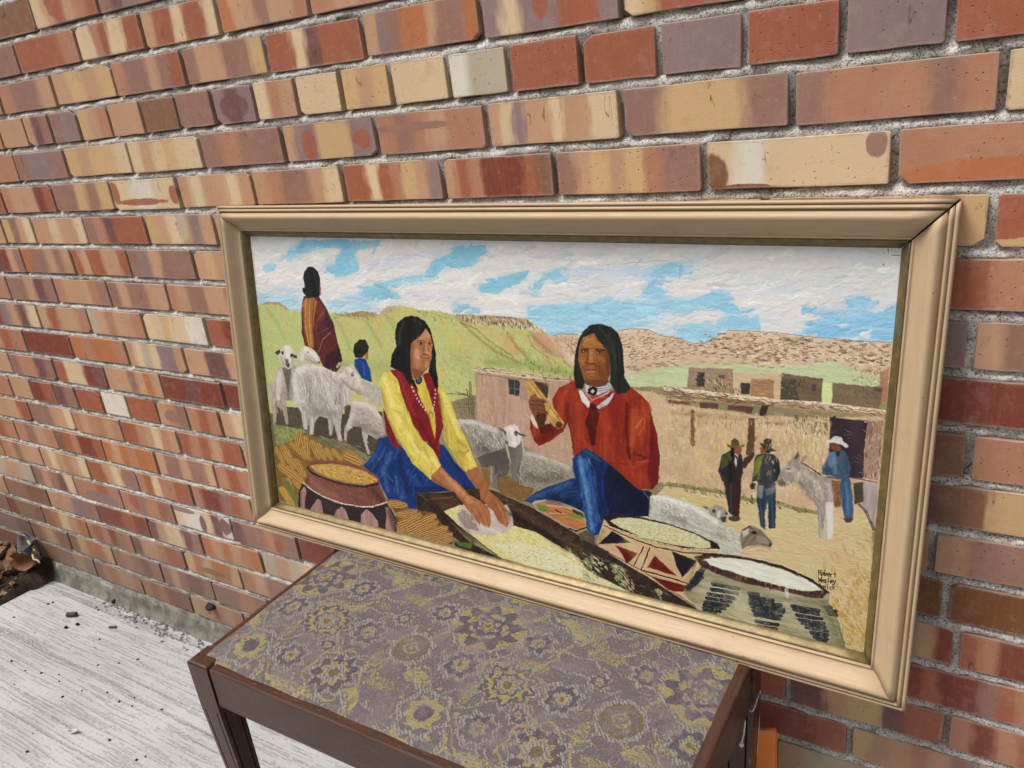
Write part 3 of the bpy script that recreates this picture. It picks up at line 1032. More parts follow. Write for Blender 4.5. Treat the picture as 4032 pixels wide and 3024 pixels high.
def leaf(name, L, W, curl, mat, seed):
    r = random.Random(seed)
    n, k = 12, 7
    V = []
    for i in range(n):
        t = i / (n - 1)
        w = W / 2 * math.sin(math.pi * min(1, t * .94 + .05)) ** .8
        for j in range(k):
            s = j / (k - 1) * 2 - 1
            V.append((L * (t - .5), w * s, curl * (abs(s) ** 1.6 * .8 + .5 * (2 * t - 1) ** 2) + r.uniform(-.05, .05) * curl))
    me = mesh(name, V, grid_faces(n, k), True)
    o = link(name, me, None, mat)
    md = o.modifiers.new("thickness", 'SOLIDIFY'); md.thickness = .0006
    return o

def tube(name, pts, rad, mat, parent=None, sides=7, taper=1.0):
    P = [Vector(p) for p in pts]
    V, F = [], []
    for i, p in enumerate(P):
        d = (P[min(i + 1, len(P) - 1)] - P[max(i - 1, 0)]).normalized()
        a = d.cross(Vector((.3, .2, 1))).normalized(); b = d.cross(a)
        rr = rad * (1 + (taper - 1) * i / (len(P) - 1))
        for s in range(sides):
            t = 2 * math.pi * s / sides
            V.append(p + a * rr * math.cos(t) + b * rr * math.sin(t))
    for i in range(len(P) - 1):
        for s in range(sides):
            s2 = (s + 1) % sides
            F.append((i * sides + s, i * sides + s2, (i + 1) * sides + s2, (i + 1) * sides + s))
    F += [tuple(range(sides))[::-1], tuple((len(P) - 1) * sides + s for s in range(sides))]
    return link(name, mesh(name, V, F, True), parent, mat)

def rest_on_soil(o, x, y, dz, rot):
    o.location = (x, y, soil_z(x, y) + dz); o.rotation_euler = rot

DB = {'bark1': (-2.5202, -0.053), 'bark2': (-2.4495, -0.0475), 'bark3': (-2.4497, -0.0721), 'bark4': (-2.4826, -0.0858), 'leaf': (-2.373, -0.039), 'crumple': (-2.3726, -0.0215), 'straw0': (-2.4296, -0.006, 0.1413), 'straw1': (-2.3786, -0.02, 0.139), 'straw2': (-2.3264, -0.035, 0.1355), 'curl0': (-2.3113, -0.05, 0.1348), 'curl1': (-2.2629, -0.07, 0.1442), 'curl2': (-2.2284, -0.075, 0.1518), 'curl3': (-2.2092, -0.08, 0.1517), 'twig0': (-2.5203, -0.05, 0.1203), 'twig1': (-2.4864, -0.04, 0.1306), 'twig2': (-2.4772, -0.03, 0.1209), 'rod': (-2.0787, -0.1031), 'rod2': (-1.9163, -0.0877), 'ball1': (-2.0255, -0.1205), 'ball2': (-2.0432, -0.1422), 'ball3': (-2.0181, -0.0155), 'chip': (-2.0063, -0.0044), 'shell': (-1.647, -0.3577), 'hole': (-1.5859, -0.004, 0.1304), 'specks': [(-2.0504, -0.2843, 0), (-1.7668, -0.1697, 0), (-1.9057, -0.133, 0), (-1.7323, -0.1405, 1), (-1.8868, -0.1584, 0), (-1.8752, -0.2608, 0), (-1.8502, -0.275, 0), (-1.6171, -0.2296, 0), (-1.6392, -0.2537, 0), (-1.6963, -0.2467, 0), (-1.8124, -0.1968, 0), (-1.5203, -0.227, 1), (-1.5963, -0.2493, 1), (-1.9763, -0.2894, 0), (-1.9255, -0.2766, 0), (-1.4321, -0.3306, 0), (-1.7876, -0.3029, 0), (-1.4416, -0.345, 0), (-2.1092, -0.191, 0), (-2.2436, -0.1765, 0), (-2.0335, -0.0553, 1), (-1.8662, -0.0182, 0), (-1.5492, -0.3364, 0), (-2.0971, -0.0257, 0), (-1.694, -0.4378, 0), (-1.7621, -0.2701, 0), (-2.2081, -0.0984, 0), (-2.2017, -0.0879, 0), (-1.7378, -0.4014, 1), (-1.9507, -0.3297, 0)]}
def at(k):
    return DB[k]
b = slab_chunk("bark_chunk", .10, .04, .035, MAT_BARK, 2); rest_on_soil(b, *at('bark1'), .01, (.5, -.5, 1.2))
tag(b, "pale split chunk of bark standing at the picture's left edge by the wall foot", "bark")
b = slab_chunk("bark_chunk", .075, .038, .035, MAT_BARK, 5); rest_on_soil(b, *at('bark2'), .01, (.2, -.7, 2.0))
tag(b, "knobbly pale bark chunk beside the brown leaf in the corner heap", "bark")
b = slab_chunk("bark_strip", .13, .05, .02, MAT_BARKD, 7, 4); rest_on_soil(b, *at('bark3'), .0, (.1, .1, .5))
tag(b, "flat dark layered bark strip against the broken slab edge", "bark")
b = slab_chunk("bark_strip", .11, .045, .018, MAT_BARKD, 9, 3); rest_on_soil(b, *at('bark4'), .0, (.1, -.1, 1.0))
tag(b, "small dark bark strip lying lowest in the heap, nearest the pavement", "bark")
l = leaf("dry_leaf", .085, .06, .03, MAT_LEAF, 3); rest_on_soil(l, *at('leaf'), .03, (1.0, .2, .4))
tag(l, "curled orange brown dry leaf at the corner of the broken slab", "leaf")
l = leaf("dry_leaf", .085, .055, .03, MAT_ASH, 4); rest_on_soil(l, *at('crumple'), .05, (.5, .3, -.5))
tag(l, "crumpled grey leaf lying on top of the brown leaf", "leaf")
s = tube("straw", [at('straw0'), at('straw1'), at('straw2')], .004, MAT_STRAW, None, 6, .6)
tag(s, "pale flat straw leaning against the brick wall above the heap", "straw")
s = tube("straw", [at('curl0'), at('curl1'), at('curl2'), at('curl3')], .003, MAT_STRAW, None, 6, .7)
tag(s, "short bent straw just above the crumpled grey leaf", "straw")
s = tube("twig", [at('twig0'), at('twig1'), at('twig2')], .0035, MAT_BARK, None, 6, .7)
tag(s, "thin brown twig at the far left edge of the heap", "twig")
lr = random.Random(21)
V, F = [], []
for i in range(900):                                    # chaff too small to count
    x = lr.uniform(-2.6, -1.93); y = lr.uniform(-.62, -.03)
    if x > -2.3290 + (y - (-0.0162)) * 0.2146:
        continue
    z = soil_z(x, y) + lr.uniform(.002, .022); L = abs(lr.gauss(0, .028)) + .008; w = abs(lr.gauss(0, .005)) + .001; a = lr.uniform(0, 6.3); t = lr.uniform(-.5, .5)
    d = Vector((math.cos(a), math.sin(a), t)) * L; q = Vector((-math.sin(a), math.cos(a), lr.uniform(-.4, .4))) * w; c = Vector((x, y, z))
    b0 = len(V); up = Vector((0, 0, .0025))
    V += [c - q, c + d * .5 - q * .6 + up, c + d, c + d * .5 + q + up, c + q]
    F += [(b0, b0 + 1, b0 + 3, b0 + 4), (b0 + 1, b0 + 2, b0 + 3)]
me = mesh("leaf_litter", V, F)
me.materials.append(MAT_BARKD); me.materials.append(MAT_BARK); me.materials.append(MAT_LEAF)
for p in me.polygons:
    p.material_index = (p.index // 2 * 7) % 11 % 3
o = bpy.data.objects.new("leaf_litter", me); COL.objects.link(o); o['kind'] = 'stuff'

# crumbs along the fillet and bits lying on the slab
def onslab(o, xy, h):
    o.location = (xy[0], xy[1], GZ + h)
b = tube("plug", [(-.014, 0, 0), (-.011, 0, 0), (.010, 0, .0005), (.014, 0, .001)], .0068, MAT_PEBBLE, None, 9, .9); onslab(b, at('rod'), .0066); b.rotation_euler = (0, 0, .42)
tag(b, "large dark grey brown plug lying on the white concrete", "pebble")
b = tube("plug", [(-.010, 0, 0), (-.004, 0, 0), (.006, 0, 0), (.010, 0, 0)], .0034, MAT_BROWN, None, 8, .9); onslab(b, at('rod2'), .0033); b.rotation_euler = (0, 0, .45)
tag(b, "slim reddish brown plug on the concrete near the wall foot", "pebble")
for k, s, lab in (('ball1', .0085, "round black ball on the concrete nearest the big plug"), ('ball2', .0085, "second black ball just below the big plug on the concrete"), ('ball3', .014, "biggest black pebble beside the white chip at the wall foot")):
    b = lump("pebble", s, s, s * .9, MAT_BLACK, hash(k) % 7 + 3, .08); onslab(b, at(k), s * .42); tag(b, lab, "pebble")
b = leaf("chip", .030, .016, .006, MAT_CHIP, 8); onslab(b, at('chip'), .002); b.rotation_euler = (.2, 0, -.4)
tag(b, "pale flat chip beside the biggest black pebble at the wall foot", "chip")
b = leaf("chip", .024, .009, .008, MAT_CHIP, 6); onslab(b, at('shell'), .002); b.rotation_euler = (.3, 0, .55)
tag(b, "white shell-like chip alone on the concrete left of the stool leg", "chip")
b = lump("pebble", .026, .022, .016, MAT_BLACK, 4, .15); b.location = at('hole'); b.rotation_euler = (.3, 0, .2)  # black lump added in place of a dark hole in the brick, no real pebble
tag(b, "dark lump standing in for a hole in the lowest brick course by the seat corner", "pebble")
for i, (x, y, kind) in enumerate(DB['specks']):
    s = lr.uniform(.0024, .0048)
    b = lump("crumb", s * 1.5, s, s * .8, MAT_BROWN if kind else MAT_BLACK, i, .2); onslab(b, (x, y), s * .3); b.rotation_euler = (0, 0, lr.uniform(0, 3))
    tag(b, "tiny brown crumb on the white concrete" if kind else "tiny black crumb on the white concrete", "crumb", "brown crumbs on the concrete" if kind else "black crumbs on the concrete")
V, F = [], []
for i in range(380):                                    # broken grit where the slab meets the fillet
    x = lr.uniform(-2.05, -.9); y = -.022 - abs(lr.gauss(0, .018)); s = abs(lr.gauss(0, .0026)) + .0012
    b0 = len(V); c = Vector((x, y, GZ + s * .4))
    for dx, dy, dz in ((1, 0, 0), (-.6, .8, 0), (-.5, -.9, 0), (.1, 0, 1), (0, 0, -.6)):
        V.append(c + Vector((dx * s * lr.uniform(.7, 1.4), dy * s * lr.uniform(.7, 1.3), dz * s)))
    F += [(b0, b0 + 1, b0 + 3), (b0 + 1, b0 + 2, b0 + 3), (b0 + 2, b0, b0 + 3), (b0 + 1, b0, b0 + 4), (b0 + 2, b0 + 1, b0 + 4), (b0, b0 + 2, b0 + 4)]
me = mesh("grit", V, F); me.materials.append(MAT_CEMENT); me.materials.append(MAT_SLAB)
for p in me.polygons:
    p.material_index = (p.index // 6) % 2
o = bpy.data.objects.new("grit", me); COL.objects.link(o); o['kind'] = 'stuff'

# ------------------------------------------------------------------ stool
def make_wood_mat():
    M = Mat("dark_mahogany")
    p = M.n("ShaderNodeTexCoord").outputs['UV']
    mp = M.n("ShaderNodeMapping"); M.put(mp.inputs[0], p); mp.inputs['Scale'].default_value = (1.2, 26, 1)
    g = M.noise(mp.outputs[0], 9, 5, .6, .3)
    w = M.pos()
    b = M.noise(w, 12, 3, .6)
    c = M.mix(M.ramp(g, .3, .75), (.043, .017, .010), (.080, .032, .018))
    c = M.mix(M.ramp(b, .5, .8, 0, .3), c, (.022, .011, .009))
    pt = M.n("ShaderNodeNewGeometry").outputs['Pointiness']
    wear = M.math('MULTIPLY', M.ramp(pt, .55, .62), M.ramp(M.noise(w, 60, 4, .7), .52, .68))
    c = M.mix(wear, c, (.26, .13, .07))
    return M.set(c, rough=M.ramp(b, .3, .7, .24, .36), normal=M.bump(g, .05, .0006), spec=.45)
MAT_WOOD = make_wood_mat()
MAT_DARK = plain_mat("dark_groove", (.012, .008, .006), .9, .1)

SX0, SX1, SY0, SY1, ST = -.991, -.235, -.4205, -.0600, .4955
stool = empty("stool", "dark mahogany stool with patterned grey and yellow brocade seat against brick wall", "stool", (-.613, -.24, GZ))
SINV = Vector((.613, .24, -GZ))

def bevel_box(name, x0, x1, y0, y1, z0, z1, mat, parent, off, bev=.003, seg=3, long='x'):
    bm = bmesh.new()
    bmesh.ops.create_cube(bm, size=1)
    for v in bm.verts:
        v.co = Vector(((x0 + x1) / 2 + v.co.x * (x1 - x0), (y0 + y1) / 2 + v.co.y * (y1 - y0), (z0 + z1) / 2 + v.co.z * (z1 - z0))) + off
    bmesh.ops.bevel(bm, geom=bm.edges[:], offset=bev, segments=seg, profile=.5, affect='EDGES')
    uvl = bm.loops.layers.uv.new("UVMap")
    for f in bm.faces:
        f.smooth = len(f.verts) == 4 and f.calc_area() < .0006
        for lp in f.loops:
            c = lp.vert.co
            lp[uvl].uv = ((c.x, c.z + c.y) if long == 'x' else (c.y, c.z + c.x) if long == 'y' else (c.z, c.x + c.y))
    me = bpy.data.meshes.new(name); bm.to_mesh(me); bm.free()
    return link(name, me, parent, mat)

def leg(xo, yo, sx, sy):
    """square leg tapering on its inner faces, with two reeded grooves on every face; xo, yo is the outer corner"""
    lev = [(.4968, .045, .040, 0, .004), (.4955, .045, .040, 0, .0015), (.4920, .045, .040, 0, 0), (.408, .0435, .0385, 0, 0), (.406, .0435, .0385, 1, 0), (.20, .034, .031, 1, 0), (GZ, .023, .023, 1, 0)]
    V, F = [], []
    gw, gd = .0022, .0018
    for z, wx, wy, gr, ins in lev:
        t = max(0, (.42 - z) / .42)
        ox, oy = .020 * t, .012 * t              # the outer faces lean in too
        ring = []
        def side(L):
            a = .0075 * L / .045; d = gd if gr else 0
            return [(0, 0), (a, 0), (a + .0003, d), (a + gw, d), (a + gw + .0003, 0), (L - a - gw - .0003, 0), (L - a - gw, d), (L - a - .0003, d), (L - a, 0)]
        for (x, d) in side(wx): ring.append((x, d))
        for (x, d) in side(wy): ring.append((wx - d, x))
        for (x, d) in side(wx): ring.append((wx - x, wy - d))
        for (x, d) in side(wy): ring.append((d, wy - x))
        for (x, y) in ring:
            x = min(max(x, ins), wx - ins); y = min(max(y, ins), wy - ins)
            V.append(Vector((xo + sx * (ox + x), yo + sy * (oy + y), z)) + SINV)
    n = 36
    for r in range(len(lev) - 1):
        for i in range(n):
            k = (i + 1) % n
            q = (r * n + i, r * n + k, (r + 1) * n + k, (r + 1) * n + i)
            F.append(q if sx * sy < 0 else q[::-1])
    top = tuple(range(n)); bot = tuple((len(lev) - 1) * n + i for i in range(n))
    F.append(top[::-1] if sx * sy < 0 else top); F.append(bot if sx * sy < 0 else bot[::-1])
    me = mesh("leg", V, F)
    uvl = me.uv_layers.new(name="UVMap")
    for lp in me.loops:
        c = V[lp.vertex_index]; uvl.data[lp.index].uv = (c.z, c.x + c.y)
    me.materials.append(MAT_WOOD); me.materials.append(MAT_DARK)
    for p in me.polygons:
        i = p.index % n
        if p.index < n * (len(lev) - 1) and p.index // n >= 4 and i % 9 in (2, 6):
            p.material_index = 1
    bm = bmesh.new(); bm.from_mesh(me); bmesh.ops.recalc_face_normals(bm, faces=bm.faces[:]); bm.to_mesh(me); bm.free()
    o = bpy.data.objects.new("leg", me); COL.objects.link(o); o.parent = stool
    return o
leg(SX0, SY0, 1, 1); leg(SX1, SY0, -1, 1); leg(SX0, SY1, 1, -1); leg(SX1, SY1, -1, -1)
RB = .4235
bevel_box("rail", SX0 + .0455, SX1 - .0455, SY0 + .002, SY0 + .020, RB, ST - .0015, MAT_WOOD, stool, SINV, .0035)
bevel_box("rail", SX0 + .0455, SX1 - .0455, SY1 - .020, SY1 - .002, RB, ST - .0015, MAT_WOOD, stool, SINV, .0035)
bevel_box("rail", SX0 + .002, SX0 + .020, SY0 + .0405, SY1 - .0405, RB, ST - .0015, MAT_WOOD, stool, SINV, .0035, 3, 'y')
bevel_box("rail", SX1 - .020, SX1 - .002, SY0 + .0405, SY1 - .0405, RB, ST - .0015, MAT_WOOD, stool, SINV, .0035, 3, 'y')

def brocade():
    """woven pattern of the seat, half a millimetre per pixel: plum-grey ground, straw yellow and silver-grey weft"""
    w_, h_ = 1500, 720
    rng = np.random.default_rng(12)
    y, x = np.mgrid[0:h_, 0:w_].astype(np.float32) * .5          # mm from the front left corner
    jx = smooth_noise(rng, h_, w_, 4, 4) * 1.5 + smooth_noise(rng, h_, w_, 14, 14) * 1.8; jy = smooth_noise(rng, h_, w_, 4, 4) * 1.5 + smooth_noise(rng, h_, w_, 14, 14) * 1.8
    x = x + jx; y = y + jy
    PX, PY = 328.0, 270.0
    kind = np.zeros((h_, w_), np.int8)      # 0 ground, 1 yellow, 2 silver, 3 dark plum, 4 brown
    def cell(cx, cy):
        dx = (x - cx + PX / 2) % PX - PX / 2; dy = (y - cy + PY / 2) % PY - PY / 2
        return dx, dy
    def polar(cx, cy, rot=0.0, sx=1.0, sy=1.0):
        dx, dy = cell(cx, cy); dx = dx / sx; dy = dy / sy
        return np.hypot(dx, dy), np.arctan2(dy, dx) + rot
    def put(mask, k):
        kind[mask] = k
    # serpentine bands that tie the medallions together
    for (cy, ph, am, c, w1, w2) in ((185, 0.0, 26, 1, 13, 2.2), (95, 2.2, 22, 1, 12, 2.2), (18, 4.0, 20, 1, 11, 2.0)):
        u = ((y - cy + PY / 2) % PY - PY / 2) - am * np.sin(2 * np.pi * x / PX * 2 + ph) - 7 * np.sin(2 * np.pi * x / PX * 6 + ph * 2)
        sel = np.sin(2 * np.pi * x / PX + ph) > -.25
        put((np.abs(u) < w1 * (.55 + .45 * np.sin(2 * np.pi * x / PX * 3 + ph))) & sel, c)
        put(np.abs(np.abs(u) - w1 - 3) < w2, 2)
    for (cx, ph) in ((100, .4), (185, 2.0), (265, 1.1), (20, 3.1)):
        u = ((x - cx + PX / 2) % PX - PX / 2) - 15 * np.sin(2 * np.pi * y / PY * 3 + ph)
        put((np.abs(u) < 2.6) & (np.sin(2 * np.pi * y / PY * 2 + ph) > -.4), 2)
        put((np.abs(u - 6) < 2.4) & (np.sin(2 * np.pi * y / PY * 2 + ph + 1) > .0), 1)
    def medal(cx, cy, r0, petals, cols, rot=0.0, sx=1.0, sy=1.0, depth=.16):
        r, a = polar(cx, cy, rot, sx, sy)
        for frac, c, dp, nn in cols:
            rr = r0 * frac * (1 + dp * np.cos(nn * a))
            put(r < rr, c)
    # large flower: dark petals on a yellow shield
    r, a = polar(52, 226, 0, 1.25, 1.05)
    put(r < 47 * (1 + .10 * np.cos(4 * a)), 1)
    put(np.abs(r - 51 * (1 + .10 * np.cos(4 * a))) < 2.2, 2)
    medal(52, 226, 40, 9, ((1.0, 3, .20, 9), (.62, 1, .10, 9), (.55, 3, .16, 5), (.34, 2, .2, 6), (.25, 4, .0, 1), (.20, 1, .12, 6), (.09, 4, 0, 1)), .3, 1.18, 1.0)
    r, a = polar(52, 226, 0, 1.18, 1.0)
    put((np.abs(r - 27) < 2.5) & (np.cos(4 * a + .6) > .35), 1)
    put((np.abs(r - 22) < 2.0) & (np.cos(5 * a) > .2), 2)
    # small silver rosettes
    for cx, cy, s in ((138, 224, 23), (302, 226, 21), (145, 55, 24), (61, 141, 27), (218, 143, 25), (250, 190, 14), (180, 95, 13)):
        medal(cx, cy, s, 8, ((1.15, 2, .16, 8), (.82, 3, .14, 8), (.5, 2, .1, 6), (.34, 1, .15, 6), (.15, 4, 0, 1)), .2)
    # yellow flower with silver ring
    medal(140, 137, 40, 10, ((1.05, 2, .14, 10), (.90, 3, .12, 10), (.78, 1, .18, 10), (.52, 3, .1, 8), (.44, 2, .12, 8), (.27, 1, .1, 6), (.17, 4, 0, 1)), 0, 1.05, .95)
    r, a = polar(140, 137)
    put((np.abs(r - 30) < 3.2) & (np.cos(10 * a + 1) > .55), 3)
    # diamond rosette on dark ground
    r, a = polar(302, 140)
    put(r < 48 * (1 + .10 * np.cos(4 * a)), 0)
    dx, dy = cell(302, 140)
    dm = np.abs(dx) + np.abs(dy) * 1.1
    rr = np.hypot(dx, dy)
    put((np.abs(rr - 31 * (1 + .07 * np.cos(12 * a))) < 4.5), 2); put(np.abs(rr - 25) < 2.2, 4)
    put(dm < 22, 4); put(dm < 19, 0); put(np.abs(dm - 13) < 2.6, 1); put(dm < 5, 1)
    for k in range(6):
        t = k * math.pi / 3
        dx, dy = cell(302 + 43 * math.cos(t), 140 + 40 * math.sin(t)); put(np.hypot(dx, dy) < 3.4, 1 if k % 2 else 2)
    # yellow ring flower
    r, a = polar(66, 47)
    put(r < 40, 0); put(np.abs(r - 35 * (1 + .10 * np.cos(6 * a))) < 3.6, 2)
    put((r < 25 * (1 + .12 * np.cos(9 * a))) & (r > 13.5), 1); put((r < 12), 3)
    for k in range(5):
        t = k * 1.257 + .4
        dx, dy = cell(66 + 45 * math.cos(t), 47 + 42 * math.sin(t)); put(np.hypot(dx, dy) < 3.6, 1)
    # worn grey rosette
    medal(229, 55, 42, 9, ((1.1, 1, .08, 7), (1.0, 0, .1, 7), (.92, 2, .16, 9), (.74, 3, .18, 9), (.5, 1, .18, 8), (.38, 2, .16, 8), (.2, 4, 0, 1)), .1)
    # dashed yellow leaves
    for cx, cy, w0, h0 in ((150, 182, 30, 9), (305, 66, 24, 10), (20, 95, 26, 9), (238, 236, 28, 12), (190, 12, 34, 9), (100, 100, 9, 24), (266, 100, 9, 22)):
        dx, dy = cell(cx, cy)
        put((np.hypot(dx / w0, dy / h0) < 1) & (((x * .8 + y) % 4.2) < 2.2), 1)
    # fine scrolls between the medallions
    ns = smooth_noise(rng, h_, w_, 34, 44) + .35 * smooth_noise(rng, h_, w_, 12, 14)
    free = kind == 0
    put(free & (np.abs(ns - .22) < .028), 2)
    put(free & (np.abs(ns + .28) < .03), 1)
    put(free & (ns > .62) & (((x + y * .5) % 4.5) < 2.3), 1)
    # weave: raised silver chenille is broken into stitches, yellow weft shows its binding threads
    st = ((x * .75 + y * .65) % 4.6)
    put((kind == 2) & (st < 1.3), 0)
    put((kind == 1) & (smooth_noise(rng, h_, w_, 2, 10) > .52), 4)
    put((kind == 1) & (smooth_noise(rng, h_, w_, 5, 7) > .62), 2)
    put((kind == 3) & (smooth_noise(rng, h_, w_, 2, 12) > .6), 0)
    e = smooth_noise(rng, h_, w_, 1.2, 3.0)
    cols = np.array([hexcol(c) for c in ('786c70', 'ab9c6c', 'a39e94', '665a62', '7b6a4e')], np.float32)
    img = cols[kind]
    rib = (np.sin((x * .94 + y * .34) * 2 * np.pi / 1.5)).astype(np.float32)
    img = img * (1 + .05 * rib + .10 * e)[..., None]
    hair = smooth_noise(rng, h_, w_, 26, 1.4)
    img = img + (np.clip(hair - .62, 0, 1) * .35)[..., None] * np.array([1, .95, .85], np.float32)
    mixf = np.clip(smooth_noise(rng, h_, w_, 1.5, 5) * .8 - .25, 0, .55)[..., None]
    img = img * (1 - mixf) + cols[2] * .95 * mixf
    wear = np.clip(smooth_noise(rng, h_, w_, 50, 60) * .6 + smooth_noise(rng, h_, w_, 9, 11) * .3, 0, .5)[..., None]
    img = img * (1 - wear) + hexcol('968a86') * wear
    hg = np.array([.2, .7, 1.0, .1, .4], np.float32)[kind] + .25 * rib + .3 * e
    return np.clip(img, 0, 1), hg

def to_image(name, arr, color=True):
    h, w = arr.shape[:2]
    im = bpy.data.images.new(name, w, h, alpha=False, float_buffer=False)
    im.colorspace_settings.name = 'sRGB' if color else 'Non-Color'
    px = np.ones((h, w, 4), np.float32)
    px[..., :3] = arr if arr.ndim == 3 else arr[..., None]
    im.pixels.foreach_set(px[::-1].ravel())
    im.update(); im.pack()
    return im

def norm01(a):
    lo, hi = np.percentile(a, 1), np.percentile(a, 99)
    return np.clip((a - lo) / (hi - lo), 0, 1)

def image_mat(name, img, hgt, gain, rough, bstr, bdist, spec):
    M = Mat(name)
    uv = M.n("ShaderNodeUVMap"); uv.uv_map = "UVMap"
    a = M.n("ShaderNodeTexImage"); a.image = to_image(name + "_colour", img); a.extension = 'EXTEND'; M.put(a.inputs[0], uv.outputs[0])
    b = M.n("ShaderNodeTexImage"); b.image = to_image(name + "_relief", norm01(hgt), False); b.extension = 'EXTEND'; M.put(b.inputs[0], uv.outputs[0])
    c = M.mix(1.0, a.outputs[0], (gain, gain, gain), 'MULTIPLY')
    return M.set(c, rough=rough, normal=M.bump(b.outputs[0], bstr, bdist), spec=spec)

fi, fh = brocade()
MAT_FABRIC = image_mat("brocade", fi[::-1], fh[::-1], KA * .86, .85, .8, .0014, .15)
# padded seat: rounded rim, crown, pressed down at the back where the picture frame stands
CX0, CX1, CY0, CY1 = SX0 + .010, SX1 - .0125, SY0 + .0125, SY1 - .0125
ux = np.linspace(0, 1, 150); uy = np.linspace(0, 1, 80)
V, UV = [], []
for j, b_ in enumerate(uy):
    for i, a_ in enumerate(ux):
        x = CX0 + (CX1 - CX0) * a_; y = CY0 + (CY1 - CY0) * b_
        e = min(x - CX0, CX1 - x, y - CY0, CY1 - y)
        t = min(1, e / .022); crown = (1 - (1 - t) ** 2.2)
        amp = .0105 - .0085 * a_
        z = .4915 + .0055 * crown + amp * min(1, e / .07) ** .8
        z += .0012 * math.sin(x * 23 + y * 11) * crown + .0006 * math.sin(x * 61 - y * 43)
        V.append(Vector((x, y, z)) + SINV); UV.append(((x - CX0) / .75, (y - CY0) / .36))
n0 = len(V); gxn, gyn = len(ux), len(uy)
F = [tuple(f) for f in grid_faces(gyn, gxn)]
border = [i for i in range(gxn)] + [j * gxn + gxn - 1 for j in range(1, gyn)] + [(gyn - 1) * gxn + i for i in range(gxn - 2, -1, -1)] + [j * gxn for j in range(gyn - 2, 0, -1)]
for b_ in border:
    c = V[b_]; V.append(Vector((c.x, c.y, .474 - GZ))); UV.append(UV[b_])
for i in range(len(border)):
    k = (i + 1) % len(border)
    F.append((border[k], border[i], n0 + i, n0 + k))
me = mesh("seat", V, F, True)
uvl = me.uv_layers.new(name="UVMap")
uvl.data.foreach_set('uv', np.array([UV[lp.vertex_index] for lp in me.loops], np.float32).ravel())
link("seat", me, stool, MAT_FABRIC)
# frayed threads along the worn front edge
V, F = [], []
for i in range(240):
    x = lr.uniform(CX0 + .02, CX1 - .01); y = CY0 + lr.uniform(-.0035, .003); z = .490 + lr.uniform(-.002, .004); L = lr.uniform(.004, .016); a = lr.uniform(-.5, .5); w = .00035
    b0 = len(V); c = Vector((x, y, z)) + SINV
    d = Vector((math.cos(a) * L, lr.uniform(-.004, .0015), lr.uniform(-.003, .003)))
    V += [c, c + d, c + d + Vector((0, 0, w)), c + Vector((0, 0, w)), c + d * .5 + Vector((0, -w, w))]
    F += [(b0, b0 + 1, b0 + 4), (b0 + 1, b0 + 2, b0 + 4), (b0 + 2, b0 + 3, b0 + 4), (b0 + 3, b0, b0 + 4)]
MAT_THREAD = plain_mat("straw_thread", (.42, .38, .27), .8, .1)
o = link("fray", mesh("fray", V, F), stool, MAT_THREAD); o['kind'] = 'stuff'

# ------------------------------------------------------------------ framed painting
FW_, FH_ = 1.13515, 0.60301
fr = empty("framed_painting", "oil painting of two seated people grinding corn, in beige moulded frame leaning on wall", "painting")
E1, EN, E2, FO = (0.999871, 0.002951, -0.015769), (-0.005140, 0.990049, -0.140632), (-0.015197, -0.140695, -0.989936), (-0.620632, -0.106529, 0.497027)          # width, into the wall, down; bottom centre of the front
mm = Matrix.Identity(4)
for r_ in range(3):
    mm[r_][0] = E1[r_]; mm[r_][1] = EN[r_]; mm[r_][2] = -E2[r_]; mm[r_][3] = FO[r_]
fr.matrix_world = mm

def make_frame_mat():
    M = Mat("aged_beige_gilt")
    p = M.n("ShaderNodeTexCoord").outputs['UV']
    mp = M.n("ShaderNodeMapping"); M.put(mp.inputs[0], p); mp.inputs['Scale'].default_value = (3, 60, 1)
    st = M.noise(mp.outputs[0], 6, 5, .6, .2)
    w = M.pos()
    b = M.noise(w, 26, 4, .6)
    c = M.mix(M.ramp(st, .3, .7), (.475, .348, .218), (.435, .315, .19))
    c = M.mix(M.ramp(b, .5, .8, 0, .4), c, (.33, .225, .12))
    sp = M.math('MULTIPLY', M.ramp(M.voro(w, 55), .04, .09, 1, 0), M.ramp(M.voro(w, 55, 'F1', 'Color'), .72, .74))
    c = M.mix(M.math('MULTIPLY', sp, .6), c, (.16, .085, .04))
    sc = M.ramp(M.noise(mp.outputs[0], 3.5, 5, .75), .70, .73, 0, .55)
    c = M.mix(M.math('MULTIPLY', sc, .5), c, (.27, .17, .10))
    su = M.n("ShaderNodeSeparateXYZ"); M.put(su.inputs[0], p)
    du = M.ramp(M.math('ABSOLUTE', M.math('SUBTRACT', su.outputs[0], 3.905)), .05, .075, 1, 0)
    dv = M.math('ADD', M.math('SUBTRACT', su.outputs[1], .0585), M.math('MULTIPLY', M.math('SUBTRACT', M.noise(w, 95, 4, .7), .5), .010))
    sf = M.math('MULTIPLY', du, M.ramp(M.math('ABSOLUTE', dv), .0008, .0016, .8, 0))
    c = M.mix(sf, c, (.24, .145, .085))
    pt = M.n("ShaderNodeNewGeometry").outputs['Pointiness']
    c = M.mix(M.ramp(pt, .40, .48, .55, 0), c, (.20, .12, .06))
    return M.set(c, rough=M.ramp(st, .3, .7, .48, .6), metal=0.0, normal=M.bump(st, .10, .0006), spec=.35)

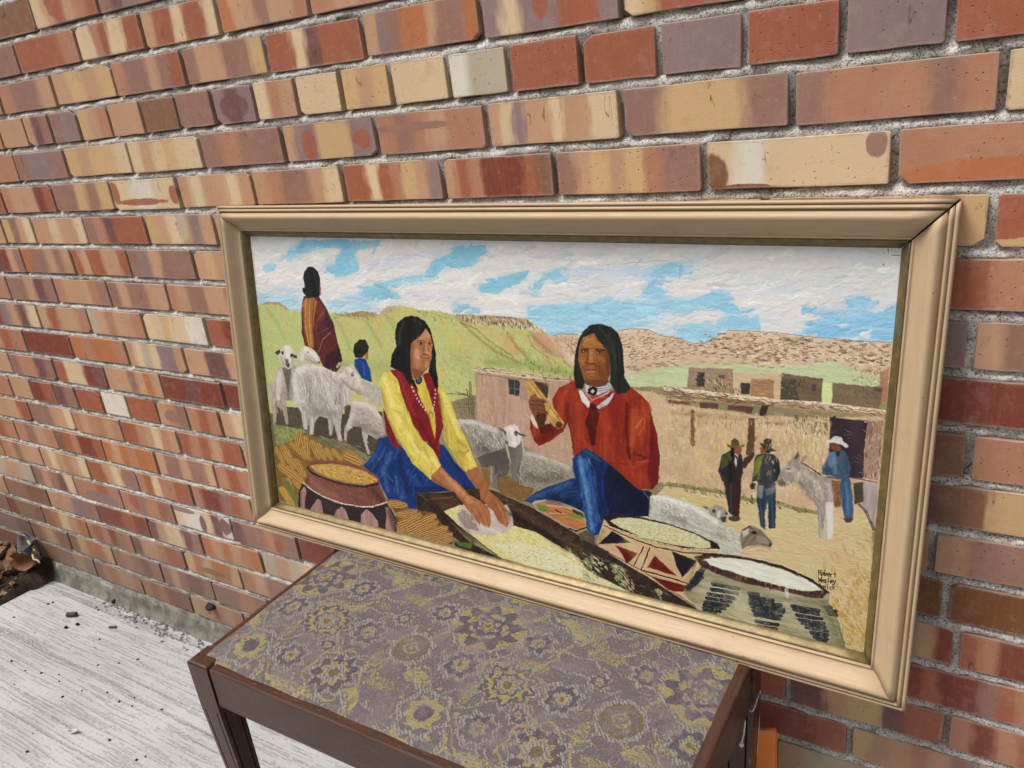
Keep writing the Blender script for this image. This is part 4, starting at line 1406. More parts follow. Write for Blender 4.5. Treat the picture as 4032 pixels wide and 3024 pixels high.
def make_slip_mat():
    M = Mat("bronze_gilt_slip")
    w = M.pos()
    b = M.noise(w, 70, 4, .65)
    c = M.mix(M.ramp(b, .3, .7), (.20, .145, .055), (.12, .085, .034))
    return M.set(c, rough=.42, metal=.35, normal=M.bump(b, .1, .0006), spec=.5)
MAT_FRAME = make_frame_mat()
MAT_SLIP = make_slip_mat()
PROF = [(.003, .022), (0, .021), (0, .0016), (.0010, -.0002), (.0034, -.0006), (.0042, .0020), (.0046, .0034), (.0053, .0010), (.0068, -.0022), (.0086, -.0026), (.0097, .0008), (.0104, .0034), (.0114, .0006), (.0140, -.0046),
        (.0168, -.0068), (.0198, -.0070), (.0225, -.0050), (.0255, -.0012), (.0285, .0028), (.0315, .0064), (.0345, .0090), (.0375, .0106), (.0398, .0112), (.0406, .0094), (.0415, .0094), (.0424, .0114), (.0430, .0130), (.0430, .020)]
SLIP = [(.0432, .0200), (.0432, .0128), (.0440, .0120), (.0452, .0123), (.0470, .0140), (.0500, .0182), (.0525, .0212), (.0526, .0235), (.0432, .0235)]

def rail_mesh(name, prof, side, gap):
    """moulding along one side, mitred at both ends"""
    V, F, UV = [], [], []
    L = FW_ if side in 'tb' else FH_
    n = 40
    acc = 0
    tt = [0] + [i / n for i in range(1, n)] + [1]
    for k, (s, h) in enumerate(prof):
        if k:
            acc += math.hypot(s - prof[k - 1][0], h - prof[k - 1][1])
        for t in tt:
            g1 = .0017 - .0008 * s / .05 if side in 'tr' else gap
            a = (s + gap) * (1 - t) + (L - s - g1) * t
            if side == 't': p = (a - FW_ / 2, h, FH_ - s)
            elif side == 'b': p = (a - FW_ / 2, h, s)
            elif side == 'l': p = (s - FW_ / 2, h, a)
            else: p = (FW_ / 2 - s, h, a)
            V.append(p); UV.append((a + {'t': 0, 'b': 3, 'l': 6, 'r': 9}[side], acc))
    m_ = len(tt)
    for k in range(len(prof) - 1):
        for i in range(n):
            F.append((k * m_ + i, k * m_ + i + 1, (k + 1) * m_ + i + 1, (k + 1) * m_ + i))
    q = len(F)
    F.append(tuple(k * m_ for k in range(len(prof)))); F.append(tuple(k * m_ + n for k in range(len(prof)))[::-1])
    me = mesh(name, V, F)
    me.polygons.foreach_set('use_smooth', [True] * q + [False, False])
    uvl = me.uv_layers.new(name="UVMap")
    uvl.data.foreach_set('uv', np.array([UV[lp.vertex_index] for lp in me.loops], np.float32).ravel())
    bm = bmesh.new(); bm.from_mesh(me); bmesh.ops.recalc_face_normals(bm, faces=bm.faces[:])
    bm.to_mesh(me); bm.free()
    return me
for sd_ in 'tblr':
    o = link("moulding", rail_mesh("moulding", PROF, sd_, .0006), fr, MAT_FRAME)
    if sd_ == 'b':
        o['label'] = "bottom moulding with a brown scuff towards the right"
    link("slip", rail_mesh("slip", SLIP, sd_, .0001), o, MAT_SLIP)
# dark joint behind the mitres and the backing board
bw, bh = FW_ / 2 - .004, FH_ - .004
bk = mesh("backing_board", [(-bw, .0245, .004), (bw, .0245, .004), (bw, .0245, bh), (-bw, .0245, bh), (-bw, .021, .004), (bw, .021, .004), (bw, .021, bh), (-bw, .021, bh)],
          [(3, 2, 1, 0), (0, 1, 5, 4), (1, 2, 6, 5), (2, 3, 7, 6), (3, 0, 4, 7)])
link("backing_board", bk, fr, MAT_DARK)

OPS = [('P',[-35,-34,3377,-18,3381,1670,-51,1688],'d9dadb','e3ded8','m',1.0),
('D',[-35,-34,3377,-18,3381,1670,-51,1688],500,67.2,23.3,-8,['e4e0da','d3d6de','dddad9','e8e3dc','cfd6e0'],0.6),
('P',[427,12,935,10,961,36,798,65,780,108,806,134,803,167,713,197,645,216,603,196,543,192,562,158,624,140,691,57,611,53,497,66,382,125,194,147,163,194,80,191,84,162,198,124,284,87,360,52],'8fc6de','a2cfe2','u',1.0),
('P',[794,260,909,233,1055,200,1228,168,1289,100,1396,67,1447,22,1631,19,1618,52,1571,73,1540,112,1473,144,1420,136,1356,128,1315,195,1270,207,969,257,1076,278,1074,305,837,328,664,321,695,308,791,293],'8fc6de','a2cfe2','u',1.0),
('P',[8,331,357,326,353,419,248,419,194,387,6,404],'a9cfe0','c5dae4','h',1.0),
('P',[542,339,929,329,902,401,684,415,565,406],'b3d3e2','d0dee5','h',1.0),
('P',[1419,333,1500,318,1498,353,1424,358],'8fc6de','a2cfe2','m',1.0),
('D',[14,295,935,253,924,384,-8,441],60,73.2,20.0,-3,['cfdde6','b9d6e4','d9dde4','c9c6dc'],0.5),
('D',[793,44,1417,17,1252,182,797,227],50,88.1,17.6,-14,['cdd0e2','e3ddd8','d5d6e4','e6e2db'],0.6),
('P',[1310,175,1356,128,1441,135,1509,123,1507,158,1327,195],'e6e3df','d8dae4','u',1.0),
('P',[1552,245,1578,185,1700,160,1823,132,1817,156,1766,201,1698,219,1663,249],'8fc6dc','9ccbd8','u',1.0),
('P',[1821,208,1855,164,1951,119,2039,116,2013,149,2018,181,1961,188,1930,166,1902,200,1869,258,1831,251],'97c9df','b5d7e4','u',1.0),
('P',[1813,300,2012,274,2110,278,2225,222,2264,256,2359,233,2405,178,2422,103,2502,71,2598,64,2600,123,2486,131,2465,184,2506,221,2604,229,2606,280,2463,289,2427,336,2333,356,2610,393,2428,380,2265,392,2226,382,2110,390,2074,416,1942,441,1861,379,1818,363],'98c9e0','b0d5e5','h',1.0),
('P',[1428,322,1555,325,1554,350,1414,359],'8fc6de','a2cfe2','m',1.0),
('D',[1819,280,2559,197,2564,370,1942,417],110,66.3,16.1,-4,['a9d2e4','9acbe1','b7d7e4','c8dde6'],0.45),
('D',[1631,23,2553,11,2555,53,1656,109],60,80.1,16.0,-9,['ddd8d4','d0cfd6','e5e2dd','c9cddb'],0.6),
('S',[2170,96,2281,88,2421,73,2524,64],3.1,'8a93a0',0.5),
('S',[1797,72,1983,65,2209,48],4.8,'b9c3d2',0.5),
('P',[2095,100,2209,108,2282,95,2412,91,2467,76,2449,98,2418,125,2423,151,2377,157,2282,148,2135,144,2075,183,2024,167,2044,138],'d5dbe4','c6d5e3','m',1.0),
('P',[2024,158,2075,142,2125,163,2120,236,2090,275,2054,221,2029,204],'e0ddd8','d2d9e4','v',1.0),
('P',[2259,193,2302,182,2331,248,2264,251],'d9dde4','cbd8e4','v',1.0),
('P',[1875,229,1919,171,1940,208,1933,264,1874,263],'e2e0dc','d5dbe4','v',1.0),
('P',[1822,142,1887,130,1908,153,1854,192,1842,222,1821,184],'e4e2da','cfdde2','v',1.0),
('P',[1569,269,1674,244,1743,212,1793,214,1798,262,1764,288,1556,290],'e8e4dd','dadbe2','m',1.0),
('P',[2539,66,2561,82,2554,120,2541,146],'8cc4e2','8cc4e2','m',1.0),
('P',[2584,234,2686,186,2748,171,2759,225,2785,248,2854,248,2859,267,2736,272,2606,254],'93c6e2','b2d3e4','h',1.0),
('P',[2520,342,2720,294,2867,264,2883,338,2756,347,2723,384,2655,411,2522,404],'9ccbe2','b4d6e4','h',1.0),
('P',[3034,230,3150,243,3201,232,3183,190,3217,173,3275,185,3259,209,3310,233,3362,192,3362,348,3285,355,3069,356,3039,318,3060,284,3122,260,3027,250],'8cc1e2','a6d0e6','h',1.0),
('D',[3036,213,3352,196,3357,337,3068,344],50,45.0,11.3,-4,['a2cde4','94c6e2','b9d8e6','c9dbe6'],0.5),
('P',[3319,217,3318,223,3315,228,3309,233,3302,236,3293,238,3285,237,3277,235,3270,231,3266,226,3264,220,3265,214,3268,209,3274,204,3282,201,3290,200,3299,200,3307,202,3313,206,3317,211],'d3dbe0','d3dbe0','m',1.0),
('P',[3286,319,3285,324,3283,328,3278,331,3272,334,3266,335,3259,335,3253,333,3248,330,3245,327,3244,323,3244,318,3247,314,3251,311,3257,309,3264,307,3270,308,3276,309,3281,312,3285,315],'d9dfe2','d9dfe2','m',1.0),
('P',[3209,290,3208,292,3205,293,3200,295,3194,296,3187,297,3181,297,3174,297,3170,296,3166,295,3165,293,3166,291,3169,289,3174,288,3180,287,3187,286,3193,286,3199,286,3204,287,3207,288],'dfdfdf','dfdfdf','m',1.0),
('P',[3141,216,3169,202,3200,224,3187,244,3143,243],'d9d8d2','cfd6d8','m',1.0),
('D',[2537,15,3335,3,3338,159,2542,180],150,54.6,19.5,-5,['dcd9d4','cfd6d9','d3d9de','e0dcd5','c6d4da'],0.45),
('G',[35,41,347,30],41.0,'d8d8dc',0.6),
('G',[46,140,269,133,494,88,646,68],26.7,'ece7e0',0.7),
('G',[115,237,372,204,567,247,772,261],36.5,'ebe5de',0.8),
('G',[62,317,362,279],20.9,'cdd3e0',0.6),
('G',[825,86,1067,49,1325,24],35.0,'e8e0d8',0.7),
('G',[890,132,1130,89,1322,64],15.1,'cbd0e2',0.8),
('G',[920,184,1191,143],17.8,'e9e4dc',0.7),
('G',[1085,246,1313,216,1498,198],34.1,'ebe8e2',0.8),
('G',[1089,288,1434,271],17.3,'dfe0e6',0.6),
('G',[926,362,1113,314],21.8,'dfe3e6',0.6),
('G',[1177,347,1492,344],12.6,'ece9e6',0.7),
('G',[622,301,804,303],15.3,'cfd4e6',0.6),
('G',[299,93,423,40,724,18],22.1,'86c4de',0.8),
('G',[599,168,714,121],31.8,'8ac6de',0.7),
('G',[633,195,781,168],16.4,'98cde0',0.7),
('G',[807,275,982,272],18.5,'92c8de',0.8),
('G',[986,224,1253,177],14.1,'a5d0e2',0.7),
('G',[1286,145,1351,98,1475,51],22.1,'86c3dc',0.8),
('G',[1401,313,1492,328],14.5,'93c8de',0.8),
('G',[31,354,304,363],35.2,'b2d2e2',0.7),
('G',[615,363,873,332],22.9,'b0d1e2',0.7),
('G',[1436,51,1542,59],32.3,'86c3dc',0.7),
('G',[1565,225,1682,190,1795,162],21.0,'88c4da',0.8),
('G',[1853,231,1930,147,2024,130],17.9,'90c7de',0.7),
('G',[1829,328,2033,297,2235,257],22.7,'9ccbe0',0.7),
('G',[1980,366,2235,326,2426,318],23.8,'a6d0e2',0.7),
('G',[2399,126,2512,92],17.6,'93c8de',0.7),
('G',[2471,253,2560,240],15.9,'93c6df',0.7),
('G',[1873,354,1926,408],15.4,'a4d0e2',0.6),
('G',[1670,46,1984,31,2374,23],24.1,'dedad8',0.7),
('G',[1599,96,1824,76],15.5,'e8e5e0',0.7),
('G',[1592,273,1776,254],19.0,'ece8e0',0.8),
('G',[1566,339,1763,322],16.0,'ebe9e8',0.8),
('G',[1902,238,1919,190],13.1,'e9e6e0',0.8),
('G',[2059,202,2100,228],21.3,'e4e0dc',0.7),
('G',[2185,178,2282,156],28.0,'d5dbe6',0.6),
('G',[2273,228,2311,209],16.7,'dfe2e8',0.7),
('G',[2509,156,2537,198],19.3,'e2e0de',0.7),
('G',[2332,333,2472,310],11.0,'dbe2e8',0.7),
('G',[2752,84,2912,59,3064,55],43.3,'e4dfd8',0.7),
('G',[3138,72,3281,94],32.9,'d9dad6',0.6),
('G',[2799,202,2957,177],24.2,'d6dae2',0.6),
('G',[2890,250,3000,240],12.0,'eae4da',0.8),
('G',[2925,301,3022,287],15.9,'e0e2de',0.7),
('G',[2546,310,2719,273],10.4,'dde2e6',0.7),
('G',[2610,233,2750,208],15.3,'92c6e0',0.7),
('G',[2760,262,2851,257],8.3,'8fc4e0',0.8),
('G',[2754,313,2869,297],14.9,'98c9e2',0.7),
('G',[3061,300,3155,310],15.4,'88bfe0',0.8),
('G',[3202,204,3254,186],18.5,'8fc3e2',0.8),
('G',[3243,272,3347,257],22.0,'8cc1e2',0.7),
('D',[708,40,722,45,1513,30,1501,298,19,319,46,23],0,0.6,0.6,0,['ffffff'],0.85),
('M',[-35,-34,3377,-18,3381,1670,-51,1688],1800,46.5,8.3,-12,0.6),
('M',[-35,-34,3377,-18,3381,1670,-51,1688],2600,77.6,20.7,-10,0.75),
('M',[-35,-34,3377,-18,3381,1670,-51,1688],2600,31.0,10.3,-14,0.8),
('P',[-108,715,2099,538,3419,441,3382,1693,-54,1705],'9c916f','8a7f62','m',1.0),
('P',[-3,404,70,379,180,373,265,412,345,413,580,405,655,409,730,396,797,380,909,396,976,348,1065,338,1177,352,1280,351,1399,365,1408,364,1589,358,1739,353,1818,363,1883,402,1931,432,2063,527,2063,649,1513,763,1385,810,1277,846,-59,1144],'bdc888','c9bd7c','d',1.0),
('D',[-3,404,70,379,180,373,265,412,345,413,580,405,655,409,730,396,797,380,909,396,976,348,1065,338,1177,352,1280,351,1399,365,1408,364,1589,358,1739,353,1818,363,1883,402,1931,432,2063,527,2063,649,1513,763,1385,810,1277,846,-59,1144],700,27.0,7.2,62,['b4c081','c6c886','cbb877','a9b878','bccb90','c3ab72'],0.7),
('D',[-3,404,70,379,180,373,265,412,345,413,580,405,655,409,730,396,797,380,909,396,976,348,1065,338,1177,352,1280,351,1399,365,1408,364,1589,358,1739,353,1818,363,1883,402,1931,432,2063,527,2063,649,1513,763,1385,810,1277,846,-59,1144],260,13.2,4.2,50,['8f9a60','a08e5c','a9a868'],0.6),
('P',[17,391,70,376,180,370,249,407,232,414,170,385,76,391],'a8937e','b59b80','m',1.0),
('P',[580,405,655,412,730,396,804,380,916,395,893,418,794,414,653,423],'a3906c','b09a70','m',1.0),
('D',[581,399,917,384,914,423,577,434],45,11.5,6.4,60,['7f6c54','8f7b5c','a68f70'],0.85),
('P',[916,395,976,348,1044,344,972,392,921,417],'bfa796','c9b08c','m',1.0),
('D',[795,403,1084,352,1031,513,855,527],60,37.2,8.7,60,['cdaf66','d6c07a','c9a269'],0.6),
('D',[1143,360,1498,364,1496,415,1302,413],60,10.3,5.1,50,['7c6b4e','96825e','b69a7c'],0.85),
('D',[544,668,1159,611,1005,851,824,873],120,16.7,5.1,60,['8d9660','a19a6c','7f8555','b0ad78'],0.6),
('D',[1281,546,1491,528,1478,799,1311,819],150,14.0,4.7,50,['959c68','a7a274','808455','b3b57f'],0.6),
('P',[1408,362,1589,358,1739,353,1818,363,1883,402,1926,433,1850,404,1772,400,1658,403,1528,402,1406,395],'b49c7a','c4ab8a','f',1.0),
('D',[1420,366,1739,356,1872,403,1772,410,1587,403,1443,393],170,8.6,4.9,70,['6f5f48','d9c9ae','8b7657','e0d2ba','5f5240'],0.85),
('P',[1838,420,1899,420,2031,530,1924,525,1848,483],'c69c86','bb9a74','d',1.0),
('P',[1657,433,1737,432,1769,530,1700,541],'cdb476','c9a86e','d',1.0),
('S',[1431,399,1527,428,1602,483,1688,527,1734,548],8.8,'94805a',0.7),
('S',[1816,436,1837,489,1913,531],7.3,'8a7856',0.7),
('D',[1584,505,2063,494,2063,610,1579,614],170,18.0,5.3,55,['8d9a5c','a3a468','798550','b6b478'],0.6),
('P',[1931,437,1985,414,2079,416,2265,383,2333,367,2413,363,2451,383,2520,391,2548,393,2602,407,2655,407,2731,357,2755,341,2822,340,2927,338,3045,344,3139,345,3249,348,3368,338,3363,529,2554,595,2287,624,2031,555],'dcc7b0','d0b69e','m',1.0),
('D',[1931,437,1985,414,2079,416,2265,383,2333,367,2413,363,2451,383,2520,391,2548,393,2602,407,2655,407,2731,357,2755,341,2822,340,2927,338,3045,344,3139,345,3249,348,3368,338,3363,529,2554,595,2287,624,2031,555],420,15.7,6.1,-12,['dcc4a9','cda58c','d9bfa6','c39c80','e0cdb4','bfa07c'],0.7),
('D',[1942,436,2079,416,2074,522,2011,498],45,15.1,4.5,65,['9c7f62','d5ac98','8a6d54'],0.85),
('D',[2265,388,2413,363,2570,396,2572,458,2311,528],150,11.0,4.1,-20,['9d7f60','a88660','d8b59e','7d664c'],0.85),
('S',[1942,431,1985,414,2074,416],2.5,'7f6a5c',0.8),
('S',[2270,383,2333,367,2413,363,2456,385,2565,396],2.8,'86705f',0.8),
('S',[2548,393,2602,407,2655,407,2731,357,2755,341,2822,340,2927,338,3045,344,3139,345,3249,348,3358,341],2.9,'9a7f78',0.8),
('D',[2658,363,2927,343,3351,349,3348,467,3165,445,2727,466,2595,456],210,12.1,8.1,0,['8c7659','9e8766','7b664f','a38b66','6d5847','b09870'],0.85),
('D',[2764,346,2927,343,3083,351,2810,437],80,10.7,4.9,-20,['caa27e','b88f6a','e0cbb0'],0.85),
('P',[2307,584,2574,498,2552,509,2812,479,3033,462,3164,433,3331,481,3353,530,2555,608,2307,631],'bdc99c','c6cda8','h',1.0),
('D',[2307,584,2574,498,2552,509,2812,479,3033,462,3164,433,3331,481,3353,530,2555,608,2307,631],90,25.5,6.8,-6,['ccd3b0','b6c296','c0c8a2','cfd0a4'],0.6),
('D',[2551,491,2852,450,3052,452,2975,480,2685,492],50,15.2,5.9,0,['8f8158','b3a877','d8c8a8','c4b07a'],0.85),
('D',[3203,454,3346,448,3353,530,3225,500],60,9.8,3.8,70,['b48a66','9c8a5e','c7a077','7d6c4a'],0.85),
('P',[3326,462,3356,439,3360,569,3332,573],'b98a6e','a67a5e','v',1.0),
('D',[2306,537,2573,484,2574,502,2336,558],40,16.6,6.5,-8,['7f8057','99945f','6c6f48'],0.85),
('K',[-3,404,70,379,180,373,265,412,345,413,580,405,655,409,730,396,797,380,909,396,976,348,1065,338,1177,352,1280,351,1399,365,1408,364,1589,358,1739,353,1818,363,1883,402,1931,432,2063,527,2063,649,1513,763,1385,810,1277,846,-59,1144]),
('G',[608,432,659,514,695,597],14.5,'9aa368',0.55),
('G',[815,418,865,498,916,561],13.9,'9aa368',0.55),
('G',[971,402,1033,485],13.5,'9aa368',0.55),
('G',[73,412,147,492,193,579],15.8,'9aa368',0.55),
('G',[375,435,442,530],15.0,'9aa368',0.55),
('G',[901,413,962,518],16.2,'d2bf74',0.55),
('G',[720,424,783,532],16.7,'d2bf74',0.55),
('G',[1082,374,1172,421],15.5,'d2bf74',0.55),
('G',[1334,410,1423,508],14.9,'d2bf74',0.55),
('G',[-18,565,326,568],86.2,'b3c486',0.5),
('G',[-28,690,112,739],59.2,'a9bd84',0.5),
('G',[579,694,948,687],45.8,'a0a76e',0.6),
('G',[1443,403,1554,487,1653,540,1756,571],8.8,'8f8250',0.7),
('G',[1703,435,1758,505,1813,550],8.5,'8f8250',0.7),
('G',[1827,425,1925,506],8.3,'8f8250',0.7),
('G',[1587,418,1672,487,1757,531],14.1,'d0ae78',0.6),
('G',[1771,420,1848,483,1951,543],13.6,'d0ae78',0.6),
('G',[1882,421,1979,501],13.3,'d0ae78',0.6),
('G',[1898,444,2005,523],15.4,'cf9f8c',0.6),
('G',[1580,588,1868,585,2057,601],21.2,'8d9a58',0.6),
('G',[1396,589,1505,658],34.4,'a6b87c',0.6),
('D',[1426,368,1817,368,1904,420,1646,399,1467,401],130,9.7,4.8,70,['52452f','efe6d2','6d5d42','e6dcc4'],0.9),
('D',[1699,551,2058,552,2057,620,1812,611],110,11.5,4.7,60,['5f6c3c','8f9c58','b4b878','6c7648'],0.8),
('K',[1931,437,1985,414,2079,416,2265,383,2333,367,2413,363,2451,383,2520,391,2548,393,2602,407,2655,407,2731,357,2755,341,2822,340,2927,338,3045,344,3139,345,3249,348,3368,338,3363,529,2554,595,2287,624,2031,555]),
('D',[1942,446,2074,426,2074,522,2021,502],60,13.1,4.0,60,['7f6448','e8c8b4','a67f66'],0.8),
('D',[2265,388,2571,405,2573,484,2311,509],260,11.0,4.1,-15,['7d6248','f0d4bc','a5805f','e2bea2','8f7454'],0.8),
('D',[2571,405,2756,351,3121,352,3351,349,3344,428,3051,432,2727,461,2577,457],480,10.6,4.5,0,['6f5d46','f0dfc6','8d775a','e6cfb2','5f4f3e','d9b48e','a48a66'],0.85),
('K',[]),
('P',[2593,516,2777,502,2786,595,2587,614],'a98f77','98806a','h',1.0),
('D',[2669,537,2781,526,2784,596,2645,612],50,13.1,4.4,60,['b7b27c','8e7a60','5c5a42','cfc98a'],0.85),
('P',[2631,532,2664,529,2664,591,2629,593],'544a4b','46403f','v',1.0),
('P',[2721,532,2749,531,2747,547,2722,547],'6a5c58','6a5c58','m',1.0),
('P',[2782,516,2973,502,2974,617,2857,631,2789,617],'d2bd9f','c7ad8c','h',1.0),
('P',[2852,536,2944,530,2949,611,2857,618],'b3906e','a27c5a','h',1.0),
('D',[2852,536,2944,530,2949,611,2857,618],40,25.2,2.9,2,['8f6c4e','c9a882'],0.85),
('P',[2812,557,2850,556,2852,603,2814,603],'51474a','45403c','h',1.0),
('P',[2971,502,3126,505,3129,615,2976,634],'7f6955','705b49','h',1.0),
('P',[2972,523,3029,521,3047,625,2976,634],'4f4c3e','5f5744','f',1.0),
('D',[2971,506,3056,514,3063,619,2978,629],50,9.8,3.7,60,['3f3d33','6a5f49','857054'],0.85),
('P',[3088,531,3104,531,3104,560,3089,559],'57474a','57474a','m',1.0),
('P',[3127,523,3160,519,3167,606,3129,610],'cbd890','d3dca2','v',1.0),
('P',[3161,521,3339,513,3334,601,3166,610],'88745f','78644f','h',1.0),
('D',[3194,532,3331,525,3323,598,3177,604],60,10.0,3.5,60,['5f5140','9a856c','6d5c48'],0.85),
('P',[3309,519,3341,520,3332,537,3307,532],'5d4f4a','5d4f4a','m',1.0),
('D',[2710,577,2816,553,2818,609,2703,623],45,8.7,3.9,60,['4f5239','6f7048','b9b870','3f4030'],0.85),
('P',[1509,643,1811,647,2057,631,2082,1076,1917,1041,1792,997,1510,899],'c3a18d','b2937c','v',1.0),
('D',[1509,643,1811,647,2057,631,2082,1076,1917,1041,1792,997,1510,899],120,32.7,10.9,88,['cdab98','b4967e','c79f92','b89c82','cfb3a0'],0.6),
('D',[1793,934,2045,887,2044,1046,1917,1030,1804,996],60,18.4,7.6,-20,['c9aa92','b79a80','bfa886'],0.7),
('S',[1509,632,1602,636,1811,637,1923,633,2052,629],18.3,'d6c4ae',1.0),
('S',[1513,621,1651,618,1812,627,2052,622],6.5,'b79e8a',1.0),
('S',[1500,628,1697,634,1845,634,2047,630],3.2,'584640',0.7),
('S',[1517,652,1696,657,1845,651],5.5,'6a5550',0.7),
('D',[1507,617,1651,613,2047,617,2047,632,1811,647,1518,647],45,18.3,5.4,8,['e0d2bd','8d6f62','cdb6a0','5f4b44'],0.85),
('P',[1699,662,1767,661,1760,742,1701,737],'494449','3e3a40','m',1.0),
('S',[1737,663,1735,738],3.3,'828c8c',1.0),
('S',[1700,708,1763,704],3.3,'828c8c',1.0),
('S',[1701,663,1703,736],3.3,'7b8486',0.7),
('P',[1811,660,1920,655,1915,737,1844,720],'584845','473c3c','v',1.0),
('P',[1768,662,1800,659,1809,755,1763,760],'ad9178','ad9178','m',1.0),
('P',[2307,632,2579,661,2523,682,2875,687,3153,663,3356,627,3359,1052,3142,1065,2807,1053,2533,1056,2442,1053,2339,786],'cdb693','c2a586','m',1.0),
('D',[2307,632,2579,661,2523,682,2875,687,3153,663,3356,627,3359,1052,3142,1065,2807,1053,2533,1056,2442,1053,2339,786],420,30.9,9.7,88,['d3bf9a','c9ac8e','d6c488','c7b083','d4b9a3','bda58a','dccbaa'],0.55),
('D',[2307,632,2579,661,2523,682,2875,687,3153,663,3356,627,3359,1052,3142,1065,2807,1053,2533,1056,2442,1053,2339,786],200,26.5,6.2,0,['d9c8a2','c3a88c','d2bb7e','cfb4a0'],0.45),
('D',[2525,751,2616,739,2625,1006,2531,998],70,28.0,8.4,88,['b3a283','a79a7c','bfa892','c6b58c'],0.6),
('D',[2629,701,2842,704,2852,897,2633,839],60,26.8,7.1,85,['d6bf72','cdb06e','dcc98a'],0.6),
('D',[2962,763,3159,743,3166,845,3008,849],60,20.7,6.6,80,['d9d08e','d3c488','e0d8a8'],0.6),
('S',[2493,618,2657,618,2830,620,2978,617,3149,609,3351,612],19.3,'dfcfb6',1.0),
('S',[2494,648,2658,638,2805,638,2986,627],14.9,'8f7052',1.0),
('S',[2914,634,3151,631,3349,624],15.9,'b79a78',1.0),
('D',[2493,611,2985,608,3351,604,3352,620,2987,633,2494,644],110,20.8,4.2,7,['efe4d0','c3a98a','8c7054','ddcab0','6d5744'],0.85),
('D',[2494,625,2986,616,3351,608,3352,624,2987,637,2495,667],150,29.1,3.7,6,['6f5340','8f7052','54402f','a38465','cdb797'],0.85),
('D',[2523,696,3153,667,3350,636,3352,657,3156,700,2524,728],130,20.6,3.7,10,['a58a68','8c7050','d8c3a0','c0a37c'],0.7),
('P',[2504,670,2605,667,2601,677,2504,684],'75554d','75554d','m',1.0),
('P',[2643,662,2727,657,2726,682,2644,683],'6c504a','5d4540','m',1.0),
('P',[2766,659,2867,655,2862,682,2764,679],'6f4d48','5e4340','m',1.0),
('P',[2895,666,2902,642,2928,640,2917,688,2896,688],'3f352f','3f352f','m',1.0),
('P',[2606,697,2623,699,2628,861,2614,863],'8d6d50','7b5c42','v',1.0),
('P',[2852,701,2877,701,2881,865,2848,868],'6d523e','57422f','v',1.0),
('D',[3021,663,3152,654,3158,734,3025,736],70,14.6,4.9,80,['5a4d38','8b6f50','a78a68','3f4032'],0.85),
('P',[2918,712,2991,706,2984,718,2919,723],'8d6650','8d6650','m',1.0),
('P',[3164,659,3296,654,3299,891,3175,891],'44373d','382e35','v',1.0),
('P',[3296,656,3354,644,3351,890,3298,887],'a58a76','8d735f','v',1.0),
('D',[3295,664,3352,657,3353,881,3301,882],60,15.5,4.7,88,['c9ac94','6c5648','8b705e','d0b59c'],0.85),
('D',[2526,808,3160,759,3178,1018,2532,1022],120,26.4,2.2,88,['9c8464','8b7658','a99070'],0.6),
('D',[2524,737,3301,655,3328,988,2533,1037],160,25.7,2.1,2,['a58e6c','94805f','e3d3b0'],0.5),
('P',[2505,1066,2763,1057,2978,1052,3142,1061,3358,1035,3341,955,3382,1693,2489,1714,2097,1523],'c9ba90','cbb58a','m',1.0),
('D',[2505,1066,2763,1057,2978,1052,3142,1061,3358,1035,3341,955,3382,1693,2489,1714,2097,1523],520,36.0,6.3,8,['bcbb86','d8caa0','d3b292','cbb98c','d2c9a0','cfac8e','b9b17c'],0.6),
('D',[2896,1097,3333,1053,3341,1143,2946,1232],120,29.6,5.9,12,['b4bd74','c9cf90','d6a98a','c9c07c'],0.6),
('D',[3063,1385,3350,1071,3383,1704,3266,1695],300,22.6,9.3,60,['b3945a','c0a268','aa8d52','c9ad80','b89a62'],0.6),
('D',[3132,1508,3358,1276,3383,1704,3266,1695],220,20.0,9.3,70,['a98848','b3924e','bd9d58'],0.7),
('D',[2736,1249,3358,1072,3368,1263,2880,1338],160,40.3,6.7,6,['cfa983','c3b27c','b9b478','d6b592','d99f80'],0.6),
('S',[2514,1055,2627,1053,2763,1052,2877,1063,2978,1052,3062,1064,3138,1064],17.9,'77784c',0.8),
('D',[2514,1045,2762,1038,2902,1049,3137,1053,3139,1075,2896,1087,2755,1077,2515,1079],130,10.8,5.4,50,['5f6440','8b8a58','4c5238','a09c68'],0.85),
('D',[2515,1089,2764,1080,2785,1143,2630,1140],40,37.5,6.6,10,['d0b468','c9aa66','d9c27c'],0.7),
('P',[-22,1061,879,985,866,1226,675,1257,-12,1304],'7c7757','6a6048','f',1.0),
('P',[15,1115,291,1103,278,1207,30,1258],'8e9663','7d8050','f',1.0),
('D',[15,1115,274,1105,244,1212,30,1258],80,19.6,6.8,60,['a3a964','6d7448','b9b870','c9b96a'],0.85),
('P',[47,1007,288,989,272,1124,40,1125],'574c42','655a4c','f',1.0),
('P',[616,924,890,936,871,1164,771,1211,607,1157],'51473d','5f5346','f',1.0),
('P',[302,1013,625,983,609,1138,334,1160],'51463c','5c5145','f',1.0),
('D',[369,1142,819,1173,791,1238,676,1245],60,34.7,6.9,15,['9c9a6c','8d8a5e','a8a374'],0.7),
('M',[-3,404,70,379,180,373,265,412,345,413,580,405,655,409,730,396,797,380,909,396,976,348,1065,338,1177,352,1280,351,1399,365,1408,364,1589,358,1739,353,1818,363,1883,402,1931,432,2063,527,2063,649,1513,763,1385,810,1277,846,-59,1144],900,24.0,8.4,60,0.8),
('M',[1931,437,1985,414,2079,416,2265,383,2333,367,2413,363,2451,383,2520,391,2548,393,2602,407,2655,407,2731,357,2755,341,2822,340,2927,338,3045,344,3139,345,3249,348,3368,338,3363,529,2554,595,2287,624,2031,555],500,15.7,6.1,-10,0.8),
('M',[2307,632,2579,661,2523,682,2875,687,3153,663,3356,627,3359,1052,3142,1065,2807,1053,2533,1056,2442,1053,2339,786],500,22.1,8.0,85,0.8),
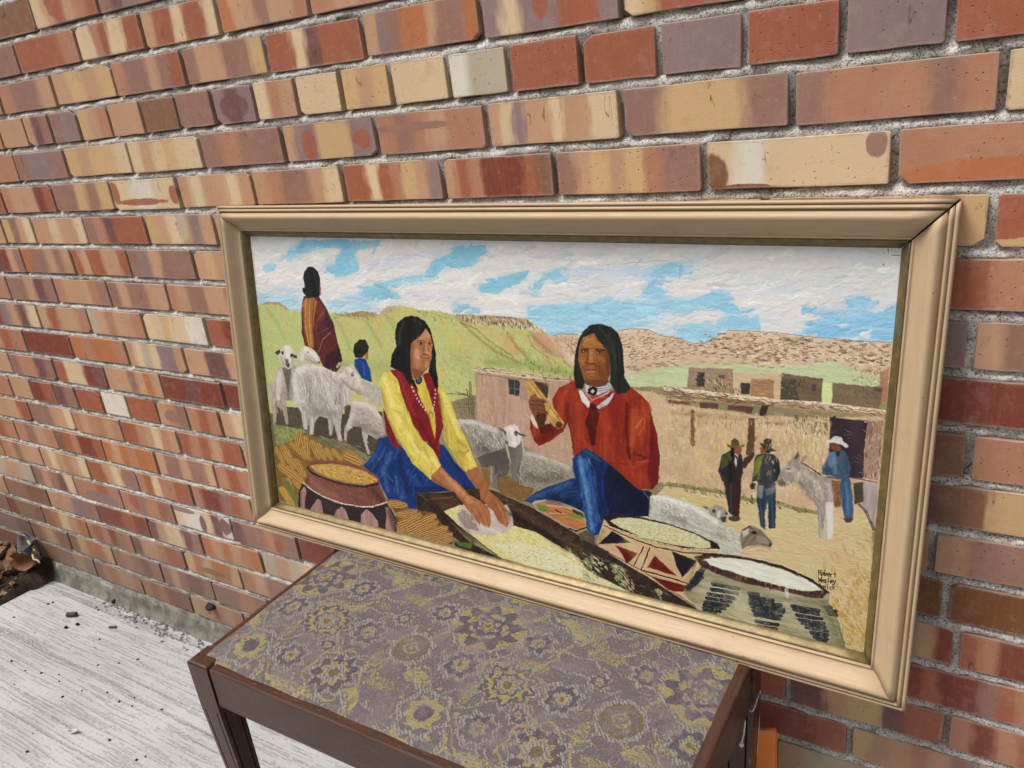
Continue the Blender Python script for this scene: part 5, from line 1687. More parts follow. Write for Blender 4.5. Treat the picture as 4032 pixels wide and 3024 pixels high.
('M',[2505,1066,2763,1057,2978,1052,3142,1061,3358,1035,3341,955,3382,1693,2489,1714,2097,1523],500,27.0,7.2,8,0.8),
('M',[1509,643,1811,647,2057,631,2082,1076,1917,1041,1792,997,1510,899],250,21.8,9.8,88,0.8),
('M',[-22,1061,879,985,866,1226,675,1257,-12,1304],250,35.6,11.4,10,0.8),
('P',[5,1275,194,1200,226,1150,335,1153,443,1207,563,1207,746,1233,718,1287,307,1383,239,1528,173,1635,120,1638,6,1627],'8d6f3d','7a5d34','f',1.0),
('P',[7,1279,10,1298,31,1335,58,1369,77,1379,92,1371,91,1351,73,1313,48,1278,31,1267],'bb9250','a27a40','f',1),
('S',[38,1274,90,1361],3.9,'6b4c28',0.7),
('S',[33,1279,84,1362],3.9,'d6b26c',0.65),
('S',[24,1281,79,1367],3.9,'6b4c28',0.7),
('S',[20,1286,73,1367],3.9,'d6b26c',0.65),
('S',[11,1288,69,1373],3.9,'6b4c28',0.7),
('S',[6,1293,63,1373],3.9,'d6b26c',0.65),
('P',[60,1252,64,1280,93,1334,132,1384,159,1399,179,1388,178,1359,152,1304,116,1253,92,1236],'bb9250','a27a40','f',1),
('S',[102,1246,176,1374],3.8,'6b4c28',0.7),
('S',[96,1254,168,1375],3.8,'d6b26c',0.65),
('S',[83,1256,162,1382],3.8,'6b4c28',0.7),
('S',[77,1263,153,1382],3.8,'d6b26c',0.65),
('S',[65,1266,147,1390],3.8,'6b4c28',0.7),
('S',[58,1273,139,1390],3.9,'d6b26c',0.65),
('P',[138,1236,157,1255,214,1287,276,1312,309,1317,322,1304,305,1283,251,1251,190,1223,158,1217],'bb9250','a27a40','f',1),
('S',[173,1222,312,1295],3.7,'6b4c28',0.7),
('S',[171,1229,304,1297],3.7,'d6b26c',0.65),
('S',[162,1233,303,1304],3.8,'6b4c28',0.7),
('S',[160,1240,295,1306],3.8,'d6b26c',0.65),
('S',[150,1245,293,1313],3.8,'6b4c28',0.7),
('S',[148,1251,286,1315],3.8,'d6b26c',0.65),
('P',[228,1147,212,1161,196,1195,188,1229,196,1244,216,1244,235,1229,254,1196,264,1162,259,1148],'bb9250','a27a40','f',1),
('S',[259,1156,224,1236],3.7,'6b4c28',0.7),
('S',[250,1157,218,1234],3.7,'d6b26c',0.65),
('S',[240,1155,209,1236],3.7,'6b4c28',0.7),
('S',[232,1157,203,1234],3.7,'d6b26c',0.65),
('S',[222,1155,194,1236],3.7,'6b4c28',0.7),
('S',[213,1157,188,1234],3.7,'d6b26c',0.65),
('P',[265,1165,253,1188,249,1236,256,1282,272,1299,296,1293,311,1269,318,1221,315,1174,303,1157],'bb9250','a27a40','f',1),
('S',[305,1167,301,1281],3.7,'6b4c28',0.7),
('S',[296,1172,294,1280],4.1,'d6b26c',0.65),
('S',[284,1172,284,1285],3.7,'6b4c28',0.7),
('S',[274,1176,276,1284],4.2,'d6b26c',0.65),
('S',[262,1176,266,1289],3.7,'6b4c28',0.7),
('S',[252,1181,259,1288],4.2,'d6b26c',0.65),
('P',[318,1185,318,1206,334,1247,357,1285,376,1297,393,1289,396,1267,382,1225,361,1186,345,1173],'bb9250','a27a40','f',1),
('S',[351,1181,392,1278],3.7,'6b4c28',0.7),
('S',[345,1187,386,1278],3.7,'d6b26c',0.65),
('S',[336,1188,380,1284],3.7,'6b4c28',0.7),
('S',[330,1194,374,1284],3.7,'d6b26c',0.65),
('S',[320,1195,368,1289],3.7,'6b4c28',0.7),
('S',[315,1201,361,1290],3.7,'d6b26c',0.65),
('P',[367,1198,366,1217,383,1253,407,1286,425,1295,442,1287,444,1266,430,1229,409,1196,393,1185],'bb9250','a27a40','f',1),
('S',[399,1192,441,1277],3.6,'6b4c28',0.7),
('S',[393,1197,435,1278],3.6,'d6b26c',0.65),
('S',[384,1199,429,1283],3.6,'6b4c28',0.7),
('S',[378,1204,423,1284],3.6,'d6b26c',0.65),
('S',[369,1207,417,1289],3.7,'6b4c28',0.7),
('S',[363,1212,411,1290],3.7,'d6b26c',0.65),
('P',[423,1222,425,1236,443,1261,467,1282,484,1286,498,1277,498,1261,483,1235,461,1213,445,1207],'bb9250','a27a40','f',1),
('S',[451,1212,497,1270],3.6,'6b4c28',0.7),
('S',[447,1217,491,1271],3.6,'d6b26c',0.65),
('S',[439,1220,487,1276],3.6,'6b4c28',0.7),
('S',[434,1225,481,1278],3.6,'d6b26c',0.65),
('S',[426,1228,477,1283],3.6,'6b4c28',0.7),
('S',[421,1233,471,1284],3.6,'d6b26c',0.65),
('P',[481,1220,486,1234,510,1255,539,1272,558,1274,570,1264,567,1249,545,1226,518,1208,501,1204],'bb9250','a27a40','f',1),
('S',[508,1207,567,1257],3.6,'6b4c28',0.7),
('S',[504,1213,562,1260],3.6,'d6b26c',0.65),
('S',[497,1217,558,1265],3.6,'6b4c28',0.7),
('S',[493,1222,553,1267],3.6,'d6b26c',0.65),
('S',[485,1226,549,1272],3.6,'6b4c28',0.7),
('S',[482,1231,544,1274],3.6,'d6b26c',0.65),
('P',[566,1240,582,1256,634,1272,690,1279,721,1271,735,1251,721,1232,672,1213,617,1202,588,1207],'bb9250','a27a40','f',1),
('S',[602,1208,726,1243],4.0,'6b4c28',0.7),
('S',[599,1217,719,1249],4.6,'d6b26c',0.65),
('S',[589,1226,716,1258],4.0,'6b4c28',0.7),
('S',[587,1236,709,1264],4.7,'d6b26c',0.65),
('S',[577,1245,706,1273],4.0,'6b4c28',0.7),
('S',[574,1254,699,1279],4.7,'d6b26c',0.65),
('P',[235,1242,228,1256,231,1283,242,1308,256,1315,274,1309,283,1294,283,1266,275,1240,263,1232],'bb9250','a27a40','f',1),
('S',[267,1237,277,1302],3.7,'6b4c28',0.7),
('S',[260,1241,271,1302],3.7,'d6b26c',0.65),
('S',[250,1243,264,1306],3.7,'6b4c28',0.7),
('S',[244,1247,258,1307],3.7,'d6b26c',0.65),
('S',[234,1248,251,1311],3.7,'6b4c28',0.7),
('S',[227,1252,245,1311],3.8,'d6b26c',0.65),
('P',[162,1335,163,1357,186,1396,217,1430,240,1438,260,1427,262,1404,242,1364,214,1328,194,1318],'bb9250','a27a40','f',1),
('S',[202,1325,259,1416],3.8,'6b4c28',0.7),
('S',[195,1332,251,1417],3.8,'d6b26c',0.65),
('S',[184,1335,244,1424],3.8,'6b4c28',0.7),
('S',[177,1342,237,1426],3.8,'d6b26c',0.65),
('S',[166,1345,230,1432],3.8,'6b4c28',0.7),
('S',[159,1352,222,1434],3.8,'d6b26c',0.65),
('P',[16,1399,38,1422,109,1454,187,1478,229,1478,246,1459,226,1434,160,1399,85,1372,44,1369],'bb9250','a27a40','f',1),
('S',[63,1374,234,1448],3.9,'6b4c28',0.7),
('S',[60,1383,224,1452],4.6,'d6b26c',0.65),
('S',[47,1391,221,1461],3.9,'6b4c28',0.7),
('S',[44,1400,211,1466],4.6,'d6b26c',0.65),
('S',[31,1408,208,1475],3.9,'6b4c28',0.7),
('S',[28,1418,199,1480],4.6,'d6b26c',0.65),
('P',[85,1464,79,1491,84,1547,98,1601,113,1621,132,1614,141,1586,138,1529,127,1475,114,1455],'bb9250','a27a40','f',1),
('S',[119,1466,135,1600],3.9,'6b4c28',0.7),
('S',[111,1472,128,1599],3.9,'d6b26c',0.65),
('S',[101,1472,121,1605],3.9,'6b4c28',0.7),
('S',[94,1478,114,1604],3.9,'d6b26c',0.65),
('S',[84,1478,107,1609],3.9,'6b4c28',0.7),
('S',[77,1483,101,1608],3.9,'d6b26c',0.65),
('P',[133,1473,135,1485,152,1501,175,1514,192,1514,204,1504,204,1491,188,1473,167,1459,153,1457],'bb9250','a27a40','f',1),
('S',[159,1460,203,1498],3.8,'6b4c28',0.7),
('S',[155,1464,197,1500],3.9,'d6b26c',0.65),
('S',[147,1469,193,1505],3.9,'6b4c28',0.7),
('S',[143,1474,188,1507],3.9,'d6b26c',0.65),
('S',[136,1478,184,1512],3.9,'6b4c28',0.7),
('S',[131,1483,179,1515],3.9,'d6b26c',0.65),
('P',[20,1541,21,1563,44,1603,76,1638,101,1646,121,1634,123,1610,103,1569,74,1533,53,1522],'bb9250','a27a40','f',1),
('S',[61,1530,120,1623],3.9,'6b4c28',0.7),
('S',[55,1537,112,1624],3.9,'d6b26c',0.65),
('S',[43,1540,105,1632],3.9,'6b4c28',0.7),
('S',[36,1547,97,1633],3.9,'d6b26c',0.65),
('S',[24,1551,90,1640],4.0,'6b4c28',0.7),
('S',[17,1558,82,1642],4.0,'d6b26c',0.65),
('P',[7,1545,13,1568,48,1608,90,1643,119,1650,138,1637,135,1612,104,1570,64,1534,38,1524],'c9aa52','b08d40','f',1),
('S',[49,1531,134,1625],3.9,'6b4c28',0.7),
('S',[43,1539,126,1627],3.9,'d6b26c',0.65),
('S',[31,1543,120,1635],3.9,'6b4c28',0.7),
('S',[26,1551,112,1637],3.9,'d6b26c',0.65),
('S',[13,1555,106,1645],4.0,'6b4c28',0.7),
('S',[8,1563,97,1647],4.0,'d6b26c',0.65),
('P',[27,1472,97,1480,163,1576,156,1631,132,1616,79,1544],'7f8252','6e7448','d',1.0),
('P',[380,324,498,324,518,346,551,395,582,456,598,524,624,632,634,683,574,748,483,722,430,637,353,608,338,538,349,419,364,360],'6b3a35','553033','v',1.0),
('P',[387,336,458,329,479,354,444,448,426,537,424,620,384,617,367,565,356,454,363,372],'b07a45','a0683c','v',1.0),
('S',[393,353,371,465,386,605],8.2,'d0a060',0.8),
('S',[426,339,405,451,402,604],6.8,'c7b070',0.8),
('S',[457,343,426,473,424,620],9.5,'8a4a38',0.9),
('S',[368,395,358,507,372,589],9.7,'87453a',0.9),
('P',[480,342,537,385,522,443,479,486,442,536,444,448],'7d4038','6b3634','u',1.0),
('P',[479,486,548,418,589,461,592,507,488,544,458,529],'4b3038','5a343a','u',1.0),
('P',[456,617,512,536,561,515,595,553,604,604,508,642,466,664],'74392f','5f2f2f','u',1.0),
('S',[454,635,501,560,560,518],5.4,'b08078',0.8),
('P',[506,654,604,604,634,683,574,748,491,721],'4a2c30','3f282c','u',1.0),
('S',[466,458,528,397],10.7,'8e6a4a',0.6),
('S',[458,535,548,493],8.1,'8f5a48',0.6),
('P',[492,239,513,222,517,272,510,312,494,319],'8a5544','8a5544','m',1.0),
('P',[440,158,478,161,506,183,516,221,504,273,498,324,466,329,404,329,375,302,374,279,394,278,391,226,401,186],'26272a','303034','v',1.0),
('P',[719,658,758,643,801,650,825,699,833,773,761,758,719,698],'2b4f92','24437c','v',1.0),
('S',[777,670,785,744],9.1,'4a74b0',0.7),
('P',[790,605,824,591,819,648,800,656],'b0714e','b0714e','m',1.0),
('P',[716,618,728,571,767,542,811,541,829,574,820,603,780,641,728,645],'26251f','33302a','m',1.0),
('P',[761,764,832,785,895,813,890,870,772,885,777,826],'c9c2b6','b3aaa0','f',1.0),
('D',[761,764,832,785,895,813,890,870,772,885,777,826],50,22.3,7.2,70,['dcd6ca','c4bcb1','a89f97','d2cbbf','9a9189','e3ddd2'],0.6),
('P',[117,764,170,752,273,730,242,838,211,953,176,957,54,972,18,977,15,875,70,857,95,804],'bdb4a6','a89d90','v',1.0),
('D',[117,764,170,752,273,730,242,838,211,953,176,957,54,972,18,977,15,875,70,857,95,804],80,25.1,8.1,80,['dcd6ca','c4bcb1','a89f97','d2cbbf','9a9189','e3ddd2'],0.6),
('P',[152,760,229,753,200,842,181,920,166,846],'6d6258','80746a','v',1.0),
('P',[196,621,229,621,258,652,258,689,238,746,202,765,173,758,132,719,135,669],'dcd6ca','c6beb2','v',1.0),
('P',[100,672,145,653,148,668,120,686],'4a4442','4a4442','m',1.0),
('P',[247,674,304,675,303,689,253,692],'4a4442','4a4442','m',1.0),
('P',[174,669,173,672,171,675,169,677,166,679,163,680,160,679,158,678,156,676,155,674,155,671,156,667,157,665,160,662,163,660,166,660,168,660,171,661,173,663,174,666],'3a3532','3a3532','m',1.0),
('P',[251,677,250,681,248,684,245,687,242,688,238,689,235,689,232,688,230,686,229,683,229,679,230,676,232,672,235,670,238,668,241,667,245,667,247,669,250,671,251,674],'3a3532','3a3532','m',1.0),
('P',[180,705,211,699,207,724,189,732,183,720],'504846','504846','m',1.0),
('P',[177,733,215,726,212,748,195,756],'5b5250','5b5250','m',1.0),
('P',[290,662,318,629,353,614,392,617,430,637,461,676,453,710,413,710,350,698,308,714,289,735,266,718],'d3ccc0','bab1a6','u',1.0),
('D',[290,662,318,629,353,614,392,617,430,637,461,676,453,710,413,710,350,698,308,714,289,735,266,718],30,23.8,7.7,40,['dcd6ca','c4bcb1','a89f97','d2cbbf','9a9189','e3ddd2'],0.6),
('P',[385,647,384,649,382,650,380,652,377,653,374,653,370,653,367,653,365,652,364,651,364,649,364,647,366,646,369,644,372,643,375,643,378,643,381,643,383,644,384,645],'3a3532','3a3532','m',1.0),
('P',[461,700,460,702,459,704,456,705,453,706,449,707,446,707,443,706,441,705,439,704,439,702,440,700,441,698,444,697,447,695,451,695,454,695,457,695,460,696,461,698],'6a605a','6a605a','m',1.0),
('S',[318,629,339,657,318,695],9.9,'e3ddd0',1.0),
('P',[220,822,262,749,340,717,452,719,574,748,650,746,683,801,671,838,681,896,672,893,647,920,605,949,567,1088,577,1149,545,1147,525,1045,500,1123,484,1132,479,1027,415,1023,370,1066,352,1145,323,1149,332,1040,310,1012,306,1113,280,1123,268,1017,225,966,214,854],'c9c2b6','b3aaa0','v',1.0),
('D',[220,822,262,749,340,717,452,719,574,748,650,746,683,801,671,838,681,896,672,893,647,920,605,949,567,1088,577,1149,545,1147,525,1045,500,1123,484,1132,479,1027,415,1023,370,1066,352,1145,323,1149,332,1040,310,1012,306,1113,280,1123,268,1017,225,966,214,854],330,31.1,8.5,80,['dad3c7','c2bab0','a39b96','d0c9be','958d89','e2dcd2','b5a99c'],0.6),
('D',[298,913,636,873,595,975,351,1019],60,32.3,8.4,85,['8f8784','a0968f','7f7773'],0.55),
('P',[278,941,340,1008,305,1126,280,1123],'b3aaa2','9a928c','v',1.0),
('P',[338,1020,416,1016,370,1066,356,1144,325,1148],'c2bab0','a8a098','v',1.0),
('P',[480,1020,528,1020,505,1122,480,1132],'b0a8a0','958d88','v',1.0),
('P',[520,1021,583,1013,567,1088,577,1149,549,1150],'bbb3aa','a29a94','v',1.0),
('P',[590,741,655,705,701,688,734,732,760,775,778,814,768,845,730,849,671,838,615,797,594,776],'cfc7bb','b5aba0','d',1.0),
('D',[590,741,701,688,778,814,730,849],40,20.0,6.0,60,['ddd6ca','b8aea4','a39a92'],0.6),
('S',[589,711,607,692,641,685,670,697],17.4,'b3a794',1.0),
('S',[634,715,602,739,605,774,636,771],16.2,'bcae96',1.0),
('P',[711,743,710,747,707,751,704,754,700,756,696,757,692,757,688,756,685,753,684,750,684,746,685,741,687,738,690,734,694,732,698,731,703,731,706,733,709,735,711,739],'4a3c38','4a3c38','m',1.0),
('P',[780,823,780,825,778,828,776,830,774,831,771,832,768,832,766,831,764,829,763,827,762,825,763,822,765,820,767,818,769,816,772,816,775,816,777,816,779,818,780,820],'5a4c48','5a4c48','m',1.0),
('S',[715,851,752,852],4.0,'6a5c56',1.0),
('P',[82,850,151,880,155,1109,133,1115,115,1024,74,1004,46,1111,22,1127,26,971],'b0a698','978d82','v',1.0),
('D',[34,855,182,839,157,1032,24,1049],60,25.4,8.2,85,['dcd6ca','c4bcb1','a89f97','d2cbbf','9a9189','e3ddd2'],0.6),
('P',[675,898,770,887,841,919,888,966,901,1064,840,1097,775,1083,764,1121,779,1197,760,1200,729,1089,734,1040,664,1050,621,1093,612,1150,593,1140,600,1071,646,998],'c0b8ab','a89e94','f',1.0),
('D',[675,898,770,887,841,919,888,966,901,1064,840,1097,775,1083,764,1121,779,1197,760,1200,729,1089,734,1040,664,1050,621,1093,612,1150,593,1140,600,1071,646,998],130,21.7,6.8,30,['d4cdc0','b5aca1','9c938a','ddd6ca','8e857d'],0.6),
('P',[767,764,888,797,893,907,843,901,758,859],'c6beb2','afa69b','f',1.0),
('D',[767,764,888,797,893,907,843,901,758,859],50,18.4,5.9,30,['dad3c7','b5aca1','a0978e'],0.6),
('P',[1367,913,1476,898,1556,903,1628,920,1675,951,1673,1016,1695,1088,1621,1145,1574,1242,1578,1141,1516,1140,1492,1105,1440,985],'aba398','8c847a','f',1.0),
('D',[1367,913,1476,898,1556,903,1628,920,1675,951,1673,1016,1695,1088,1621,1145,1574,1242,1578,1141,1516,1140,1492,1105,1440,985],260,17.5,5.8,60,['c9c2b5','958d82','b3aba0','7b736a','d6d0c4'],0.6),
('P',[1498,1099,1673,1016,1694,1121,1629,1254,1580,1241,1578,1141,1522,1145],'5d564e','6e665c','f',1.0),
('P',[1572,1131,1609,1119,1617,1245,1586,1251],'8f877c','7a7268','v',1.0),
('P',[1685,1014,1769,969,1773,1075,1753,1133,1762,1285,1732,1285,1705,1174,1695,1088],'7e766c','5f574f','v',1.0),
('S',[1769,969,1776,1048,1753,1133],12.4,'cdc7bb',0.8),
('S',[1680,1004,1690,1051,1701,1093],8.0,'c9c3b7',0.8),
('S',[1741,1151,1762,1274],9.2,'a9a195',0.7),
('P',[1665,915,1713,890,1742,891,1753,913,1767,938,1757,981,1727,1013,1703,1011,1680,993,1669,952],'d9d5cc','c3beb4','v',1.0),
('P',[1629,915,1670,925,1673,941,1640,929],'6e6660','6e6660','m',1.0),
('P',[1747,925,1793,939,1782,943,1753,940],'4c4642','4c4642','m',1.0),
('P',[1749,932,1748,937,1746,941,1743,944,1739,947,1735,948,1730,948,1726,947,1723,944,1721,941,1721,936,1722,932,1724,928,1727,924,1731,922,1735,920,1740,920,1744,922,1747,924,1749,928],'46413e','46413e','m',1.0),
('P',[1678,940,1677,943,1676,946,1675,949,1674,951,1672,951,1671,951,1670,950,1669,948,1668,945,1668,941,1668,938,1669,935,1670,932,1672,931,1673,930,1675,930,1676,932,1677,934,1677,937],'46413e','46413e','m',1.0),
('P',[1672,978,1692,981,1692,1000,1680,999],'4b4642','4b4642','m',1.0),
('D',[1671,909,1754,897,1751,993,1674,1005],25,13.5,5.6,80,['e6e2da','c9c4ba'],0.6),
('P',[1774,1022,1838,1011,1906,1027,1973,1037,2044,1056,2055,1112,1915,1174,1845,1219,1764,1196,1747,1167],'a39b8c','877f72','f',1.0),
('D',[1774,1022,1838,1011,1906,1027,1973,1037,2044,1056,2055,1112,1915,1174,1845,1219,1764,1196,1747,1167],150,15.4,5.5,30,['bfb7a6','8e8678','a79f90','756d62','cdc6b4'],0.6),
('P',[1521,1151,1577,1152,1574,1237,1555,1251],'8a6a40','8a6a40','m',1.0),
('P',[1619,1184,1693,1165,1740,1201,1834,1205,1798,1261,1761,1290,1629,1271],'8d6d44','7a5c38','f',1.0),
('S',[1455,744,1464,872],8.2,'6f5a48',0.8),
('S',[1472,699,1479,887],8.1,'6f5a48',0.8),
('S',[1491,772,1492,890],8.1,'6f5a48',0.8),
('S',[1387,765,1425,769,1456,771],5.8,'6a5648',0.8),
('S',[1385,823,1504,816],5.8,'6a6450',0.6),
('D',[1386,784,1506,770,1501,884,1380,905],90,14.1,4.7,20,['6c6a4e','88855f','a19a74','585540'],0.7),
('S',[1331,780,1434,773,1477,779],5.3,'6a5644',0.8),
('S',[1466,748,1479,870],7.0,'6f5a48',0.7),
('S',[1481,698,1488,885],6.9,'6f5a48',0.7),
('S',[1373,851,1475,833],5.3,'66604a',0.6),
('P',[847,1102,923,1067,985,1099,1032,1133,1196,1067,1296,1063,1357,1144,1420,1196,1487,1270,1422,1293,1100,1365,1086,1471,1036,1475,885,1449,839,1365,820,1325,719,1281,769,1229,819,1173],'22427e','1b3264','u',1.0),
('D',[754,1232,983,1123,1187,1202,1248,1326,1103,1425,886,1437,820,1325],120,52.9,10.6,-60,['2f5796','1f3d7c','4a6ea4','183063','28498a'],0.6),
('S',[895,1137,829,1232],13.4,'4f6f9c',0.6),
('S',[868,1286,931,1330],10.8,'6785ac',0.6),
('S',[786,1288,877,1181],10.8,'5c7792',0.5),
('P',[1067,1342,1423,1264,1493,1274,1107,1370],'1a2f5c','1a2f5c','m',1.0),
('P',[967,692,1031,680,1083,719,1130,731,1186,697,1220,677,1271,710,1282,742,1293,889,1295,962,1264,1045,1265,1136,1252,1144,1196,1067,1155,1062,1105,988,1032,849,998,751],'8e2830','7a2029','d',1.0),
('P',[897,906,924,967,961,1044,1010,1142,941,1118,910,1051],'8a2a30','741f28','v',1.0),
('P',[1123,732,1185,703,1202,751,1224,826,1247,890,1249,968,1237,1043,1222,972,1211,928,1169,849,1139,791],'dcc654','cbb34a','v',1.0),
('P',[1084,708,1123,732,1146,790,1121,765],'241f22','241f22','m',1.0),
('P',[890,768,916,714,967,697,1013,738,1034,820,1063,902,1105,988,1162,1061,1221,1098,1269,1182,1196,1276,1130,1235,1076,1203,1019,1117,954,1033,918,950,891,843],'e0cf62','d2bd56','v',1.0),
('D',[901,727,1012,749,1105,988,1256,1184,1197,1264,1077,1191,954,1033,896,865],130,44.7,11.5,65,['ead976','d6c25a','c3ab4c','e6d77c','efe089'],0.6),
('P',[1077,1191,1151,1120,1220,1109,1263,1183,1197,1270,1130,1235],'dfd068','d0bd58','u',1.0),
('S',[1102,1035,1152,1108,1119,1184],12.7,'b7a048',0.5),
('S',[1190,1149,1215,1185,1199,1235],8.9,'b9a550',0.6),
('P',[1282,731,1313,760,1355,826,1394,931,1447,1029,1499,1149,1427,1189,1383,1157,1341,1090,1298,1029,1297,928,1276,836,1273,776],'d9c75c','c9b350','v',1.0),
('D',[1282,742,1394,931,1492,1144,1427,1189,1298,1029],70,36.2,9.6,65,['e6d672','c9b452','b59e48','dfcf68'],0.6),
('P',[1433,1053,1431,1064,1426,1074,1418,1083,1409,1089,1399,1092,1389,1092,1380,1089,1373,1082,1369,1073,1368,1063,1370,1052,1375,1042,1383,1034,1392,1028,1402,1024,1412,1024,1421,1028,1428,1034,1432,1043],'c7b257','d6c468','m',1.0),
('S',[1367,1086,1411,1107,1445,1074],8.5,'a8924a',0.5),
('P',[1113,772,1112,774,1111,776,1110,778,1108,779,1106,780,1104,780,1102,779,1101,777,1101,775,1100,773,1101,771,1102,769,1103,767,1105,766,1107,765,1109,765,1111,766,1112,768,1113,770],'d8b8b4','d8b8b4','m',1.0),
('P',[1122,790,1121,793,1120,795,1119,797,1117,798,1115,798,1113,798,1111,797,1110,796,1109,794,1109,792,1110,789,1111,787,1112,786,1114,784,1116,784,1118,784,1119,785,1121,786,1121,788],'d8b8b4','d8b8b4','m',1.0),
('P',[1134,809,1133,811,1132,813,1131,815,1129,816,1127,817,1125,816,1124,816,1123,814,1122,812,1122,810,1122,808,1123,806,1125,804,1126,803,1128,802,1130,802,1132,803,1133,804,1134,806],'d8b8b4','d8b8b4','m',1.0),
('P',[1144,827,1144,829,1143,831,1141,833,1139,834,1138,835,1136,835,1134,834,1133,833,1132,831,1132,828,1132,826,1133,824,1135,822,1137,821,1139,820,1140,820,1142,821,1143,823,1144,825],'d8b8b4','d8b8b4','m',1.0),
('P',[1155,842,1155,845,1154,847,1152,849,1151,850,1149,851,1147,850,1145,850,1144,848,1143,846,1143,844,1144,842,1145,839,1146,838,1148,836,1150,836,1152,836,1153,837,1154,838,1155,840],'d8b8b4','d8b8b4','m',1.0),
('P',[1166,858,1166,860,1165,862,1164,864,1162,865,1160,866,1158,866,1156,865,1155,864,1154,862,1154,859,1155,857,1156,855,1157,853,1159,852,1161,851,1163,851,1164,852,1166,854,1166,856],'d8b8b4','d8b8b4','m',1.0),
('P',[1177,871,1177,873,1176,875,1174,877,1172,878,1170,879,1169,879,1167,878,1166,876,1165,874,1165,872,1165,870,1166,868,1168,866,1170,865,1171,864,1173,864,1175,865,1176,866,1177,868],'d8b8b4','d8b8b4','m',1.0),
('P',[1192,886,1191,888,1190,890,1189,892,1187,893,1185,894,1183,894,1182,893,1180,891,1180,889,1179,887,1180,885,1181,883,1182,881,1184,880,1186,879,1188,879,1189,880,1191,881,1191,883],'d8b8b4','d8b8b4','m',1.0),
('P',[1263,766,1262,768,1261,770,1260,771,1259,773,1257,773,1255,773,1254,772,1253,771,1252,769,1252,767,1252,765,1253,763,1255,761,1256,760,1258,760,1259,760,1261,761,1262,762,1263,764],'d8b8b4','d8b8b4','m',1.0),
('P',[1261,788,1261,790,1260,792,1259,794,1257,795,1256,795,1254,795,1253,794,1252,793,1251,791,1251,789,1251,787,1252,785,1253,784,1255,782,1256,782,1258,782,1259,783,1261,784,1261,786],'d8b8b4','d8b8b4','m',1.0),
('P',[1257,811,1256,813,1255,815,1254,816,1253,817,1251,818,1249,818,1248,817,1247,816,1246,814,1246,812,1246,810,1247,808,1249,806,1250,805,1252,805,1253,805,1255,806,1256,807,1257,809],'d8b8b4','d8b8b4','m',1.0),
('P',[1253,833,1253,835,1252,837,1251,839,1249,840,1248,841,1246,840,1245,840,1243,838,1243,837,1243,835,1243,832,1244,830,1245,829,1247,828,1248,827,1250,827,1251,828,1253,829,1253,831],'d8b8b4','d8b8b4','m',1.0),
('P',[1249,850,1249,853,1248,855,1247,856,1245,857,1243,858,1242,858,1240,857,1239,856,1238,854,1238,852,1239,850,1240,848,1241,846,1242,845,1244,844,1246,844,1247,845,1248,847,1249,848],'d8b8b4','d8b8b4','m',1.0),
('P',[1243,871,1243,873,1242,875,1241,876,1239,878,1237,878,1236,878,1234,877,1233,876,1233,874,1232,872,1233,870,1234,868,1235,866,1237,865,1238,865,1240,865,1241,865,1242,867,1243,869],'d8b8b4','d8b8b4','m',1.0),
('P',[1236,886,1235,888,1234,890,1233,891,1232,893,1230,893,1228,893,1227,892,1226,891,1225,889,1225,887,1225,885,1226,883,1227,881,1229,880,1231,880,1232,880,1234,880,1235,882,1236,884],'d8b8b4','d8b8b4','m',1.0),
('P',[1236,905,1235,911,1233,917,1229,922,1224,926,1219,928,1214,927,1210,925,1206,921,1205,916,1204,909,1205,903,1208,897,1212,892,1217,888,1222,887,1227,887,1231,890,1234,894,1236,899],'a08a3c','a08a3c','m',1.0),
('P',[1229,909,1228,913,1227,917,1225,920,1222,923,1219,924,1217,923,1214,922,1213,919,1212,915,1211,911,1212,907,1214,903,1216,900,1218,897,1221,896,1224,897,1226,898,1228,901,1229,905],'d0bc58','d0bc58','m',1.0),
('P',[1107,672,1188,664,1189,697,1150,729,1122,704],'9a6848','9a6848','m',1.0),
('S',[1113,683,1131,708,1151,720],5.5,'dcd2d0',1.0),
('S',[1190,686,1179,704,1164,716],5.5,'dcd2d0',1.0),
('P',[1177,723,1175,731,1171,738,1166,744,1159,749,1152,751,1145,750,1139,747,1134,742,1131,736,1131,728,1132,720,1136,713,1142,707,1148,702,1155,700,1162,701,1169,704,1173,709,1176,715],'1f2a42','1f2a42','m',1.0),
('P',[1169,722,1168,727,1165,732,1162,736,1157,739,1153,741,1148,740,1144,738,1141,735,1139,731,1139,725,1140,720,1142,715,1146,711,1150,708,1155,707,1160,707,1163,709,1167,713,1168,717],'56688c','2b3850','m',1.0),
('P',[1198,1252,1269,1188,1320,1225,1383,1283,1433,1326,1517,1338,1515,1402,1443,1405,1392,1368,1335,1321,1249,1296,1203,1281],'b57a52','a86e48','d',1.0),
('P',[1427,1189,1499,1149,1524,1178,1575,1276,1530,1313,1469,1244],'a86e4a','96603e','d',1.0),
('P',[1140,504,1220,445,1256,490,1260,521,1252,576,1233,642,1188,677,1148,684,1152,722,1111,721,1102,661,1106,556],'b57c58','a36b48','v',1.0),
('P',[1168,481,1222,450,1246,485,1232,513,1166,513],'c08660','b27a55','m',1.0),
('P',[1123,549,1177,544,1201,586,1170,654,1116,659],'b88063','a8704f','v',1.0),
('P',[1108,665,1188,674,1223,649,1180,702,1125,725],'8a573c','8a573c','m',1.0),
('P',[1192,529,1191,531,1189,532,1186,534,1183,535,1179,536,1175,536,1172,535,1169,534,1167,533,1167,531,1167,529,1169,527,1172,525,1176,524,1180,524,1184,524,1187,524,1190,525,1191,527],'2d211e','2d211e','m',1.0),
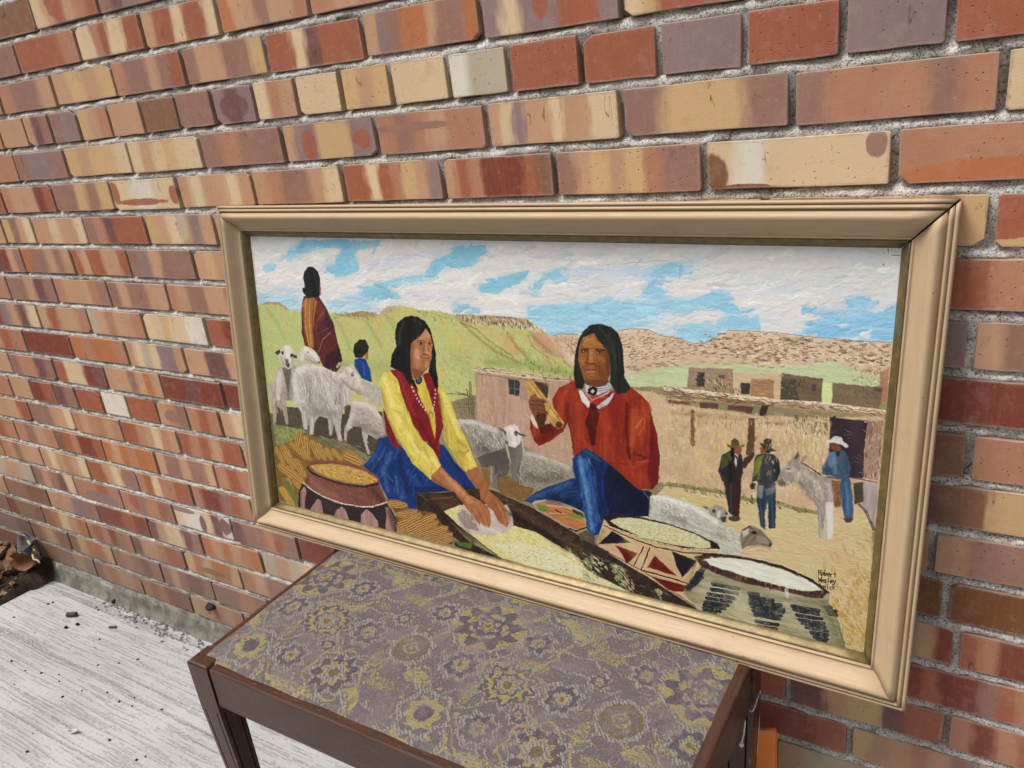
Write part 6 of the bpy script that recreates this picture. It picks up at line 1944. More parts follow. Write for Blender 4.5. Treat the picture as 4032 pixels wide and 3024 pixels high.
('P',[1246,525,1246,527,1245,528,1243,530,1241,531,1238,531,1236,531,1234,530,1232,529,1231,528,1231,526,1231,524,1232,522,1234,521,1236,520,1239,519,1241,519,1243,520,1245,521,1246,523],'2d211e','2d211e','m',1.0),
('P',[1201,526,1224,530,1228,572,1207,588,1185,579,1202,558],'a56c4a','a56c4a','m',1.0),
('P',[1229,567,1228,569,1226,572,1224,573,1221,575,1218,575,1215,575,1212,575,1209,573,1208,571,1208,569,1208,566,1210,564,1212,562,1215,561,1219,560,1222,560,1225,561,1227,563,1228,565],'c08a68','c08a68','m',1.0),
('S',[1194,584,1224,584],4.2,'6f4230',1.0),
('S',[1205,526,1197,559],3.6,'8b583c',0.7),
('S',[1189,614,1225,609],4.8,'b0705c',1.0),
('S',[1250,533,1250,576],4.7,'8e5a40',0.6),
('P',[1087,395,1135,387,1174,392,1218,413,1248,453,1264,510,1273,574,1270,644,1278,714,1275,763,1251,728,1222,671,1246,587,1258,527,1247,480,1219,447,1181,490,1125,527,1108,588,1105,671,1116,748,1088,757,1045,694,970,674,982,611,1021,558,1016,487,1038,431],'201f1f','2b2a29','v',1.0),
('S',[1079,417,1056,462,1043,539],9.7,'3a3a38',0.5),
('S',[1147,396,1192,420,1169,470],5.9,'45443f',0.5),
('P',[1222,671,1257,629,1270,649,1275,763,1250,739],'1f1d1e','1f1d1e','m',1.0),
('P',[219,1478,187,1524,163,1650,911,1676,948,1580,916,1524,875,1470,726,1531,486,1553,325,1518],'322c2c','3c3434','h',1.0),
('P',[195,1529,234,1495,249,1512,226,1597,221,1666,179,1661],'b49289','9c7a72','v',1.0),
('P',[248,1660,289,1605,338,1549,365,1563,370,1635,357,1671],'b49289','9c7a72','v',1.0),
('P',[440,1674,481,1599,526,1564,556,1584,578,1638,578,1684],'b49289','9c7a72','v',1.0),
('P',[659,1667,674,1586,717,1542,755,1557,797,1599,806,1674],'b49289','9c7a72','v',1.0),
('P',[843,1678,864,1560,862,1501,888,1498,920,1561,935,1608,905,1652],'b49289','9c7a72','v',1.0),
('P',[276,1363,287,1406,237,1468,325,1511,488,1539,648,1537,766,1517,876,1463,843,1408,830,1342,738,1396,581,1412,372,1398],'8a5a50','774b44','f',1.0),
('D',[268,1423,500,1427,816,1382,861,1466,648,1534,326,1505],60,18.7,4.3,60,['a5766a','6d443e','b58a7c'],0.5),
('S',[229,1470,292,1504,390,1532,511,1544,647,1540,766,1520,875,1470],8.0,'ddd0c4',1.0),
('P',[272,1363,297,1330,366,1305,482,1289,618,1282,748,1295,827,1330,830,1348,739,1389,582,1405,373,1391],'8a544c','79463f','h',1.0),
('P',[298,1352,347,1330,481,1305,616,1298,739,1308,823,1340,810,1361,724,1389,582,1402,438,1396,341,1377],'cda85e','b98f48','f',1.0),
('D',[311,1350,497,1306,746,1313,811,1352,709,1386,455,1390],200,11.4,6.4,20,['dcc07c','b58a44','e6d296','7d5a34','c9a256'],0.8),
('S',[275,1366,306,1390,371,1405,485,1417,604,1417,723,1402,825,1365],14.5,'2c2626',1.0),
('P',[1096,1371,1267,1336,1486,1272,1581,1260,1685,1285,1833,1317,1977,1369,2116,1420,2230,1453,2278,1609,2115,1540,1644,1631,1618,1637,1455,1557,1325,1502,1232,1467,1088,1479],'3a2a24','4a382e','d',1.0),
('P',[1096,1371,1194,1415,1273,1471,1427,1587,1618,1637,1438,1644,1321,1575,1243,1519,1141,1480,1089,1472],'463832','352a26','d',1.0),
('S',[1099,1370,1180,1412,1286,1480,1455,1551,1619,1628],7.6,'6f5a48',0.8),
('P',[1176,1365,1347,1332,1371,1380,1261,1438],'4d382a','5c4432','h',1.0),
('S',[1181,1394,1333,1347],5.1,'8a6a4c',0.7),
('P',[1454,1283,1581,1260,1529,1309,1478,1313],'4a3628','4a3628','m',1.0),
('D',[1593,1274,1715,1296,2170,1473,2115,1540,1712,1420,1701,1354],150,22.9,6.9,32,['2c201c','5a463a','6d5848','3e2e26','8a6e58'],0.6),
('D',[1324,1526,1441,1578,1568,1631,1451,1635],40,18.8,6.3,35,['2f2622','5a4a40'],0.6),
('P',[1267,1442,1384,1383,1524,1436,1705,1433,1831,1439,1912,1466,2004,1500,2115,1557,2231,1610,2279,1663,1618,1631,1455,1551,1365,1505],'d6c982','e0d9a8','f',1.0),
('D',[1267,1442,1384,1383,1524,1436,1705,1433,1831,1439,1912,1466,2004,1500,2115,1557,2231,1610,2279,1663,1618,1631,1455,1551,1365,1505],800,4.7,3.5,0,['c0a848','a88f38','efe6b0','e8dfa0','b59c40','f0ead0'],0.8),
('P',[1583,1563,1739,1516,1946,1525,2115,1573,2170,1620,1767,1642],'e3dfc2','d9d2a4','f',1.0),
('D',[1571,1554,1947,1503,2170,1614,1767,1636],330,4.6,4.1,0,['b39b48','f2eeda','ece6c4','9a8338','efe9cc'],0.8),
('D',[1912,1499,2004,1478,2093,1545,2003,1528],20,33.7,7.9,35,['ded3b8','c9b89c'],0.7),
('D',[2093,1496,2224,1492,2231,1566,2115,1562],50,14.2,7.6,30,['dfe0bc','8f9460','c5c890','5a4a3c'],0.85),
('P',[1355,1436,1397,1381,1515,1352,1672,1327,1701,1371,1705,1427,1673,1474,1572,1519,1469,1530,1391,1512,1359,1483],'d3c4bc','c4b2aa','m',1.0),
('P',[1355,1442,1396,1404,1460,1432,1495,1512,1404,1509],'a8998f','96887f','v',1.0),
('D',[1397,1387,1695,1356,1692,1458,1488,1526],50,20.6,8.5,30,['ddd0c8','c9b8b0','e3d8d0'],0.6),
('P',[1204,1253,1287,1215,1364,1254,1439,1315,1509,1336,1528,1349,1564,1382,1572,1426,1561,1478,1529,1482,1504,1458,1497,1474,1478,1458,1448,1423,1398,1375,1348,1315,1243,1270],'b57a52','a66c48','d',1.0),
('P',[1433,1179,1516,1164,1534,1201,1575,1272,1629,1307,1671,1355,1689,1402,1665,1450,1625,1438,1583,1378,1552,1362,1534,1337,1513,1329,1506,1256],'b07650','9e6644','d',1.0),
('P',[1273,1229,1351,1262,1432,1328,1483,1352,1431,1368,1349,1303],'c48a62','b57a54','d',1.0),
('S',[1463,1368,1500,1407,1529,1470],6.1,'8a543a',0.75),
('S',[1502,1360,1538,1410,1555,1471],6.1,'8a543a',0.75),
('S',[1449,1394,1480,1428,1497,1471],6.2,'8a543a',0.75),
('S',[1591,1331,1627,1387,1644,1434],6.0,'8a543a',0.75),
('S',[1623,1319,1652,1364,1672,1428],5.9,'8a543a',0.75),
('S',[1565,1353,1596,1376,1619,1422],6.0,'8a543a',0.75),
('S',[1519,1334,1531,1354,1552,1367],7.3,'744430',0.8),
('S',[1489,1351,1526,1401,1546,1455],7.3,'c99068',0.6),
('S',[1610,1322,1642,1378,1659,1431],7.1,'c08862',0.6),
('S',[1536,1472,1561,1478],4.9,'cf9c80',0.7),
('S',[1643,1440,1665,1447],4.8,'cf9c80',0.7),
('P',[916,1601,937,1522,876,1453,966,1436,1035,1477,1092,1472,1191,1464,1237,1503,1269,1538,1322,1556,1330,1597,1318,1630],'7d5c36','6b4c2c','f',1.0),
('P',[879,1484,898,1491,946,1490,996,1482,1020,1470,1024,1453,1006,1444,959,1442,909,1447,886,1457],'b98c52','a57842','f',1),
('S',[898,1452,1014,1448],3.4,'5f4026',0.7),
('S',[899,1459,1010,1454],3.6,'d9b478',0.65),
('S',[895,1464,1012,1458],3.4,'5f4026',0.7),
('S',[896,1471,1008,1463],3.6,'d9b478',0.65),
('S',[892,1475,1009,1467],3.4,'5f4026',0.7),
('S',[893,1482,1005,1472],3.6,'d9b478',0.65),
('S',[889,1487,1007,1476],3.4,'5f4026',0.7),
('S',[890,1494,1003,1481],3.6,'d9b478',0.65),
('P',[938,1546,963,1544,1018,1526,1072,1502,1093,1485,1091,1471,1066,1470,1012,1485,957,1507,934,1523],'b98c52','a57842','f',1),
('S',[947,1515,1078,1471],3.4,'5f4026',0.7),
('S',[951,1520,1075,1476],3.4,'d9b478',0.65),
('S',[948,1525,1079,1478],3.4,'5f4026',0.7),
('S',[952,1529,1077,1484],3.4,'d9b478',0.65),
('S',[950,1535,1080,1486],3.4,'5f4026',0.7),
('S',[954,1539,1078,1492],3.4,'d9b478',0.65),
('S',[951,1544,1081,1494],3.4,'5f4026',0.7),
('S',[955,1549,1079,1500],3.4,'d9b478',0.65),
('P',[938,1624,973,1614,1041,1574,1103,1527,1124,1499,1114,1482,1080,1489,1011,1525,946,1570,922,1597],'b98c52','a57842','f',1),
('S',[935,1583,1096,1486],4.0,'5f4026',0.7),
('S',[943,1588,1096,1494],4.7,'d9b478',0.65),
('S',[942,1595,1102,1495],4.0,'5f4026',0.7),
('S',[950,1599,1101,1503],4.7,'d9b478',0.65),
('S',[949,1607,1107,1504],4.0,'5f4026',0.7),
('S',[957,1611,1107,1512],4.7,'d9b478',0.65),
('S',[956,1618,1113,1514],4.0,'5f4026',0.7),
('S',[965,1623,1112,1521],4.7,'d9b478',0.65),
('P',[989,1639,1030,1624,1115,1574,1194,1517,1222,1485,1213,1468,1172,1479,1087,1525,1004,1580,973,1611],'b98c52','a57842','f',1),
('S',[990,1595,1191,1474],4.0,'5f4026',0.7),
('S',[999,1599,1190,1482],4.7,'d9b478',0.65),
('S',[997,1607,1197,1483],4.0,'5f4026',0.7),
('S',[1006,1611,1195,1492],4.7,'d9b478',0.65),
('S',[1004,1619,1202,1492],4.0,'5f4026',0.7),
('S',[1013,1622,1200,1501],4.7,'d9b478',0.65),
('S',[1010,1630,1207,1502],4.0,'5f4026',0.7),
('S',[1019,1634,1206,1510],4.7,'d9b478',0.65),
('P',[1060,1632,1091,1622,1154,1584,1212,1542,1233,1517,1225,1503,1195,1511,1131,1546,1070,1587,1047,1611],'b98c52','a57842','f',1),
('S',[1060,1598,1209,1508],3.3,'5f4026',0.7),
('S',[1066,1602,1208,1514],3.7,'d9b478',0.65),
('S',[1065,1608,1213,1515],3.3,'5f4026',0.7),
('S',[1072,1611,1213,1522],3.7,'d9b478',0.65),
('S',[1071,1617,1218,1522],3.3,'5f4026',0.7),
('S',[1077,1620,1217,1529],3.7,'d9b478',0.65),
('S',[1076,1626,1222,1530],3.3,'5f4026',0.7),
('S',[1083,1630,1221,1536],3.7,'d9b478',0.65),
('P',[1100,1637,1133,1630,1204,1600,1272,1563,1298,1540,1294,1524,1262,1528,1191,1555,1121,1590,1093,1612],'b98c52','a57842','f',1),
('S',[1108,1601,1277,1527],3.3,'5f4026',0.7),
('S',[1114,1605,1275,1533],3.7,'d9b478',0.65),
('S',[1111,1612,1280,1535],3.3,'5f4026',0.7),
('S',[1117,1616,1277,1542],3.7,'d9b478',0.65),
('S',[1114,1622,1282,1543],3.3,'5f4026',0.7),
('S',[1120,1626,1279,1550],3.7,'d9b478',0.65),
('S',[1117,1633,1284,1552],3.3,'5f4026',0.7),
('S',[1123,1637,1282,1558],3.7,'d9b478',0.65),
('P',[1169,1644,1195,1640,1250,1617,1303,1588,1323,1569,1320,1556,1295,1558,1240,1578,1185,1605,1163,1623],'b98c52','a57842','f',1),
('S',[1175,1614,1307,1557],3.3,'5f4026',0.7),
('S',[1180,1618,1305,1563],3.3,'d9b478',0.65),
('S',[1178,1623,1309,1564],3.3,'5f4026',0.7),
('S',[1182,1627,1307,1570],3.3,'d9b478',0.65),
('S',[1180,1632,1310,1572],3.3,'5f4026',0.7),
('S',[1185,1636,1309,1577],3.3,'d9b478',0.65),
('S',[1183,1642,1312,1579],3.3,'5f4026',0.7),
('S',[1187,1646,1311,1585],3.3,'d9b478',0.65),
('P',[1253,1636,1267,1635,1295,1622,1321,1604,1329,1591,1325,1580,1311,1579,1283,1590,1256,1606,1247,1618],'b98c52','a57842','f',1),
('S',[1252,1612,1318,1580],3.2,'5f4026',0.7),
('S',[1255,1616,1317,1584],3.2,'d9b478',0.65),
('S',[1255,1620,1320,1586],3.2,'5f4026',0.7),
('S',[1258,1623,1320,1590],3.2,'d9b478',0.65),
('S',[1258,1627,1322,1592],3.2,'5f4026',0.7),
('S',[1261,1631,1322,1596],3.2,'d9b478',0.65),
('S',[1261,1635,1325,1597],3.2,'5f4026',0.7),
('S',[1264,1638,1324,1602],3.2,'d9b478',0.65),
('P',[1333,1596,1387,1602,1447,1588,1438,1626,1358,1632],'5d7a3c','4a6432','h',1.0),
('P',[1330,1603,1359,1626,1445,1630,1425,1641,1332,1633],'30402a','30402a','m',1.0),
('P',[1774,1282,1845,1219,1915,1179,2044,1114,2082,1117,2136,1291,2103,1282,1821,1290],'22406e','1b3052','d',1.0),
('D',[1798,1267,2038,1125,2082,1233,1856,1277],40,44.2,7.7,-25,['2c4e7e','1c3458','38587e'],0.6),
('P',[1815,1291,1833,1271,1891,1251,1971,1249,2043,1262,2092,1279,2109,1307,2114,1365,2048,1390,1969,1363,1901,1334,1849,1323],'b5a690','a3947e','h',1.0),
('P',[1832,1287,1891,1262,1971,1260,2049,1277,2098,1304,2111,1360,2054,1378,1970,1353,1896,1324,1849,1312],'c28a62','ab7148','h',1.0),
('P',[1847,1296,1885,1277,1913,1293,1890,1320,1855,1319],'7d9a4c','5f7f3a','h',1.0),
('P',[2009,1306,2103,1298,2106,1310,2020,1326],'6f8f3c','6f8f3c','m',1.0),
('S',[1902,1282,2004,1270,2060,1280],8.8,'d9b090',0.8),
('S',[1913,1321,2004,1307],7.8,'d6a680',0.8),
('S',[1947,1346,2015,1321,2103,1330],7.7,'c98a50',0.8),
('S',[1992,1359,2103,1340],8.8,'c07c44',0.8),
('S',[1948,1295,1976,1308],7.8,'3a2a26',1.0),
('P',[2037,1274,2092,1284,2103,1303,2043,1294],'4a3a34','4a3a34','m',1.0),
('S',[2020,1380,2059,1385,2114,1354],7.7,'3a2c28',1.0),
('S',[1818,1290,1891,1254,1971,1249,2098,1280],5.5,'cbbca6',0.8),
('P',[2083,957,2115,952,2157,966,2230,1005,2312,1066,2374,1110,2423,1111,2439,1173,2435,1229,2356,1246,2232,1261,2211,1281,2179,1372,2152,1394,2120,1364,2109,1297,2087,1206,2060,1121,2044,1072,2044,1020],'1f3f78','18294e','v',1.0),
('P',[2230,1010,2312,1066,2374,1110,2423,1111,2439,1173,2435,1229,2356,1246,2232,1261,2210,1182,2199,1081],'1a2644','141d36','d',1.0),
('P',[2061,1017,2115,1003,2136,1066,2179,1293,2152,1389,2120,1364,2109,1297,2082,1170],'3a6296','2a4d80','v',1.0),
('D',[2050,1019,2146,993,2200,1262,2158,1388,2114,1333],100,47.7,7.4,82,['4a76a8','254a80','5d86b0','1c3768','33588c'],0.6),
('P',[2093,961,2146,968,2199,1005,2178,1008,2115,988],'1f4a66','1d3c58','m',1.0),
('S',[2394,1111,2424,1141,2439,1178],7.0,'7c7a76',0.7),
('P',[2418,1102,2438,1113,2439,1163,2424,1126],'2e2a26','2e2a26','m',1.0),
('P',[2070,1396,2120,1369,2158,1398,2158,1431,2081,1426],'6d5c4c','5b4c3e','m',1.0),
('P',[2052,631,2073,668,2104,675,2136,730,2258,662,2298,652,2337,634,2386,661,2420,699,2436,773,2456,827,2473,935,2466,1058,2438,1098,2374,1110,2312,1066,2230,1005,2157,966,2109,953,2050,1004,2034,898,2019,830,2008,862,1941,933,1861,979,1839,959,1814,899,1818,846,1857,883,1919,864,1953,803,1938,739,1977,674],'9a3a26','873020','v',1.0),
('D',[1977,669,2057,641,2136,754,2238,678,2337,638,2425,703,2468,936,2461,1059,2343,1081,2188,981,2056,987,2029,828],230,45.1,10.0,80,['a8442a','8c3322','b04e2e','7d2a1e','9c3c28'],0.5),
('P',[2309,819,2333,748,2367,701,2411,729,2426,784,2409,873,2351,930,2326,959,2330,884],'a44a2c','8a3322','v',1.0),
('P',[2425,727,2456,827,2473,935,2466,1058,2438,1098,2416,1018,2424,919,2427,822],'7e2624','6d1f20','v',1.0),
('S',[2313,703,2310,839,2326,944,2331,973],6.9,'5f1e1a',0.8),
('S',[2369,849,2398,807,2402,768],7.7,'c0683c',0.6),
('S',[2337,982,2415,949],5.9,'6a241c',0.7),
('S',[2342,1011,2406,971],10.9,'b2502f',0.6),
('S',[2230,1005,2322,994],5.0,'6f241c',0.6),
('P',[2208,682,2258,652,2298,676,2289,773,2229,811],'96302a','8a2a26','v',1.0),
('P',[1863,882,1920,859,1975,866,1941,902,1874,922],'5c1f1c','5c1f1c','m',1.0),
('P',[1818,846,1833,819,1857,883,1863,892,1840,885],'d8d2c4','d8d2c4','m',1.0),
('S',[2009,720,2014,790,2024,859],6.3,'6f241c',0.7),
('P',[1920,833,1986,824,2019,830,1996,884,1941,933,1861,979,1891,919,1947,891],'8a2f24','742620','d',1.0),
('P',[2078,675,2094,671,2136,725,2141,749,2120,751,2094,725],'d5d8d6','d5d8d6','m',1.0),
('P',[2258,662,2238,678,2162,746,2182,753,2228,718],'c9d6da','b9c8ce','u',1.0),
('P',[2120,678,2228,646,2167,731,2130,716],'a93a2c','a93a2c','m',1.0),
('S',[2120,683,2146,714,2228,665],7.0,'d9b8a8',0.8),
('P',[2136,725,2162,731,2182,773,2177,808,2167,839,2162,930,2141,933,2120,846,2107,828,2125,780],'5e1f19','4a1816','v',1.0),
('S',[2146,763,2151,841],7.1,'7d2c22',0.7),
('P',[2112,640,2237,616,2240,649,2197,674,2156,693,2115,673],'c9ccd4','b5bac4','u',1.0),
('S',[2172,638,2237,618],3.0,'54607a',0.9),
('S',[2172,648,2238,629],3.0,'54607a',0.9),
('S',[2172,659,2238,639],3.0,'54607a',0.9),
('S',[2172,669,2238,649],3.0,'54607a',0.9),
('P',[2172,664,2171,673,2168,681,2163,688,2156,693,2149,695,2141,695,2135,692,2129,686,2126,678,2125,670,2126,661,2129,653,2135,646,2141,641,2149,639,2156,640,2162,643,2168,648,2171,656],'1f2022','1f2022','m',1.0),
('P',[2162,668,2161,674,2159,680,2157,684,2153,688,2149,689,2144,689,2141,686,2138,682,2136,677,2135,671,2136,665,2138,659,2141,655,2144,652,2149,650,2153,651,2156,653,2159,657,2161,662],'14161a','14161a','m',1.0),
('P',[2157,671,2157,674,2156,677,2154,680,2152,682,2149,683,2147,682,2144,681,2142,679,2141,676,2141,673,2141,669,2142,666,2144,664,2147,662,2149,661,2152,661,2154,663,2156,665,2157,668],'c9c19c','c9c19c','m',1.0),
('S',[2128,657,2149,645,2169,653],3.5,'d9d9cf',1.0),
('S',[2128,687,2149,695],3.5,'d9d9cf',0.7),
('P',[1802,655,1836,656,1886,706,1940,774,2000,837,1994,865,1961,881,1933,856,1871,792,1812,723,1792,675],'d0a862','b88e4c','d',1.0),
('S',[1811,668,1882,741,1959,828],4.8,'e3c484',0.8),
('S',[1828,671,1899,744,1975,830],4.3,'8d6a38',0.8),
('S',[1810,688,1865,753,1947,844],4.3,'9a763e',0.8),
('P',[1991,851,1990,856,1987,861,1983,865,1978,868,1972,869,1966,869,1961,868,1957,865,1954,861,1953,856,1954,852,1957,847,1961,843,1966,840,1972,838,1978,838,1983,840,1987,843,1990,847],'5a4630','3f3226','m',1.0),
('P',[1821,733,1849,719,1866,738,1905,743,1921,782,1909,829,1886,879,1863,877,1841,838,1814,790,1809,760],'8a5c3e','774c34','v',1.0),
('S',[1832,752,1882,751,1910,758],6.4,'5c3826',0.75),
('S',[1820,774,1876,772,1915,782],6.4,'5c3826',0.75),
('S',[1831,796,1887,794,1912,803],6.4,'5c3826',0.75),
('S',[1838,736,1877,736],6.4,'a87852',0.7),
('P',[1859,810,1904,809,1897,877,1863,882,1847,843],'5d3c2c','4c3024','v',1.0),
('P',[1899,759,1921,756,1920,802,1904,794],'c09a5a','c09a5a','m',1.0),
('P',[2084,454,2110,423,2151,403,2181,427,2216,457,2231,488,2237,573,2222,617,2177,641,2115,629,2094,592,2076,526],'9a6038','8a5230','v',1.0),
('P',[2095,453,2141,421,2186,445,2206,467,2156,467,2105,471],'b07a42','a06c3a','m',1.0),
('P',[2176,517,2232,507,2232,583,2187,626,2177,588],'8f5a36','7d4a2c','v',1.0),
('P',[2079,516,2120,512,2115,556,2094,573],'a4663c','94582f','m',1.0),
('P',[2130,473,2156,471,2161,537,2136,547,2115,537,2130,507],'a96c40','965c34','v',1.0),
('S',[2115,539,2136,544,2159,538],4.5,'5a2e1e',1.0),
('S',[2159,476,2162,532],3.4,'b98252',0.6),
('P',[2092,484,2125,481,2120,493,2094,496],'6a3c26','6a3c26','m',1.0),
('P',[2116,485,2115,487,2114,488,2112,489,2110,490,2107,491,2105,491,2103,490,2101,489,2100,488,2099,487,2100,485,2101,484,2103,482,2105,482,2107,481,2110,481,2112,482,2114,483,2115,484],'1d1614','1d1614','m',1.0),
('P',[2191,485,2191,487,2189,488,2187,490,2184,491,2180,491,2177,491,2174,491,2171,490,2170,488,2169,487,2170,485,2171,483,2174,482,2177,481,2180,480,2184,480,2187,481,2189,482,2191,483],'1d1614','1d1614','m',1.0),
('P',[2164,492,2196,489,2207,497,2171,501],'7b4a2e','7b4a2e','m',1.0),
('P',[2119,484,2119,485,2119,485,2118,486,2117,486,2116,487,2115,487,2114,486,2114,486,2113,485,2113,484,2113,484,2114,483,2114,482,2115,482,2116,482,2117,482,2118,482,2119,483,2119,483],'cfc0b0','cfc0b0','m',1.0),
('P',[2118,582,2141,575,2171,577,2151,587],'b06a54','b06a54','m',1.0),
('S',[2166,522,2187,554,2182,578],4.4,'6f4026',0.7),
('S',[2099,548,2110,571],4.0,'7a4a2c',0.7),
('S',[2130,603,2161,602],5.0,'7a462c',0.6),
('P',[2105,620,2227,612,2217,632,2167,652,2120,643],'6d4028','6d4028','m',1.0),
('P',[2136,365,2186,354,2236,367,2270,392,2290,437,2298,505,2302,585,2332,638,2307,660,2268,669,2248,643,2232,621,2237,558,2226,479,2186,441,2151,403,2105,423,2084,458,2076,526,2094,592,2110,634,2099,664,2062,669,2052,601,2058,528,2074,445,2100,396],'232622','2e322d','v',1.0),
('S',[2176,371,2226,419,2246,487],7.7,'3d423c',0.5),
('S',[2146,369,2105,409],5.9,'3d423c',0.4),
('S',[2266,429,2281,530],6.7,'363b35',0.5),
('P',[2433,1129,2492,1108,2593,1128,2535,1115,2606,1125,2690,1148,2760,1196,2833,1224,2861,1251,2647,1371,2598,1374,2460,1326,2425,1226],'c9c8bb','b3b2a6','f',1.0),
('D',[2433,1129,2492,1108,2593,1128,2535,1115,2606,1125,2690,1148,2760,1196,2833,1224,2861,1251,2647,1371,2598,1374,2460,1326,2425,1226],260,16.3,5.8,25,['dddcd0','b9b8ac','a2a296','cfcec2','8f8f84'],0.55),
('D',[2537,1183,2724,1194,2861,1251,2682,1291,2539,1273],60,16.2,5.7,20,['a5a698','c2c3b4','8e9084'],0.5),
('P',[2492,1204,2591,1167,2689,1189,2785,1211,2856,1230,2866,1278,2837,1327,2759,1345,2644,1268],'c6c6b6','b0b0a0','f',1.0),
('D',[2492,1204,2591,1167,2689,1189,2785,1211,2856,1230,2866,1278,2837,1327,2759,1345,2644,1268],120,19.7,6.6,25,['dcdccd','a9a999','c2c2b2','8a8a7c'],0.55),
('S',[2492,1213,2517,1182,2558,1165],4.3,'8d8d80',0.7),
('P',[2671,1130,2699,1131,2695,1147,2676,1138],'7a7268','7a7268','m',1.0),
('P',[2699,1136,2734,1110,2766,1118,2785,1143,2782,1182,2765,1193,2746,1180,2704,1164],'a9a296','8e877c','d',1.0),
('P',[2728,1142,2728,1145,2727,1148,2726,1150,2724,1151,2722,1152,2720,1152,2718,1151,2717,1150,2716,1147,2716,1145,2716,1142,2717,1139,2718,1137,2720,1136,2722,1135,2724,1135,2725,1136,2727,1137,2728,1140],'3c3632','3c3632','m',1.0),
('P',[2784,1145,2783,1148,2783,1150,2782,1151,2780,1152,2779,1153,2777,1153,2775,1153,2774,1151,2773,1150,2773,1148,2773,1145,2774,1143,2775,1142,2776,1140,2778,1140,2780,1140,2781,1140,2782,1142,2783,1143],'3c3632','3c3632','m',1.0),
('P',[2750,1169,2777,1159,2775,1183,2760,1189],'4a4440','4a4440','m',1.0),
('P',[2784,1136,2811,1142,2803,1149,2785,1145],'cfc8bc','cfc8bc','m',1.0),
('P',[2735,1143,2753,1135,2750,1169,2737,1172],'c9c3b7','c9c3b7','m',1.0),
('P',[2847,1206,2884,1178,2929,1189,2953,1216,2977,1240,2970,1258,2911,1263,2873,1276,2851,1298,2841,1250],'857868','6f6254','d',1.0),
('P',[2847,1211,2877,1192,2874,1221,2856,1242],'c0b6a6','c0b6a6','m',1.0),
('S',[2851,1206,2876,1183,2892,1193],6.3,'5a4c40',1.0),
('P',[2908,1205,2908,1208,2907,1210,2904,1212,2901,1213,2898,1214,2895,1215,2892,1214,2890,1213,2888,1212,2887,1210,2888,1208,2889,1206,2892,1204,2894,1202,2898,1201,2901,1201,2904,1201,2906,1202,2908,1204],'221c1a','221c1a','m',1.0),
('P',[2973,1249,2972,1251,2972,1253,2970,1255,2968,1256,2966,1257,2964,1257,2962,1257,2961,1256,2960,1254,2959,1252,2960,1250,2961,1248,2962,1246,2964,1245,2966,1244,2968,1244,2970,1244,2971,1245,2972,1247],'3a322e','3a322e','m',1.0),
('P',[2908,1218,2953,1224,2962,1251,2917,1249],'94877a','94877a','m',1.0),
('S',[2866,1294,2903,1269,2970,1262],3.9,'8c8a60',0.6),
('P',[2761,1000,2830,983,2835,1029,2830,1153,2812,1152,2787,1138,2772,1050],'33302f','3d2a2a','v',1.0),
('P',[2805,997,2833,992,2829,1148,2807,1138],'3f2826','3f2826','m',1.0),
('S',[2792,1009,2798,1131],9.1,'4c4a4a',0.6),
('P',[2751,881,2781,858,2807,858,2829,868,2839,899,2868,867,2883,846,2880,869,2853,910,2840,921,2833,992,2800,993,2779,1007,2752,997,2734,953,2744,914],'2b2729','373033','v',1.0),
('P',[2747,891,2781,862,2792,897,2767,929,2745,947],'5b5a34','4a4a2e','u',1.0),
('P',[2801,864,2816,870,2810,931,2801,905],'c9b8ac','c9b8ac','m',1.0),
('S',[2804,877,2818,902,2813,986],8.0,'352a30',1.0),
('P',[2839,885,2879,847,2880,869,2849,925,2836,922],'4b382c','4b382c','m',1.0),
('S',[2741,962,2769,994],5.4,'6a4f48',0.7),
('P',[2796,842,2828,834,2827,860,2812,871,2798,860],'93563c','93563c','m',1.0),
('P',[2782,839,2798,841,2798,887,2789,884],'1d1a1c','1d1a1c','m',1.0),
('P',[2765,830,2787,836,2815,832,2844,817,2836,831,2798,844,2772,843],'71623e','5c5034','h',1.0),
('P',[2784,830,2785,811,2800,799,2815,807,2820,831,2789,837],'66583a','574a30','m',1.0),
('P',[2838,1156,2837,1160,2834,1164,2828,1169,2821,1172,2813,1174,2805,1175,2797,1175,2791,1173,2787,1170,2786,1166,2787,1162,2791,1158,2796,1153,2804,1150,2812,1148,2820,1147,2827,1147,2833,1149,2837,1152],'4d4a3a','4d4a3a','m',1.0),
('P',[2903,984,2974,967,2979,1057,2981,1168,2956,1178,2944,1041,2936,1112,2944,1185,2922,1171,2903,1063],'3b4654','2f3a48','v',1.0),
('P',[2906,988,2929,988,2924,1049,2904,1044],'8a8a84','6a7078','v',1.0),
('P',[2930,1002,2966,986,2968,1009,2940,1030],'5c6a76','5c6a76','m',1.0),
('S',[2960,1015,2972,1160],7.0,'56616c',0.6),
('S',[2916,1060,2930,1160],6.2,'56616c',0.5),
('P',[2892,858,2917,845,2958,843,2980,866,2989,919,2981,956,2969,963,2970,976,2903,984,2898,971,2877,979,2884,937,2885,882],'3e4240','34393c','v',1.0),
('P',[2897,866,2925,848,2915,886,2897,939,2885,960,2886,891],'777a38','63682f','v',1.0),
('P',[2963,856,2985,875,2990,923,2977,957,2963,923],'2c3138','2c3138','m',1.0),
('P',[2870,999,2878,982,2893,986,2892,1009,2875,1015],'40362f','40362f','m',1.0),
('P',[2903,821,2924,822,2925,844,2909,849],'8d5238','8d5238','m',1.0),
('P',[2922,827,2949,827,2946,841,2925,844],'2a2422','2a2422','m',1.0),
('P',[2898,801,2915,805,2949,816,2968,828,2950,833,2920,827],'4c4440','3f3835','d',1.0),
('P',[2915,805,2918,787,2930,779,2949,782,2955,815,2949,818],'524a44','443c38','m',1.0),
